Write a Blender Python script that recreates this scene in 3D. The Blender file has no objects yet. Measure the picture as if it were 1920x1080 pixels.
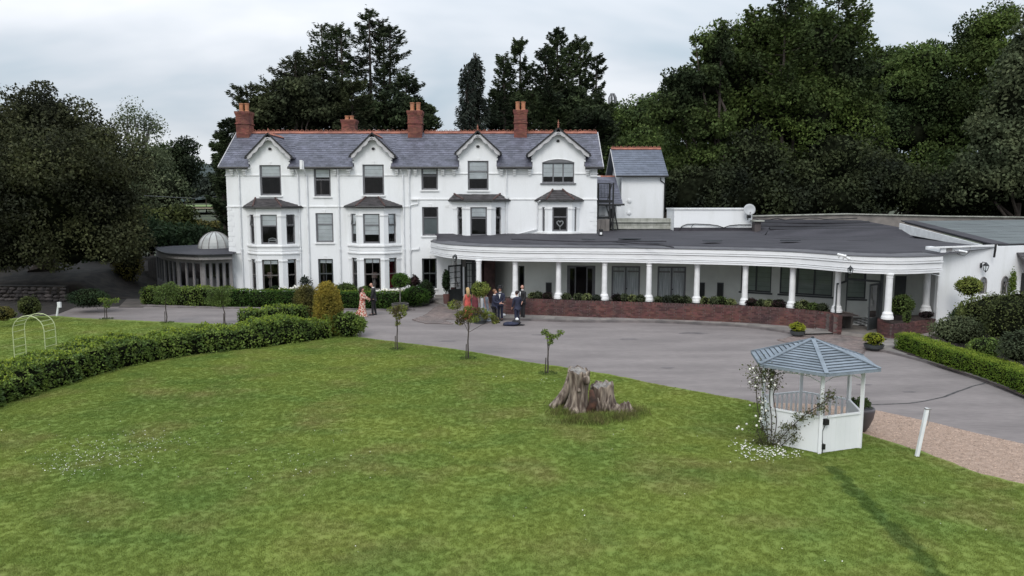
import bpy, math, random
import numpy as np
from mathutils import Vector, Matrix

random.seed(7)
rng = np.random.default_rng(7)
S = bpy.context.scene
COL = S.collection
R = math.radians

# ------------------------------------------------------------------ camera
CAM_H, PITCH, FPX = 6.3, R(6.72), 1400.0
cd = bpy.data.cameras.new("camera")
cd.sensor_width = 36
cd.lens = 36 * FPX / 1920
cd.clip_start = 0.1
cd.clip_end = 4000
cam = bpy.data.objects.new("camera", cd)
COL.objects.link(cam)
cam.location = (0, 0, CAM_H)
cam.rotation_euler = (R(90) - PITCH, 0, 0)
S.camera = cam

# ------------------------------------------------------------------ sky, sun, exposure
W = bpy.data.worlds.new("World")
S.world = W
W.use_nodes = True
nt = W.node_tree
nt.nodes.clear()
def wn(t, **k):
    n = nt.nodes.new(t)
    for a, b in k.items():
        setattr(n, a, b)
    return n
SUN_EL, SUN_AZ = R(46), R(198)      # soft sun behind the clouds, over the camera's left shoulder
out = wn('ShaderNodeOutputWorld')
sky = wn('ShaderNodeTexSky', sky_type='NISHITA', sun_disc=False, sun_elevation=SUN_EL, sun_rotation=SUN_AZ)
bg1 = wn('ShaderNodeBackground'); bg1.inputs[1].default_value = 0.11
nt.links.new(sky.outputs[0], bg1.inputs[0])
tc = wn('ShaderNodeTexCoord')
sep = wn('ShaderNodeSeparateXYZ'); nt.links.new(tc.outputs['Generated'], sep.inputs[0])
def wm_(op, a, b=None):
    m = wn('ShaderNodeMath', operation=op)
    for i, x in enumerate((a, b)):
        if x is None: continue
        if isinstance(x, (int, float)): m.inputs[i].default_value = x
        else: nt.links.new(x, m.inputs[i])
    return m.outputs[0]
zc = wm_('MAXIMUM', sep.outputs[2], 0.0)
den = wm_('ADD', zc, 0.16)
cx = wm_('DIVIDE', sep.outputs[0], den)
cy = wm_('DIVIDE', sep.outputs[1], den)
cmb = wn('ShaderNodeCombineXYZ')
nt.links.new(cx, cmb.inputs[0]); nt.links.new(cy, cmb.inputs[1])
n1 = wn('ShaderNodeTexNoise'); n1.inputs['Scale'].default_value = 0.40; n1.inputs['Detail'].default_value = 5; n1.inputs['Roughness'].default_value = 0.5
n1.inputs['Distortion'].default_value = 0.5
mp = wn('ShaderNodeMapping'); mp.inputs['Location'].default_value = (2.0, 22.0, 0.0)
nt.links.new(cmb.outputs[0], mp.inputs[0]); nt.links.new(mp.outputs[0], n1.inputs['Vector'])
rp = wn('ShaderNodeValToRGB')
rp.color_ramp.elements[0].position = 0.38; rp.color_ramp.elements[0].color = (0.42, 0.52, 0.60, 1)
rp.color_ramp.elements[1].position = 0.60; rp.color_ramp.elements[1].color = (0.84, 0.86, 0.90, 1)
e = rp.color_ramp.elements.new(0.48); e.color = (0.62, 0.67, 0.73, 1)
nt.links.new(n1.outputs[0], rp.inputs[0])
bg2 = wn('ShaderNodeBackground')
nt.links.new(rp.outputs[0], bg2.inputs[0])
grad = wm_('MULTIPLY_ADD', zc, 1.55); grad.node.inputs[2].default_value = 0.93
nt.links.new(grad, bg2.inputs[1])
mixw = wn('ShaderNodeMixShader'); mixw.inputs[0].default_value = 0.93
nt.links.new(bg1.outputs[0], mixw.inputs[1]); nt.links.new(bg2.outputs[0], mixw.inputs[2])
nt.links.new(mixw.outputs[0], out.inputs[0])

sl = bpy.data.lights.new("sun", 'SUN')
sl.energy = 1.4
sl.angle = R(25)
sl.color = (1.0, 0.97, 0.92)
sun = bpy.data.objects.new("sun", sl)
COL.objects.link(sun)
# direction the light travels: from behind-left of the camera, downwards
sd = Vector((0.28, 0.85, -0.92)).normalized()
sun.rotation_euler = sd.to_track_quat('-Z', 'Y').to_euler()
sun.location = (0, 0, 40)
S.view_settings.view_transform = 'Standard'
S.view_settings.look = 'None'
S.view_settings.exposure = 0.0
S.view_settings.gamma = 1.0
S.view_settings.use_curve_mapping = False
S.cycles.max_bounces = 8
S.cycles.diffuse_bounces = 4
S.cycles.transparent_max_bounces = 12

# ------------------------------------------------------------------ survey helpers: sight lines from the drone to real places
CT, ST = math.cos(PITCH), math.sin(PITCH)
def ray(px, py):
    x = (px - 960) / FPX; v = (540 - py) / FPX
    return x, v * ST + CT, v * CT - ST
def G(px, py, z=0.0):
    x, y, w = ray(px, py); t = (z - CAM_H) / w
    return Vector((x * t, y * t, z))
def D(px, py, Y):
    x, y, w = ray(px, py); t = Y / y
    return Vector((x * t, Y, CAM_H + w * t))

# ------------------------------------------------------------------ object helpers
WM = {}
def tag(o, label=None, cat=None, group=None, kind=None):
    if label: o['label'] = label
    if cat: o['category'] = cat
    if group: o['group'] = group
    if kind: o['kind'] = kind
    return o
def place(o, parent, M=None):
    COL.objects.link(o)
    M = M or Matrix.Identity(4)
    if parent is not None:
        o.parent = parent
        o.matrix_parent_inverse = WM[parent.name].inverted()
    o.matrix_basis = M
    WM[o.name] = M
    return o
def thing(name, label, cat, loc, group=None):
    o = bpy.data.objects.new(name, None)
    o.empty_display_size = 0.3
    place(o, None, Matrix.Translation(Vector(loc)))
    return tag(o, label, cat, group)
def inst(name, mesh, parent, M):
    return place(bpy.data.objects.new(name, mesh), parent, M)

class MB:
    def __init__(s): s.v = []; s.f = []; s.m = []
    def add(s, vs, fs, mi=0):
        b = len(s.v); s.v.extend([tuple(v) for v in vs])
        for f in fs:
            s.f.append([b + i for i in f]); s.m.append(mi)
        return s
    def ob(s, O, U, V, Wv, mi=0):
        O, U, V, Wv = Vector(O), Vector(U), Vector(V), Vector(Wv)
        if U.cross(V).dot(Wv) < 0:
            O = O + Wv; Wv = -Wv
        p = [O, O + U, O + U + V, O + V]; q = [a + Wv for a in p]
        return s.add(p + q, [(3, 2, 1, 0), (4, 5, 6, 7), (0, 1, 5, 4), (1, 2, 6, 5), (2, 3, 7, 6), (3, 0, 4, 7)], mi)
    def bx(s, x0, x1, y0, y1, z0, z1, mi=0):
        return s.ob((x0, y0, z0), (x1 - x0, 0, 0), (0, y1 - y0, 0), (0, 0, z1 - z0), mi)
    def bar(s, a, b, w, d=None, mi=0, up=(0, 0, 1)):
        a, b = Vector(a), Vector(b); d = d or w
        t = (b - a).normalized(); up = Vector(up)
        if abs(t.dot(up)) > .95: up = Vector((0, 1, 0))
        u = t.cross(up).normalized(); n = u.cross(t)
        return s.ob(a - u * w / 2 - n * d / 2, u * w, n * d, b - a, mi)
    def prism(s, poly, off, mi=0, top=None):
        # poly: list of 3-D points, off: offset vector (thickness)
        n = len(poly); off = Vector(off); p = [Vector(a) for a in poly]; q = [a + off for a in p]
        nn = Vector((0, 0, 0))
        for i in range(n):
            a, b = p[i], p[(i + 1) % n]
            nn += a.cross(b)
        if nn.dot(off) < 0: p = p[::-1]; q = q[::-1]
        b = len(s.v)
        s.add(p + q, [], mi)
        s.f.append([b + i for i in range(n)][::-1]); s.m.append(mi)
        s.f.append([b + n + i for i in range(n)]); s.m.append(mi if top is None else top)
        for i in range(n):
            j = (i + 1) % n
            s.f.append([b + i, b + j, b + n + j, b + n + i]); s.m.append(mi)
        return s
    def tube(s, pts, r, n=6, mi=0, cap=True, rr=None):
        pts = [Vector(p) for p in pts]
        rs = rr or [r] * len(pts)
        b = len(s.v); up = Vector((0, 0, 1))
        t0 = (pts[1] - pts[0]).normalized()
        if abs(t0.z) > .9: up = Vector((0, 1, 0))
        u = t0.cross(up).normalized()
        for i, p in enumerate(pts):
            t = (pts[min(i + 1, len(pts) - 1)] - pts[max(i - 1, 0)]).normalized()
            u = (u - t * u.dot(t)).normalized(); w = t.cross(u)
            for k in range(n):
                a = 2 * math.pi * k / n
                s.v.append(tuple(p + (u * math.cos(a) + w * math.sin(a)) * rs[i]))
        for i in range(len(pts) - 1):
            for k in range(n):
                k2 = (k + 1) % n
                s.f.append([b + i * n + k, b + i * n + k2, b + (i + 1) * n + k2, b + (i + 1) * n + k]); s.m.append(mi)
        if cap:
            s.f.append([b + k for k in range(n)][::-1]); s.m.append(mi)
            e = b + (len(pts) - 1) * n
            s.f.append([e + k for k in range(n)]); s.m.append(mi)
        return s
    def lathe(s, prof, c, n=16, mi=0, M=None, sq=1.0):
        b = len(s.v); c = Vector(c)
        for r, z in prof:
            for k in range(n):
                a = 2 * math.pi * k / n
                p = Vector((r * math.cos(a), r * math.sin(a) * sq, z))
                if M: p = M @ p
                s.v.append(tuple(p + c))
        m = len(prof)
        for i in range(m - 1):
            for k in range(n):
                k2 = (k + 1) % n
                s.f.append([b + i * n + k, b + i * n + k2, b + (i + 1) * n + k2, b + (i + 1) * n + k]); s.m.append(mi)
        s.f.append([b + k for k in range(n)][::-1]); s.m.append(mi)
        s.f.append([b + (m - 1) * n + k for k in range(n)]); s.m.append(mi)
        return s
    def ball(s, c, r, n=12, mi=0, jit=0, sz=1.0):
        prof = []
        m = max(6, n // 2)
        for i in range(m + 1):
            a = -math.pi / 2 + math.pi * i / m
            prof.append((max(.002, math.cos(a)) * r * (1 + random.uniform(-jit, jit)), math.sin(a) * r * sz))
        return s.lathe(prof, c, n, mi)
    def sweep(s, path, prof, mi=0, closed=False):
        # path: list of (x,y); prof: list of (offset outwards(right of direction), z) closed section
        n = len(prof); b = len(s.v); L = len(path)
        nr = normals2(path)
        for i in range(L):
            for o, z in prof:
                s.v.append((path[i][0] + nr[i][0] * o, path[i][1] + nr[i][1] * o, z))
        for i in range(L - 1):
            for k in range(n):
                k2 = (k + 1) % n
                s.f.append([b + i * n + k, b + i * n + k2, b + (i + 1) * n + k2, b + (i + 1) * n + k]); s.m.append(mi)
        s.f.append([b + k for k in range(n)][::-1]); s.m.append(mi)
        s.f.append([b + (L - 1) * n + k for k in range(n)]); s.m.append(mi)
        return s
    def mesh(s, name, mats, smooth=False):
        me = bpy.data.meshes.new(name)
        me.from_pydata(s.v, [], s.f)
        for m in (mats if isinstance(mats, (list, tuple)) else [mats]): me.materials.append(m)
        me.polygons.foreach_set('material_index', s.m)
        if smooth: me.polygons.foreach_set('use_smooth', [True] * len(s.f))
        me.update()
        return me
    def build(s, name, mats, parent=None, smooth=False, **t):
        o = bpy.data.objects.new(name, s.mesh(name, mats, smooth))
        place(o, parent)
        tag(o, **t)
        return o

def normals2(path):
    # outward normal = to the right of the direction of travel (towards -y when travelling +x)
    L = len(path); out_ = []
    for i in range(L):
        a = path[max(0, i - 1)]; b = path[min(L - 1, i + 1)]
        dx, dy = b[0] - a[0], b[1] - a[1]; l = math.hypot(dx, dy) or 1
        out_.append((dy / l, -dx / l))
    return out_
def offset(path, o):
    return [(p[0] + n[0] * o, p[1] + n[1] * o) for p, n in zip(path, normals2(path))]
def catmull(P, per=8):
    P = [tuple(p) for p in P]; out_ = []
    for i in range(len(P) - 1):
        p0 = P[max(0, i - 1)]; p1 = P[i]; p2 = P[i + 1]; p3 = P[min(len(P) - 1, i + 2)]
        for k in range(per):
            t = k / per
            out_.append(tuple(0.5 * ((2 * b) + (-a + c) * t + (2 * a - 5 * b + 4 * c - d) * t * t + (-a + 3 * b - 3 * c + d) * t ** 3)
                              for a, b, c, d in zip(p0, p1, p2, p3)))
    out_.append(P[-1])
    return out_
def resample(path, step):
    acc = [0.0]
    for i in range(1, len(path)):
        acc.append(acc[-1] + math.dist(path[i], path[i - 1]))
    n = max(2, int(round(acc[-1] / step)) + 1); out_ = []; j = 0
    for k in range(n):
        s = acc[-1] * k / (n - 1)
        while j < len(acc) - 2 and acc[j + 1] < s: j += 1
        t = (s - acc[j]) / max(1e-9, acc[j + 1] - acc[j])
        out_.append(tuple(a + (b - a) * t for a, b in zip(path[j], path[j + 1])))
    return out_

# ------------------------------------------------------------------ materials
def mat(name, col, rough=0.8, var=0.12, scale=2.0, col2=None, bump=0.0, bscale=30.0, isl=0.0, metal=0.0, det=4.0,
        stretch=None, transl=0.0, spec=None, fine=0.0, fscale=60.0, lo=0.35, hi=0.65, huevar=0.0):
    m = bpy.data.materials.new(name); m.use_nodes = True
    t = m.node_tree; N = t.nodes; L = t.links
    b = N['Principled BSDF']
    b.inputs['Roughness'].default_value = rough
    b.inputs['Metallic'].default_value = metal
    if spec is not None: b.inputs['Specular IOR Level'].default_value = spec
    geo = N.new('ShaderNodeNewGeometry')
    src = geo.outputs['Position']
    if stretch:
        mpn = N.new('ShaderNodeMapping'); mpn.inputs['Scale'].default_value = stretch
        L.new(src, mpn.inputs[0]); src = mpn.outputs[0]
    nz = N.new('ShaderNodeTexNoise'); nz.inputs['Scale'].default_value = scale; nz.inputs['Detail'].default_value = det
    L.new(src, nz.inputs['Vector'])
    rm = N.new('ShaderNodeMapRange'); rm.inputs[1].default_value = lo; rm.inputs[2].default_value = hi
    L.new(nz.outputs[0], rm.inputs[0])
    c2 = col2 if col2 else tuple(c * (1 - 2 * var) for c in col)
    c1 = col if col2 else tuple(min(1, c * (1 + var)) for c in col)
    mx = N.new('ShaderNodeMix'); mx.data_type = 'RGBA'
    mx.inputs[6].default_value = (*c1, 1); mx.inputs[7].default_value = (*c2, 1)
    L.new(rm.outputs[0], mx.inputs[0])
    cur = mx.outputs[2]
    def mulv(cur, val):
        mm = N.new('ShaderNodeVectorMath'); mm.operation = 'SCALE'
        L.new(cur, mm.inputs[0]); L.new(val, mm.inputs['Scale'])
        return mm.outputs[0]
    if fine:
        nf = N.new('ShaderNodeTexNoise'); nf.inputs['Scale'].default_value = fscale; nf.inputs['Detail'].default_value = 3
        L.new(src, nf.inputs['Vector'])
        rf = N.new('ShaderNodeMapRange'); rf.inputs[1].default_value = .3; rf.inputs[2].default_value = .7
        rf.inputs[3].default_value = 1 - fine; rf.inputs[4].default_value = 1 + fine
        L.new(nf.outputs[0], rf.inputs[0]); cur = mulv(cur, rf.outputs[0])
    if isl:
        oi = N.new('ShaderNodeObjectInfo')
        ad = N.new('ShaderNodeMath'); ad.operation = 'ADD'
        L.new(geo.outputs['Random Per Island'], ad.inputs[0]); L.new(oi.outputs['Random'], ad.inputs[1])
        fr = N.new('ShaderNodeMath'); fr.operation = 'FRACT'; L.new(ad.outputs[0], fr.inputs[0])
        ri = N.new('ShaderNodeMapRange'); ri.inputs[3].default_value = 1 - isl; ri.inputs[4].default_value = 1 + isl
        L.new(fr.outputs[0], ri.inputs[0]); cur = mulv(cur, ri.outputs[0])
        if huevar:
            wn_ = N.new('ShaderNodeTexWhiteNoise'); wn_.noise_dimensions = '1D'; L.new(fr.outputs[0], wn_.inputs['W'])
            hs = N.new('ShaderNodeHueSaturation')
            rh = N.new('ShaderNodeMapRange'); rh.inputs[3].default_value = .5 - huevar; rh.inputs[4].default_value = .5 + huevar
            L.new(wn_.outputs['Value'], rh.inputs[0]); L.new(rh.outputs[0], hs.inputs['Hue']); L.new(cur, hs.inputs['Color'])
            cur = hs.outputs[0]
    L.new(cur, b.inputs['Base Color'])
    if bump:
        nb = N.new('ShaderNodeTexNoise'); nb.inputs['Scale'].default_value = bscale; nb.inputs['Detail'].default_value = 5
        L.new(src, nb.inputs['Vector'])
        bp = N.new('ShaderNodeBump'); bp.inputs['Strength'].default_value = bump; bp.inputs['Distance'].default_value = 0.03
        L.new(nb.outputs[0], bp.inputs['Height']); L.new(bp.outputs[0], b.inputs['Normal'])
    if transl:
        tr = N.new('ShaderNodeBsdfTranslucent'); L.new(cur, tr.inputs[0])
        ms = N.new('ShaderNodeMixShader'); ms.inputs[0].default_value = transl
        L.new(b.outputs[0], ms.inputs[1]); L.new(tr.outputs[0], ms.inputs[2])
        L.new(ms.outputs[0], N['Material Output'].inputs[0])
    return m

def glass_mat(name, tint=(0.93, 0.95, 0.95), refl=1.45):
    m = bpy.data.materials.new(name); m.use_nodes = True
    t = m.node_tree; N = t.nodes; L = t.links
    N.remove(N['Principled BSDF'])
    tr = N.new('ShaderNodeBsdfTransparent'); tr.inputs[0].default_value = (*tint, 1)
    gl = N.new('ShaderNodeBsdfGlossy'); gl.inputs['Roughness'].default_value = 0.03
    fr = N.new('ShaderNodeFresnel'); fr.inputs[0].default_value = refl
    nz = N.new('ShaderNodeTexNoise'); nz.inputs['Scale'].default_value = 1.5
    bp = N.new('ShaderNodeBump'); bp.inputs['Strength'].default_value = .15; bp.inputs['Distance'].default_value = .02
    L.new(nz.outputs[0], bp.inputs['Height']); L.new(bp.outputs[0], gl.inputs['Normal'])
    ms = N.new('ShaderNodeMixShader')
    L.new(fr.outputs[0], ms.inputs[0]); L.new(tr.outputs[0], ms.inputs[1]); L.new(gl.outputs[0], ms.inputs[2])
    L.new(ms.outputs[0], N['Material Output'].inputs[0])
    return m

M = {}
M['render'] = mat('white_render', (.81, .82, .83), .75, col2=(.69, .70, .69), scale=1.0, bump=.12, bscale=9, stretch=(2.0, 2.0, .35), lo=.5, hi=.9, fine=.02, fscale=14)
M['trim'] = mat('white_trim', (.80, .80, .80), .6, var=.05, scale=3)
M['fascia'] = mat('white_fascia', (.80, .80, .81), .55, col2=(.68, .68, .68), scale=1.4, stretch=(1, 1, 6), lo=.45, hi=.8)
M['verge'] = mat('weathered_bargeboard', (.50, .49, .50), .7, var=.1, scale=5)
M['slate'] = mat('roof_slate', (.132, .132, .170), .55, col2=(.092, .092, .115), scale=1.3, isl=.22, bump=.2, bscale=25, fine=.12, fscale=12)
M['slate_new'] = mat('smooth_slate', (.125, .14, .18), .55, var=.08, scale=2, isl=.1)
M['slate_brown'] = mat('brown_slate', (.065, .058, .06), .6, var=.2, scale=3, isl=.25)
M['terra'] = mat('terracotta', (.36, .145, .095), .8, col2=(.24, .095, .07), scale=3, isl=.2, bump=.2)
M['pot'] = mat('chimney_pot_clay', (.46, .20, .10), .8, col2=(.32, .15, .09), scale=4)
M['brick'] = mat('red_brick', (.125, .052, .045), .9, col2=(.070, .037, .038), scale=1.1, isl=.38, bump=.35, bscale=60, huevar=.012)
M['brick_pale'] = mat('chimney_brick', (.235, .085, .060), .9, col2=(.14, .055, .045), scale=1.4, isl=.3, bump=.3, bscale=60, huevar=.012)
M['mortar'] = mat('mortar', (.12, .095, .088), .95, var=.15, scale=6)
M['frame'] = mat('grey_window_paint', (.155, .155, .165), .5, var=.06, scale=4)
M['frame_dark'] = mat('dark_grey_paint', (.055, .062, .065), .5, var=.08, scale=4)
M['frame_brown'] = mat('brown_grey_paint', (.115, .105, .10), .5, var=.1, scale=4)
M['frame_lt'] = mat('taupe_paint', (.24, .225, .22), .5, var=.06, scale=4)
M['black'] = mat('black_metal', (.012, .012, .013), .45, var=.1, scale=5)
M['pipe'] = mat('white_pipe', (.76, .77, .78), .5, var=.05, scale=3)
M['blind'] = mat('window_blind', (.84, .86, .88), .8, var=.05, scale=2)
M['curtain'] = mat('net_curtain', (.75, .76, .77), .9, col2=(.45, .46, .47), scale=6, stretch=(3, 3, .15))
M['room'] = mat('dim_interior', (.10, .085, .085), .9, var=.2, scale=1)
M['red_room'] = mat('red_interior_wall', (.35, .03, .05), .9, var=.1, scale=1)
M['glass'] = glass_mat('window_glass')
M['felt'] = mat('roofing_felt', (.050, .046, .055), .8, col2=(.026, .024, .030), scale=.8, stretch=(.5, 1.6, 1), bump=.5, bscale=3, fine=.15, fscale=9, lo=.3, hi=.7)
M['felt_grey'] = mat('mineral_felt', (.125, .122, .13), .9, col2=(.09, .088, .095), scale=1.2, bump=.3, bscale=8, fine=.1, fscale=20)
M['hall_roof'] = mat('grey_green_tile', (.13, .148, .148), .8, col2=(.10, .112, .116), scale=.9, stretch=(.4, 2, 1), isl=.08)
M['concrete'] = mat('pale_concrete', (.42, .42, .38), .9, col2=(.28, .29, .25), scale=2.5, isl=.1, bump=.3)
M['tarmac'] = mat('old_tarmac', (.232, .202, .194), .9, col2=(.155, .134, .130), scale=.5, det=9, stretch=(.5, 1.7, 1), bump=.25, bscale=70, fine=.10, fscale=5, lo=.3, hi=.7)
M['seam'] = mat('tarmac_joint', (.07, .066, .066), .95, var=.3, scale=8)
M['kerb'] = mat('kerb_stone', (.19, .165, .16), .95, col2=(.11, .10, .10), scale=1.5, isl=.15, bump=.3)
M['flag'] = mat('paving_flag', (.25, .225, .205), .95, col2=(.165, .15, .14), scale=1.5, isl=.15, bump=.2)
M['paver'] = mat('brick_paver', (.215, .165, .150), .95, col2=(.15, .125, .118), scale=.9, isl=.25, bump=.25, huevar=.01)
M['joint'] = mat('paver_joint', (.085, .075, .07), .95, var=.2, scale=9)
M['gravel'] = mat('golden_gravel', (.43, .31, .24), .95, col2=(.32, .225, .17), scale=7, isl=.45, bump=.6, bscale=45, fine=.3, fscale=28)
M['earth'] = mat('dark_earth', (.024, .019, .015), .98, var=.3, scale=2, bump=.5, bscale=12)  # earth darkened further, painting in shade missing under the yew
M['mulch'] = mat('bed_mulch', (.045, .030, .026), .98, var=.3, scale=6, bump=.6, bscale=25)
M['bark'] = mat('tree_bark', (.070, .055, .045), .95, col2=(.04, .032, .028), scale=6, stretch=(1, 1, .25), bump=.7, bscale=14)
M['birch'] = mat('pale_bark', (.22, .21, .19), .9, col2=(.08, .075, .07), scale=5)
M['stone'] = mat('rough_stone', (.10, .085, .08), .95, col2=(.045, .04, .04), scale=3, isl=.4, bump=.6, bscale=10)
M['skin'] = mat('skin', (.50, .27, .20), .6, var=.05, scale=5)
M['wood_white'] = mat('white_painted_wood', (.78, .79, .80), .6, col2=(.66, .68, .68), scale=1.2, stretch=(1, 1, .5), lo=.5, hi=.85)
M['gaz_roof'] = mat('blue_grey_board', (.215, .250, .290), .7, col2=(.165, .195, .225), scale=3, isl=.14, bump=.15, bscale=30, fine=.12, fscale=22)
M['felt_shade'] = mat('felt_fold_shadow', (.018, .017, .021), .8)  # near-black colour painting the shadow along the upper roof laps
M['gaz_edge'] = mat('dark_board_gap', (.018, .022, .027), .8, var=.1, scale=5)
def leafmat(name, c, c2, scale=.6, isl=.35, tr=.25, rough=.75, hv=.012, lo=.35, hi=.65):
    return mat(name, c, rough, col2=c2, scale=scale, isl=isl, transl=tr, spec=.12, huevar=hv, lo=lo, hi=hi, det=2)
M['l_laurel'] = leafmat('laurel_leaf', (.155, .215, .045), (.062, .100, .028), 1.6, .45, .2, .35)
M['l_box'] = leafmat('box_leaf', (.070, .135, .025), (.038, .085, .018), 1.3, .3)
M['l_boxl'] = leafmat('bright_box_leaf', (.155, .225, .028), (.085, .145, .02), 1.3, .3)
M['l_gold'] = leafmat('golden_conifer_leaf', (.34, .26, .045), (.19, .16, .035), 1.5, .35)
M['l_bronze'] = leafmat('bronze_conifer_leaf', (.17, .15, .040), (.06, .06, .026), 1.8, .4)
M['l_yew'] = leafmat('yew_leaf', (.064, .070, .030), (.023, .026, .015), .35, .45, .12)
M['l_conifer'] = leafmat('conifer_needle', (.052, .072, .030), (.022, .031, .018), .28, .45, .12)
M['l_conifer2'] = leafmat('olive_conifer_needle', (.068, .080, .036), (.028, .035, .020), .28, .45, .12)
M['l_weep'] = leafmat('blue_grey_needle', (.046, .056, .042), (.026, .034, .027), .4, .4, .12)
M['l_beech'] = leafmat('broad_dark_leaf', (.098, .140, .034), (.028, .040, .018), .16, .45, .2)
M['l_oak'] = leafmat('oak_leaf', (.108, .155, .042), (.042, .064, .024), .25, .45, .2)
M['l_grey'] = leafmat('dull_green_leaf', (.115, .135, .068), (.058, .074, .040), .3, .4, .25)
M['l_birch'] = leafmat('willowy_leaf', (.115, .135, .070), (.07, .09, .05), .4, .4, .3)
M['l_bank'] = leafmat('shrub_bank_leaf', (.115, .135, .040), (.048, .060, .022), .5, .5, .2)
M['l_shade'] = leafmat('shade_darkened_leaf', (.048, .060, .026), (.018, .023, .015), .3, .45, .12)  # leaf green darkened in place of the shade low in the beech
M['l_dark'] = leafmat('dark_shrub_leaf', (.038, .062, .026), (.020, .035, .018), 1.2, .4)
M['l_fresh'] = leafmat('fresh_leaf', (.165, .225, .045), (.095, .145, .035), 2, .35, .35)
M['l_lime'] = leafmat('lime_yellow_leaf', (.36, .38, .040), (.22, .25, .03), 6, .3, .3)
M['l_var'] = leafmat('variegated_leaf', (.26, .28, .12), (.12, .155, .06), 5, .45)
M['l_purple'] = leafmat('purple_leaf', (.055, .030, .032), (.025, .020, .022), 3, .4)
M['l_young'] = leafmat('young_hedge_leaf', (.27, .33, .045), (.17, .24, .035), 2.0, .3, .3)
M['l_maple'] = leafmat('maple_leaf', (.19, .23, .050), (.10, .075, .035), 2.2, .4, .35)
M['l_rose'] = leafmat('rose_leaf', (.12, .14, .055), (.075, .07, .035), 5, .4)
M['l_topi'] = leafmat('topiary_leaf', (.24, .27, .065), (.13, .165, .04), 4, .4)
M['far'] = mat('distant_wood', (.030, .048, .042), .95, col2=(.018, .03, .03), scale=.12, bump=1, bscale=.5)
M['petal'] = mat('white_petal', (.80, .78, .70), .7, var=.08, scale=8)
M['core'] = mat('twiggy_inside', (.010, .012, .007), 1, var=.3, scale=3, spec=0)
# ------------------------------------------------------------------ ground
def sheet(name, pts, z, m, thick=0.0, kind='structure', parent=None, **t):
    pts = [Vector((p[0], p[1], z)) for p in pts]
    import bmesh
    bm = bmesh.new()
    vs = [bm.verts.new(p) for p in pts]
    f = bm.faces.new(vs)
    if f.normal.z < 0: f.normal_flip()
    bm.normal_update()
    if f.normal.z < 0: bmesh.ops.reverse_faces(bm, faces=[f])
    if thick:
        r = bmesh.ops.extrude_face_region(bm, geom=[f])
        for v in r['geom']:
            if isinstance(v, bmesh.types.BMVert): v.co.z -= thick
    bmesh.ops.triangulate(bm, faces=bm.faces[:])
    bmesh.ops.recalc_face_normals(bm, faces=bm.faces[:])
    me = bpy.data.meshes.new(name); bm.to_mesh(me); bm.free()
    if not thick:
        pass
    me.materials.append(m)
    o = bpy.data.objects.new(name, me); place(o, parent)
    return tag(o, kind=kind, **t)

# terrain: flat round the house, rising gently to far fields
def terrain_z(x, y):
    z = -0.02
    if y > 62: z += min(3.6, (y - 62) * .0105)
    if x < -27 and y > 50:      # bank behind the yew
        pass
    if y > 420: z += (y - 420) * .055
    return z
def terrain():
    xs = [-900, -500, -300, -180, -110, -70, -45, -30, -15, 0, 15, 30, 45, 70, 110, 180, 300, 500, 900]
    ys = [-60, 0, 15, 30, 45, 62, 80, 110, 160, 230, 320, 420, 520, 700, 1000]
    mb = MB(); v = [(x, y, terrain_z(x, y)) for y in ys for x in xs]; n = len(xs)
    f = [(j * n + i, j * n + i + 1, (j + 1) * n + i + 1, (j + 1) * n + i) for j in range(len(ys) - 1) for i in range(n - 1)]
    mb.add(v, f)
    return mb.build('ground', M['ground'], kind='structure', smooth=True)
M['patch'] = mat('damp_tarmac', (.135, .118, .118), .8, var=.15, scale=3, fine=.1)
M['ground'] = mat('rough_grass_ground', (.045, .060, .022), .95, col2=(.035, .036, .020), scale=.25, bump=.6, bscale=6)
M['field'] = mat('far_field', (.16, .22, .06), .95, col2=(.12, .17, .05), scale=.02)
terrain()
sheet('field', [(-190, 300), (-60, 300), (-90, 415), (-230, 415)], 3.7, M['field'])
sheet('field', [(-150, 232), (-50, 232), (-62, 262), (-165, 262)], 3.66, mat('stubble_field', (.24, .19, .11), .95, var=.1, scale=.05))
# distant wooded hill
def far_hill():
    mb = MB(); nx = 90
    rows = [(430, 6), (450, 17), (480, 23), (540, 28), (700, 30), (900, 20)]
    vs = []
    for j, (y, h) in enumerate(rows):
        for i in range(nx):
            x = -700 + 1400 * i / (nx - 1)
            r = random.Random(i * 7 + j)
            vs.append((x + r.uniform(-4, 4), y + r.uniform(-6, 6), h * (1 + .16 * math.sin(x * .02 + 1) + .07 * math.sin(x * .07)) + r.uniform(-2.2, 2.2)))
    f = [(j * nx + i, j * nx + i + 1, (j + 1) * nx + i + 1, (j + 1) * nx + i) for j in range(len(rows) - 1) for i in range(nx - 1)]
    mb.add(vs, f)
    mb.build('hills', M['far'], kind='structure')
far_hill()

sheet('drive', [(-60, 14), (42, 14), (42, 44), (24, 46.5), (-60, 46.5)], 0.004, M['tarmac'])
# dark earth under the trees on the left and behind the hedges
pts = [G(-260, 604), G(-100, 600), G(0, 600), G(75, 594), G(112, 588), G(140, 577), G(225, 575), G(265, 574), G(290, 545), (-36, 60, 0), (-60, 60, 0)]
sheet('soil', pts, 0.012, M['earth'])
sheet('path', [G(222, 577), G(268, 577), G(300, 552), G(318, 536), G(262, 534), G(250, 548)], 0.020, mat('path_tarmac', (.095, .08, .07), .95, var=.15, scale=1.5))

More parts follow.
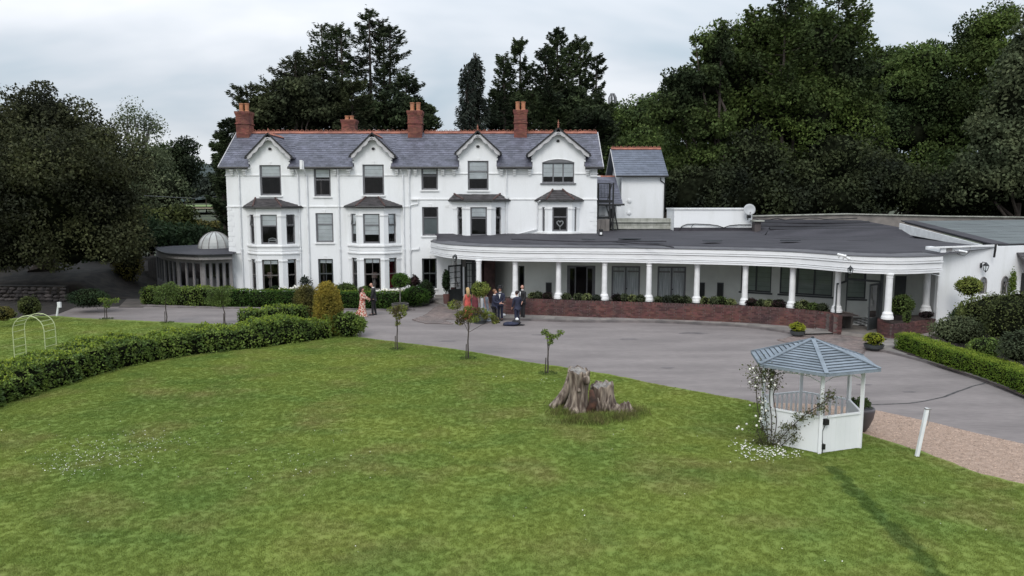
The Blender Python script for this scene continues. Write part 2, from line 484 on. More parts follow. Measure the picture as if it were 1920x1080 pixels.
# lawn
lawn_px = [(674, 633), (754, 643.5), (820, 651), (887, 661), (984, 679), (1071, 692), (1140, 703), (1204, 716), (1240, 723), (1330, 740), (1400, 752),
           (1452, 768), (1500, 790), (1626, 816), (1660, 828), (1725, 848), (1770, 864), (1816, 883), (1868, 898), (1920, 911), (2050, 950), (2250, 1040), (2500, 1240)]
lawn_pts = [G(x, y) for x, y in lawn_px] + [Vector((11, 5, 0)), Vector((-10, 4, 0)), Vector((-24, 10, 0)), Vector((-40, 25, 0))]
lawn_pts += [G(x, y) for x, y in [(-300, 612), (-100, 606), (0, 600), (72, 594), (106, 593), (154, 597.5), (265, 602.5), (400, 608.5), (470, 612), (560, 618), (640, 628)]]
def wobble(pts, step=.5, amp=.05):
    out_ = []
    n = len(pts)
    for i in range(n):
        a, b = Vector(pts[i]), Vector(pts[(i + 1) % n]); k = max(1, int((b - a).length / step))
        k = min(k, 60)
        for j in range(k):
            p = a.lerp(b, j / k)
            if k > 1 : p = p + Vector((random.uniform(-amp, amp), random.uniform(-amp, amp), 0))
            out_.append(p)
    return out_

def lawn_mat(name, blade=False):
    m = bpy.data.materials.new(name); m.use_nodes = True
    t = m.node_tree; N = t.nodes; L = t.links; b = N['Principled BSDF']
    b.inputs['Roughness'].default_value = .85; b.inputs['Specular IOR Level'].default_value = .2
    geo = N.new('ShaderNodeNewGeometry'); src = geo.outputs['Position']
    mp_ = N.new('ShaderNodeMapping'); mp_.inputs['Scale'].default_value = (1, 1, 0); L.new(src, mp_.inputs[0]); src = mp_.outputs[0]
    def noise(sc, det=3, st=None, off=0):
        v = src
        mm = N.new('ShaderNodeMapping'); mm.inputs['Scale'].default_value = st or (1, 1, 1); mm.inputs['Location'].default_value = (off, off, 0)
        L.new(v, mm.inputs[0])
        n = N.new('ShaderNodeTexNoise'); n.inputs['Scale'].default_value = sc; n.inputs['Detail'].default_value = det
        L.new(mm.outputs[0], n.inputs['Vector']); return n.outputs[0]
    def mix(f, a, bb, lo=.35, hi=.65, mode='MIX'):
        r = N.new('ShaderNodeMapRange'); r.inputs[1].default_value = lo; r.inputs[2].default_value = hi; L.new(f, r.inputs[0])
        x = N.new('ShaderNodeMix'); x.data_type = 'RGBA'; x.blend_type = mode
        L.new(r.outputs[0], x.inputs[0])
        for k, c in ((6, a), (7, bb)):
            if isinstance(c, tuple): x.inputs[k].default_value = (*c, 1)
            else: L.new(c, x.inputs[k])
        return x.outputs[2]
    c = mix(noise(.16, 4), (.205, .246, .050), (.142, .205, .042), .36, .64)
    # dry ochre patches
    c2 = mix(noise(.45, 4, off=11), c, (.215, .195, .070), .50, .80)
    c3 = mix(noise(.7, 5, st=(.7, 1.3, 1), off=5), c2, (.100, .168, .034), .48, .85)
    # small dark tufty streaks
    c4 = mix(noise(13, 4, st=(.45, 1.8, 1), off=3), c3, (.094, .148, .025), .58, 1.05)
    c5 = mix(noise(26, 3, off=8), c4, (.19, .235, .07), .55, 1.05)
    # dark rut of longer grass running from the summerhouse towards the viewer
    sx = N.new('ShaderNodeSeparateXYZ'); L.new(geo.outputs['Position'], sx.inputs[0])
    A, B_ = G(1560, 880), G(1740, 1060)
    dx, dy = (B_ - A).x, (B_ - A).y; l = math.hypot(dx, dy); nx, ny = -dy / l, dx / l
    def mth(op, a, bb=None, cc=None):
        q = N.new('ShaderNodeMath'); q.operation = op
        for i, z in enumerate((a, bb, cc)):
            if z is None: continue
            if isinstance(z, (int, float)): q.inputs[i].default_value = z
            else: L.new(z, q.inputs[i])
        return q.outputs[0]
    dist = mth('ABSOLUTE', mth('ADD', mth('ADD', mth('MULTIPLY', sx.outputs[0], nx), mth('MULTIPLY', sx.outputs[1], ny)), -(A.x * nx + A.y * ny)))
    along = mth('ADD', mth('ADD', mth('MULTIPLY', sx.outputs[0], dx / l), mth('MULTIPLY', sx.outputs[1], dy / l)), -(A.x * dx + A.y * dy) / l)
    wob = mth('MULTIPLY', noise(2.2, 5, off=2), .62)
    band = mth('SUBTRACT', 1.0, mth('DIVIDE', mth('SUBTRACT', dist, mth('SUBTRACT', wob, .20)), .14)); band.node.use_clamp = True
    lim = mth('MULTIPLY', mth('GREATER_THAN', along, -.1), mth('LESS_THAN', along, l * 1.15))
    f = mth('MULTIPLY', mth('MULTIPLY', band, lim), .62)
    x = N.new('ShaderNodeMix'); x.data_type = 'RGBA'; L.new(f, x.inputs[0]); L.new(c5, x.inputs[6]); x.inputs[7].default_value = (.030, .068, .012, 1)
    cur = x.outputs[2]
    if blade:
        ri = N.new('ShaderNodeMapRange'); ri.inputs[3].default_value = .75; ri.inputs[4].default_value = 1.25
        L.new(geo.outputs['Random Per Island'], ri.inputs[0])
        sc = N.new('ShaderNodeVectorMath'); sc.operation = 'SCALE'; L.new(cur, sc.inputs[0]); L.new(ri.outputs[0], sc.inputs['Scale']); cur = sc.outputs[0]
    else:
        nb = N.new('ShaderNodeTexNoise'); nb.inputs['Scale'].default_value = 34; nb.inputs['Detail'].default_value = 4; L.new(src, nb.inputs['Vector'])
        bp = N.new('ShaderNodeBump'); bp.inputs['Strength'].default_value = .8; bp.inputs['Distance'].default_value = .03
        L.new(nb.outputs[0], bp.inputs['Height']); L.new(bp.outputs[0], b.inputs['Normal'])
    L.new(cur, b.inputs['Base Color'])
    if blade:
        tr = N.new('ShaderNodeBsdfTranslucent'); L.new(cur, tr.inputs[0])
        ms = N.new('ShaderNodeMixShader'); ms.inputs[0].default_value = .2
        L.new(b.outputs[0], ms.inputs[1]); L.new(tr.outputs[0], ms.inputs[2]); L.new(ms.outputs[0], N['Material Output'].inputs[0])
    return m
M['lawn'] = lawn_mat('lawn_grass'); M['blade'] = lawn_mat('grass_blade', True)
LAWN = wobble(lawn_pts, .22, .045)
lawn = sheet('lawn', LAWN, 0.035, M['lawn'], thick=.034)

# gravel strip between lawn and tarmac
gr = [(1425, 752), (1447, 756), (1500, 757), (1560, 761), (1630, 767), (1690, 780), (1746, 793), (1830, 812), (1918, 833), (2050, 868), (2300, 940)]
gr2 = [(2500, 1240), (2250, 1040), (1920, 911), (1816, 883), (1725, 848), (1640, 822), (1560, 815), (1480, 800), (1430, 775)]
GRAVEL = wobble([G(x, y) for x, y in gr] + [G(x, y) + Vector((0, -.25, 0)) for x, y in gr2], .5, .07)
sheet('gravel_strip', GRAVEL, 0.012, M['gravel'])

def pts_in_poly(poly, n, rg):
    P = np.array([(p[0], p[1]) for p in poly]); lo = P.min(0); hi = P.max(0); out_ = np.zeros((0, 2))
    while len(out_) < n:
        q = rg.uniform(lo, hi, (n * 2, 2)); ins = np.zeros(len(q), bool)
        j = len(P) - 1
        for i in range(len(P)):
            xi, yi = P[i]; xj, yj = P[j]
            c = ((yi > q[:, 1]) != (yj > q[:, 1])) & (q[:, 0] < (xj - xi) * (q[:, 1] - yi) / (yj - yi + 1e-12) + xi)
            ins ^= c; j = i
        out_ = np.vstack([out_, q[ins]])
    return out_[:n]

def fastmesh(name, V, F, m, mi=None):
    me = bpy.data.meshes.new(name)
    V = np.asarray(V, np.float32); F = np.asarray(F, np.int32); k = F.shape[1]
    me.vertices.add(len(V)); me.vertices.foreach_set('co', V.ravel())
    me.loops.add(F.size); me.loops.foreach_set('vertex_index', F.ravel())
    me.polygons.add(len(F)); me.polygons.foreach_set('loop_start', np.arange(0, F.size, k, dtype=np.int32))
    me.polygons.foreach_set('loop_total', np.full(len(F), k, np.int32))
    for x in (m if isinstance(m, (list, tuple)) else [m]): me.materials.append(x)
    if mi is not None: me.polygons.foreach_set('material_index', np.asarray(mi, np.int32))
    me.update(calc_edges=True)
    return me

def unit(a): return a / (np.linalg.norm(a, axis=1, keepdims=True) + 1e-9)
def leafgeo(P, Nn, size, asp=.5, along=.5, droop=0., fold=.12, sv=.35, rg=rng):
    n = len(P)
    rnd = unit(rg.normal(size=(n, 3)))
    A = unit(Nn * along + rnd + np.array([0, 0, -droop]))
    s = unit(np.cross(A, unit(Nn + rg.normal(size=(n, 3)) * .7)))
    nn = np.cross(A, s)
    L = (size * (1 + rg.uniform(-sv, sv, n)))[:, None]; Wd = L * asp
    v0 = P - A * L * .5; v1 = P + s * Wd * .5 + nn * Wd * fold; v2 = P + A * L * .5; v3 = P - s * Wd * .5 + nn * Wd * fold
    V = np.stack([v0, v1, v2, v3], 1).reshape(-1, 3)
    b = np.arange(n)[:, None] * 4
    F = np.concatenate([b + np.array([0, 1, 2]), b + np.array([0, 2, 3])], 1).reshape(-1, 3)
    return V, F
class Leaves:
    def __init__(s): s.P = []; s.N = []
    def clump(s, c, r, n, flat=.75, surf=.55, rg=rng):
        d = unit(rg.normal(size=(n, 3))); u = rg.uniform(0, 1, n) ** (1 / 3.); u = surf * np.sqrt(u) + (1 - surf) * u
        u = np.where(rg.uniform(size=n) < .12, u * rg.uniform(1, 1.25, n), u)
        r = np.array(r if hasattr(r, '__len__') else (r, r, r * flat))
        s.P.append(np.array(c) + d * u[:, None] * r); s.N.append(unit(d / r))
    def raw(s, P, Nn): s.P.append(np.asarray(P)); s.N.append(np.asarray(Nn))
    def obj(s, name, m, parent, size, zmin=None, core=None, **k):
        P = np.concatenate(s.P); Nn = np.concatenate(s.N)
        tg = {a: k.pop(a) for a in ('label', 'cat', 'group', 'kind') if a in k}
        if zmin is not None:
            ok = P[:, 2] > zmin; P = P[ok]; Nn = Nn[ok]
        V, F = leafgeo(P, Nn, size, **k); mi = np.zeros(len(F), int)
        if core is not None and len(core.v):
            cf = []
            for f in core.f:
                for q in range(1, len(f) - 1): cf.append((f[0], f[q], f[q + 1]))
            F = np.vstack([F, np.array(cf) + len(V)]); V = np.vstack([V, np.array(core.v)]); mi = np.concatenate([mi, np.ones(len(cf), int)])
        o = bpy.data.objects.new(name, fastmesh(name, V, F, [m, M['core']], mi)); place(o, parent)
        return tag(o, **tg)

def blob(mb, c, r, n=10, jit=.12):
    prof_n = 7
    b0 = len(mb.v)
    mb.ball((0, 0, 0), 1.0, n)
    for i in range(b0, len(mb.v)):
        x, y, z = mb.v[i]; j = 1 + random.uniform(-jit, jit)
        mb.v[i] = (c[0] + x * r[0] * j, c[1] + y * r[1] * j, c[2] + z * r[2] * j)

# grass: instanced tufts over the lawn
def tuft_mesh():
    r = np.random.default_rng(3); n = 26
    V = []; F = []
    for i in range(n):
        a = r.uniform(0, 6.28); rad = r.uniform(0, .085); x, y = rad * math.cos(a), rad * math.sin(a)
        h = r.uniform(.010, .026); b = r.uniform(0, 6.28); w = .0055; lx, ly = math.cos(b) * h * .7, math.sin(b) * h * .7
        c = b + 1.57
        k = len(V)
        V += [(x - math.cos(c) * w, y - math.sin(c) * w, -.004), (x + math.cos(c) * w, y + math.sin(c) * w, -.004), (x + lx, y + ly, h)]
        F.append((k, k + 1, k + 2))
    return fastmesh('grass_tuft', V, F, M['blade'])
def scatter(name, area_pts, z, proto_mesh, density, mn, mx_, kind='stuff', seed=1, **t):
    o = sheet(name, area_pts, z, M['blade'], kind=kind, **t)
    ng = bpy.data.node_groups.new(name + '_scatter', 'GeometryNodeTree')
    ng.interface.new_socket('Geometry', in_out='INPUT', socket_type='NodeSocketGeometry')
    ng.interface.new_socket('Geometry', in_out='OUTPUT', socket_type='NodeSocketGeometry')
    N = ng.nodes; L = ng.links
    gi = N.new('NodeGroupInput'); go = N.new('NodeGroupOutput')
    dp = N.new('GeometryNodeDistributePointsOnFaces'); dp.inputs['Density'].default_value = density; dp.inputs['Seed'].default_value = seed
    proto = bpy.data.objects.new(proto_mesh.name, proto_mesh)
    oi = N.new('GeometryNodeObjectInfo'); oi.inputs['Object'].default_value = proto
    ip = N.new('GeometryNodeInstanceOnPoints')
    rv = N.new('FunctionNodeRandomValue'); rv.data_type = 'FLOAT_VECTOR'; rv.inputs[0].default_value = (-.12, -.12, 0); rv.inputs[1].default_value = (.12, .12, 6.283)
    rs = N.new('FunctionNodeRandomValue'); rs.data_type = 'FLOAT'; rs.inputs[2].default_value = mn; rs.inputs[3].default_value = mx_; rs.inputs['Seed'].default_value = 5
    L.new(gi.outputs[0], dp.inputs['Mesh']); L.new(dp.outputs['Points'], ip.inputs['Points']); L.new(oi.outputs['Geometry'], ip.inputs['Instance'])
    L.new(rv.outputs[0], ip.inputs['Rotation']); L.new(rs.outputs[1], ip.inputs['Scale'])
    L.new(ip.outputs[0], go.inputs[0])
    md = o.modifiers.new('scatter', 'NODES'); md.node_group = ng
    return o
inner = [G(x, y + 1.2) for x, y in lawn_px[:12]] + [G(1500, 792), G(1626, 818.5), G(1660, 830.5), G(1725, 851), G(1770, 867), G(1816, 886), G(1868, 901), G(1920, 914), G(2150, 1010)]
inner += [Vector((9.5, 9.5, 0)), Vector((-9.5, 9.5, 0)), G(-150, 860), G(0, 690), G(380, 640), G(600, 634)]
scatter('grass', inner, .036, tuft_mesh(), 240, .7, 1.3, label='short mown lawn grass in front of the house')

upper = [G(x, y) for x, y in [(-60, 800), (0, 722), (60, 705), (115, 690), (215, 664), (313, 640), (390, 628), (400, 611), (265, 605), (154, 600), (106, 596), (72, 597), (0, 603), (-60, 606)]]
scatter('grass', upper, .036, bpy.data.meshes['grass_tuft'], 110, .8, 1.4, seed=4, label='short mown grass of the upper lawn beyond the hedge')

# daisies and clover heads
def specks(name, label, pts, s, m=None, z=.06):
    V = []; F = []
    for x, y in pts:
        r = s * random.uniform(.6, 1.3); k = len(V); a = random.uniform(0, 6.28); t = random.uniform(-.3, .3)
        for i in range(5):
            b = a + i * 1.2566
            V.append((x + r * math.cos(b), y + r * math.sin(b), z + random.uniform(0, .02) + r * t * math.cos(b)))
        for i in (1, 2, 3): F.append((k, k + i, k + i + 1))
    o = bpy.data.objects.new(name, fastmesh(name, V, F, m or M['petal'])); place(o, None)
    return tag(o, label=label, kind='stuff')
def gpatch(cx_, cy_, sx_, sy_, n):
    return [tuple(G(random.gauss(cx_, sx_), random.gauss(cy_, sy_)))[:2] for _ in range(n)]
pd = gpatch(170, 850, 45, 12, 150) + gpatch(290, 833, 40, 11, 110) + gpatch(120, 882, 30, 8, 80) + gpatch(230, 870, 50, 16, 60)
pd += gpatch(580, 870, 60, 20, 30) + gpatch(500, 880, 60, 14, 26) + gpatch(400, 820, 120, 20, 20)
pd += [tuple(p) for p in pts_in_poly([G(0, 800), G(1900, 800), G(1900, 1060), G(0, 1060)], 60, np.random.default_rng(5))]
pd += gpatch(935, 710, 12, 2, 8) + gpatch(1030, 716, 12, 3, 10)
specks('daisy', 'scattered white daisies in the mown lawn', pd, .011)
pp = [tuple(G(random.gauss(1450, 26), random.gauss(852, 7)))[:2] for _ in range(170)] + [tuple(G(random.gauss(1400, 12), random.gauss(845, 10)))[:2] for _ in range(60)]
specks('fallen_petal', 'white rose petals fallen on the grass below the climbing rose', pp, .022)

# tarmac joint lines
def strip(name, px, w, z, m, parent=None, **t):
    P = [G(x, y) for x, y in px]; P = [(p.x, p.y) for p in P]; P = resample(catmull(P, 6), .35)
    P = [(x + random.uniform(-.03, .03), y + random.uniform(-.03, .03)) for x, y in P]
    a = offset(P, w / 2); b = offset(P, -w / 2); mb = MB()
    a = [(x + random.uniform(-w, w) * .25, y + random.uniform(-w, w) * .25) for x, y in a]
    n = len(P); mb.add([(x, y, z) for x, y in b] + [(x, y, z) for x, y in a], [(i, n + i, n + i + 1, i + 1) for i in range(n - 1)])
    return mb.build(name, m, parent, **t)
strip('drive_joint', [(1600, 760), (1700, 757), (1760, 747), (1800, 733), (1850, 717)], .07, .010, M['seam'], kind='structure')
strip('drive_joint', [(1745, 682), (1790, 690), (1815, 702), (1850, 716), (1920, 728)], .05, .010, M['seam'], kind='structure')

# gravel stones along the strip (real pebbles, joined)
def pebbles():
    r = np.random.default_rng(9); P = pts_in_poly(GRAVEL, 9000, r)
    P = P[(P[:, 0] < 14)]
    n = len(P); s = r.uniform(.010, .024, n)
    base = np.array([(1, 0, 0), (-1, 0, 0), (0, 1, 0), (0, -1, 0), (0, 0, .7)], float)
    ang = r.uniform(0, 3.14, n); ca, sa = np.cos(ang), np.sin(ang)
    V = np.zeros((n, 5, 3))
    V[:, :, 0] = P[:, None, 0] + s[:, None] * (base[None, :, 0] * ca[:, None] - base[None, :, 1] * sa[:, None] * .7)
    V[:, :, 1] = P[:, None, 1] + s[:, None] * (base[None, :, 0] * sa[:, None] + base[None, :, 1] * ca[:, None] * .7)
    V[:, :, 2] = .014 + s[:, None] * base[None, :, 2]
    F = np.array([(0, 2, 4), (2, 1, 4), (1, 3, 4), (3, 0, 4)])
    F = (np.arange(n)[:, None, None] * 5 + F[None]).reshape(-1, 3)
    o = bpy.data.objects.new('gravel', fastmesh('gravel', V.reshape(-1, 3), F, M['gravel'])); place(o, None)
    tag(o, label='loose golden gravel strip between lawn and drive', kind='stuff')
pebbles()

for k_, (x_, y_, w_) in enumerate(((1180, 636, .5), (1252, 690, .35), (1300, 625, .8), (1010, 628, .4), (840, 640, .5), (1620, 722, .35), (1500, 690, .6), (1705, 735, .3))):
    c = G(x_, y_); r_ = random.Random(k_)
    sheet('drive_patch', [(c.x + w_ * math.cos(a) * r_.uniform(.6, 1), c.y + .4 * w_ * math.sin(a) * r_.uniform(.6, 1), 0) for a in [q * .45 for q in range(14)]], .009, M['patch'])
# ------------------------------------------------------------------ building helpers
ZUP = Vector((0, 0, 1))
def panel(mb, O, U, w, h, holes=(), t=.25, mi=0):
    O = Vector(O); U = Vector(U).normalized(); N = U.cross(ZUP)
    xs = sorted({0, w} | {max(0, min(w, q)) for r in holes for q in r[:2]}); zs = sorted({0, h} | {max(0, min(h, q)) for r in holes for q in r[2:]})
    def P(u, z, d=0): return O + U * u + ZUP * z - N * d
    for i in range(len(xs) - 1):
        for j in range(len(zs) - 1):
            a, b, c, d = xs[i], xs[i + 1], zs[j], zs[j + 1]; mu, mz = (a + b) / 2, (c + d) / 2
            if any(r[0] < mu < r[1] and r[2] < mz < r[3] for r in holes): continue
            mb.add([P(a, c), P(b, c), P(b, d), P(a, d)], [(0, 1, 2, 3)], mi)
            mb.add([P(a, c, t), P(b, c, t), P(b, d, t), P(a, d, t)], [(3, 2, 1, 0)], mi)
    for a, b, c, d in holes:
        mb.add([P(a, c), P(b, c), P(b, c, t), P(a, c, t)], [(0, 1, 2, 3)], mi)
        mb.add([P(a, d), P(b, d), P(b, d, t), P(a, d, t)], [(3, 2, 1, 0)], mi)
        mb.add([P(a, c), P(a, d), P(a, d, t), P(a, c, t)], [(3, 2, 1, 0)], mi)
        mb.add([P(b, c), P(b, d), P(b, d, t), P(b, c, t)], [(0, 1, 2, 3)], mi)
    mb.add([P(0, h), P(w, h), P(w, h, t), P(0, h, t)], [(0, 1, 2, 3)], mi)
    mb.add([P(0, 0), P(0, h), P(0, h, t), P(0, 0, t)], [(0, 1, 2, 3)], mi)
    mb.add([P(w, 0), P(w, h), P(w, h, t), P(w, 0, t)], [(3, 2, 1, 0)], mi)

def window(parent, O, U, w, h, style='sash', blind=0, fb=.07, fm=None, rec=.10, sill=True, split=.5, blind2=0, tilt=0, curtain=False, label=None,
           bars=True, arched=0, name='window', sillw=.08, roll=None, blindm=None):
    O = Vector(O); U = Vector(U).normalized(); N = U.cross(ZUP); fm = fm or M['frame']
    def P(u, z, d=0): return O + U * u + ZUP * z - N * d
    mb = MB(); fd = .07
    def barr(u0, u1, z0, z1, d, th=fd): mb.ob(P(u0, z0, d + th), U * (u1 - u0), ZUP * (z1 - z0), N * th)
    barr(0, fb, 0, h, rec); barr(w - fb, w, 0, h, rec); barr(fb, w - fb, 0, fb * 1.1, rec); barr(fb, w - fb, h - fb, h, rec)
    panes = []; zsp = h * split
    if style in ('sash', 'two', 'sash_in'):
        barr(fb, w - fb, zsp - .035, zsp + .035, rec - .012, fd - .004)
        if style == 'two':
            barr(w / 2 - .016, w / 2 + .016, fb, h - fb, rec + .015, .03)
        ins = .035
        # sash stiles, lower sash sits a little further in
        barr(fb, fb + ins, fb, h - fb, rec + .012, .04); barr(w - fb - ins, w - fb, fb, h - fb, rec + .012, .04)
        barr(fb, w - fb, fb * 1.1, fb * 1.1 + .05, rec + .012, .04)
        panes = [(fb, w - fb, fb, zsp - .03), (fb, w - fb, zsp + .03, h - fb)]
    elif style[:4] == 'case':
        n = int(style[4:]); panes = []
        for i in range(n):
            a = fb + (w - 2 * fb) * i / n; b = fb + (w - 2 * fb) * (i + 1) / n
            if i: barr(a - .04, a + .04, fb, h - fb, rec - .006, fd)
            panes.append((a, b, fb, h - fb))
    elif style == 'one':
        panes = [(fb, w - fb, fb, h - fb)]
    fr = mb.build(name, fm, parent)
    if label: tag(fr, label=label)
    for k, (a, b, c, d) in enumerate(panes):
        m = MB(); dd = rec + .045
        if tilt and k == len(panes) - 1:
            off = -tilt * (d - c)
            m.add([P(a, c, dd + off), P(b, c, dd + off), P(b, d, dd), P(a, d, dd)], [(0, 1, 2, 3)])
            fm2 = MB()
            for q in ((a, b, c, c + .05), ):
                fm2.ob(P(a, c, dd + off + .03), U * (b - a), ZUP * .05, N * .05)
            for q in (a, b - .035):
                fm2.ob(P(q, c, dd + off + .02), U * .035, (P(q, d, dd + .02) - P(q, c, dd + off + .02)), N * .04)
            fm2.build('open_sash', fm, fr)
        else:
            m.add([P(a, c, dd), P(b, c, dd), P(b, d, dd), P(a, d, dd)], [(0, 1, 2, 3)])
        m.build('pane', M['glass'], fr)
    def blindobj(z0, z1, d, m_=None):
        bm = MB(); n = max(2, int((z1 - z0) / .22))
        for i in range(n):
            a = z0 + (z1 - z0) * i / n; b = z0 + (z1 - z0) * (i + 1) / n
            bm.ob(P(fb * .8, a + .008, d + (.012 if i % 2 else 0)), U * (w - fb * 1.6), ZUP * (b - a - .008), -N * .012)
        bm.build('blind', m_ or M['blind'], fr)
    if blind: blindobj(h - fb - (h - 2 * fb) * blind, h - fb, rec + .060, blindm)
    if curtain:
        for a, b in ((fb, w * .40), (w * .60, w - fb)) if curtain == 'pair' else ((fb, w - fb),):
            cm = MB(); n = max(4, int((b - a) / .05)); pts = []
            for i in range(n + 1):
                u = a + (b - a) * i / n; pts.append((u, .02 * math.sin(i * 1.9) + .1))
            for i in range(n):
                cm.add([P(pts[i][0], fb, rec + pts[i][1]), P(pts[i + 1][0], fb, rec + pts[i + 1][1]), P(pts[i + 1][0], h - fb, rec + pts[i + 1][1]), P(pts[i][0], h - fb, rec + pts[i][1])], [(0, 1, 2, 3)])
            cm.build('curtain', M['curtain'], fr)
    if sill:
        s = MB(); s.ob(P(-.07, -sillw, 0.0) + N * .003, U * (w + .14), ZUP * (sillw - .004), N * .085)
        s.ob(P(.002, .0, rec) , U * (w - .004), ZUP * .02, N * (rec + .06))
        s.build('sill', M['trim'], fr)
    return fr

def slates(mb, O, U, V, poly, course=.27, sw=.32, mi=0, th=.022, lift=.028):
    # O origin, U along the eaves, V up the slope (unit); poly: convex polygon in (u, v)
    O = Vector(O); U = Vector(U).normalized(); V = Vector(V).normalized(); N = U.cross(V).normalized()
    if N.z < 0: N = -N
    vs = [p[1] for p in poly]; v = min(vs); vm = max(vs); row = 0
    def span(vv):
        xs = []
        for i in range(len(poly)):
            a, b = poly[i], poly[(i + 1) % len(poly)]
            if (a[1] - vv) * (b[1] - vv) <= 0 and abs(a[1] - b[1]) > 1e-6:
                xs.append(a[0] + (b[0] - a[0]) * (vv - a[1]) / (b[1] - a[1]))
        return (min(xs), max(xs)) if len(xs) > 1 else None
    while v < vm - .02:
        v1 = min(v + course, vm)
        s = span((v + v1) / 2)
        if s:
            a, e = s; u = a - (sw * .5 if row % 2 else 0) - random.uniform(0, .05)
            while u < e:
                ua, ub = max(a, u + .004), min(e, u + sw - .004)
                if ub - ua > .03:
                    lf = lift + random.uniform(-.006, .008); v2 = min(v1 + .05, vm)
                    A = O + U * ua + V * v + N * lf; B = O + U * ub + V * v + N * (lf + random.uniform(-.003, .003))
                    C = O + U * ub + V * v2 + N * .006; Dd = O + U * ua + V * v2 + N * .006
                    A2 = A - N * th; B2 = B - N * th
                    vv_ = [A, B, C, Dd, A2, B2, O + U * ub + V * v2 - N * .01, O + U * ua + V * v2 - N * .01]
                    fl = [(0, 1, 2, 3), (0, 4, 5, 1), (1, 5, 6, 2), (3, 7, 4, 0)]
                    if U.cross(V).dot(N) < 0: fl = [f[::-1] for f in fl]
                    mb.add(vv_, fl, mi)
                u += sw
        v = v1; row += 1

def brickskin(mb, O, U, w, h, mi=0, bw=.225, bh=.075, d=.102, proud=.008, g=.01):
    # bricks laid on one face, each proud of the mortar plane
    O = Vector(O); U = Vector(U).normalized(); N = U.cross(ZUP); rows = int(h / bh + .5); bh = h / rows
    for r in range(rows):
        u = -(bw / 2 if r % 2 else 0)
        while u < w - .02:
            a, b = max(0, u + g / 2), min(w, u + bw - g / 2)
            if b - a > .03:
                p = proud + random.uniform(-.003, .004)
                mb.ob(O + U * a + ZUP * (r * bh + g / 2) - N * .02, U * (b - a), ZUP * (bh - g), N * (.02 + p), mi)
            u += bw
def chimney(parent, cx_, cy_, w, d, z0, z1, pots, pot_h, collar=True, capn=4):
    c = MB(); c.bx(cx_ - w / 2 + .01, cx_ + w / 2 - .01, cy_ - d / 2 + .01, cy_ + d / 2 - .01, z0, z1 - .01)
    st = c.build('chimney', M['mortar'], parent)
    b = MB()
    def ring(ww, dd, za, zb):
        x0, x1, y0, y1 = cx_ - ww / 2, cx_ + ww / 2, cy_ - dd / 2, cy_ + dd / 2
        brickskin(b, (x0, y0, za), (1, 0, 0), ww, zb - za)
        brickskin(b, (x1, y0, za), (0, 1, 0), dd, zb - za)
        brickskin(b, (x0, y1, za), (0, -1, 0), dd, zb - za)
        brickskin(b, (x1, y1, za), (-1, 0, 0), ww, zb - za)
        if (ww, dd) != (w, d): b.bx(x0 + .012, x1 - .012, y0 + .012, y1 - .012, za + .003, zb - .003)
    H = z1 - z0; zc = z0 + H * .55
    ring(w, d, z0, zc); ring(w + .10, d + .10, zc, zc + .075); ring(w, d, zc + .075, z1 - .075 * capn)
    for i in range(capn): ring(w + .045 * min(i + 1, 3), d + .045 * min(i + 1, 3), z1 - .075 * (capn - i), z1 - .075 * (capn - i - 1))
    b.build('brickwork', M['brick_pale'], st, kind='stuff')
    f = MB(); f.bx(cx_ - w / 2 - .06, cx_ + w / 2 + .06, cy_ - d / 2 - .06, cy_ - d / 2 + .1, z0 - .12, z0 + .12); f.build('flashing', M['felt_grey'], st)
    for px_ in pots:
        p = MB(); p.lathe([(.17, 0), (.17, .05), (.135, .09), (.14, pot_h - .08), (.165, pot_h - .06), (.165, pot_h), (.12, pot_h), (.115, pot_h - .3)], (px_, cy_, z1 - .005), 12)
        p.build('chimney_pot', M['pot'], st)
    return st
_ridge = None
def ridge_mesh(L=.325, crest=True):
    mb = MB(); r = .13
    for s in (-1, 1):
        mb.ob((0, 0, .0), (L, 0, 0), (0, s * .17, -.12), (0, 0, .028))
    mb.ob((-.012, -.03, .0), (.035, 0, 0), (0, .06, 0), (0, 0, .05))
    if crest:
        mb.bx(.0, L, -.02, .02, .02, .06)
        pts = []
        for i in range(7):
            a = math.pi * i / 6; pts.append((L / 2 - math.cos(a) * L * .36, 0, .06 + math.sin(a) * .07))
        mb.tube(pts, .018, 4)
    return mb.mesh('ridge_tile', M['terra'])
RIDGE_C = ridge_mesh(); RIDGE_P = ridge_mesh(crest=False)
def ridge_run(parent, a, b, mesh, name='ridge_tile', L=.325, skip=()):
    a, b = Vector(a), Vector(b); n = max(1, int(round((b - a).length / L))); d = (b - a) / n
    ang = math.atan2(d.y, d.x); up = math.asin(d.z / d.length)
    for i in range(n):
        p = a + d * i
        if any(s0 < p.x + d.x * .5 < s1 for s0, s1 in skip): continue
        inst(name, mesh, parent, Matrix.Translation(p + Vector((0, 0, random.uniform(-.006, .006)))) @ Matrix.Rotation(ang, 4, 'Z') @ Matrix.Rotation(-up, 4, 'Y') @ Matrix.Diagonal((d.length / L * .985, 1, 1, 1)))

# ------------------------------------------------------------------ main house
FY = 48.4
def fx(px, py=430, Y=FY): return D(px, py, Y).x
def fz(py, Y=FY): return D(960, py, Y).z
X0, X1 = fx(428, 430), fx(1118.5, 430)
ZE = fz(313.5, FY - .3)                 # eaves
EY = FY - .34                            # eaves line
RY = 51.6                                # ridge line
ZR = fz(249, RY)
SL = (ZR - ZE) / (RY - EY)
BY = 2 * RY - EY - .3                    # back wall
def main_z(y): return ZE + (y - EY) * SL
house = thing('country_house', 'long white three-storey country house with four front gables and slate roof', 'house', ((X0 + X1) / 2, FY, 0))

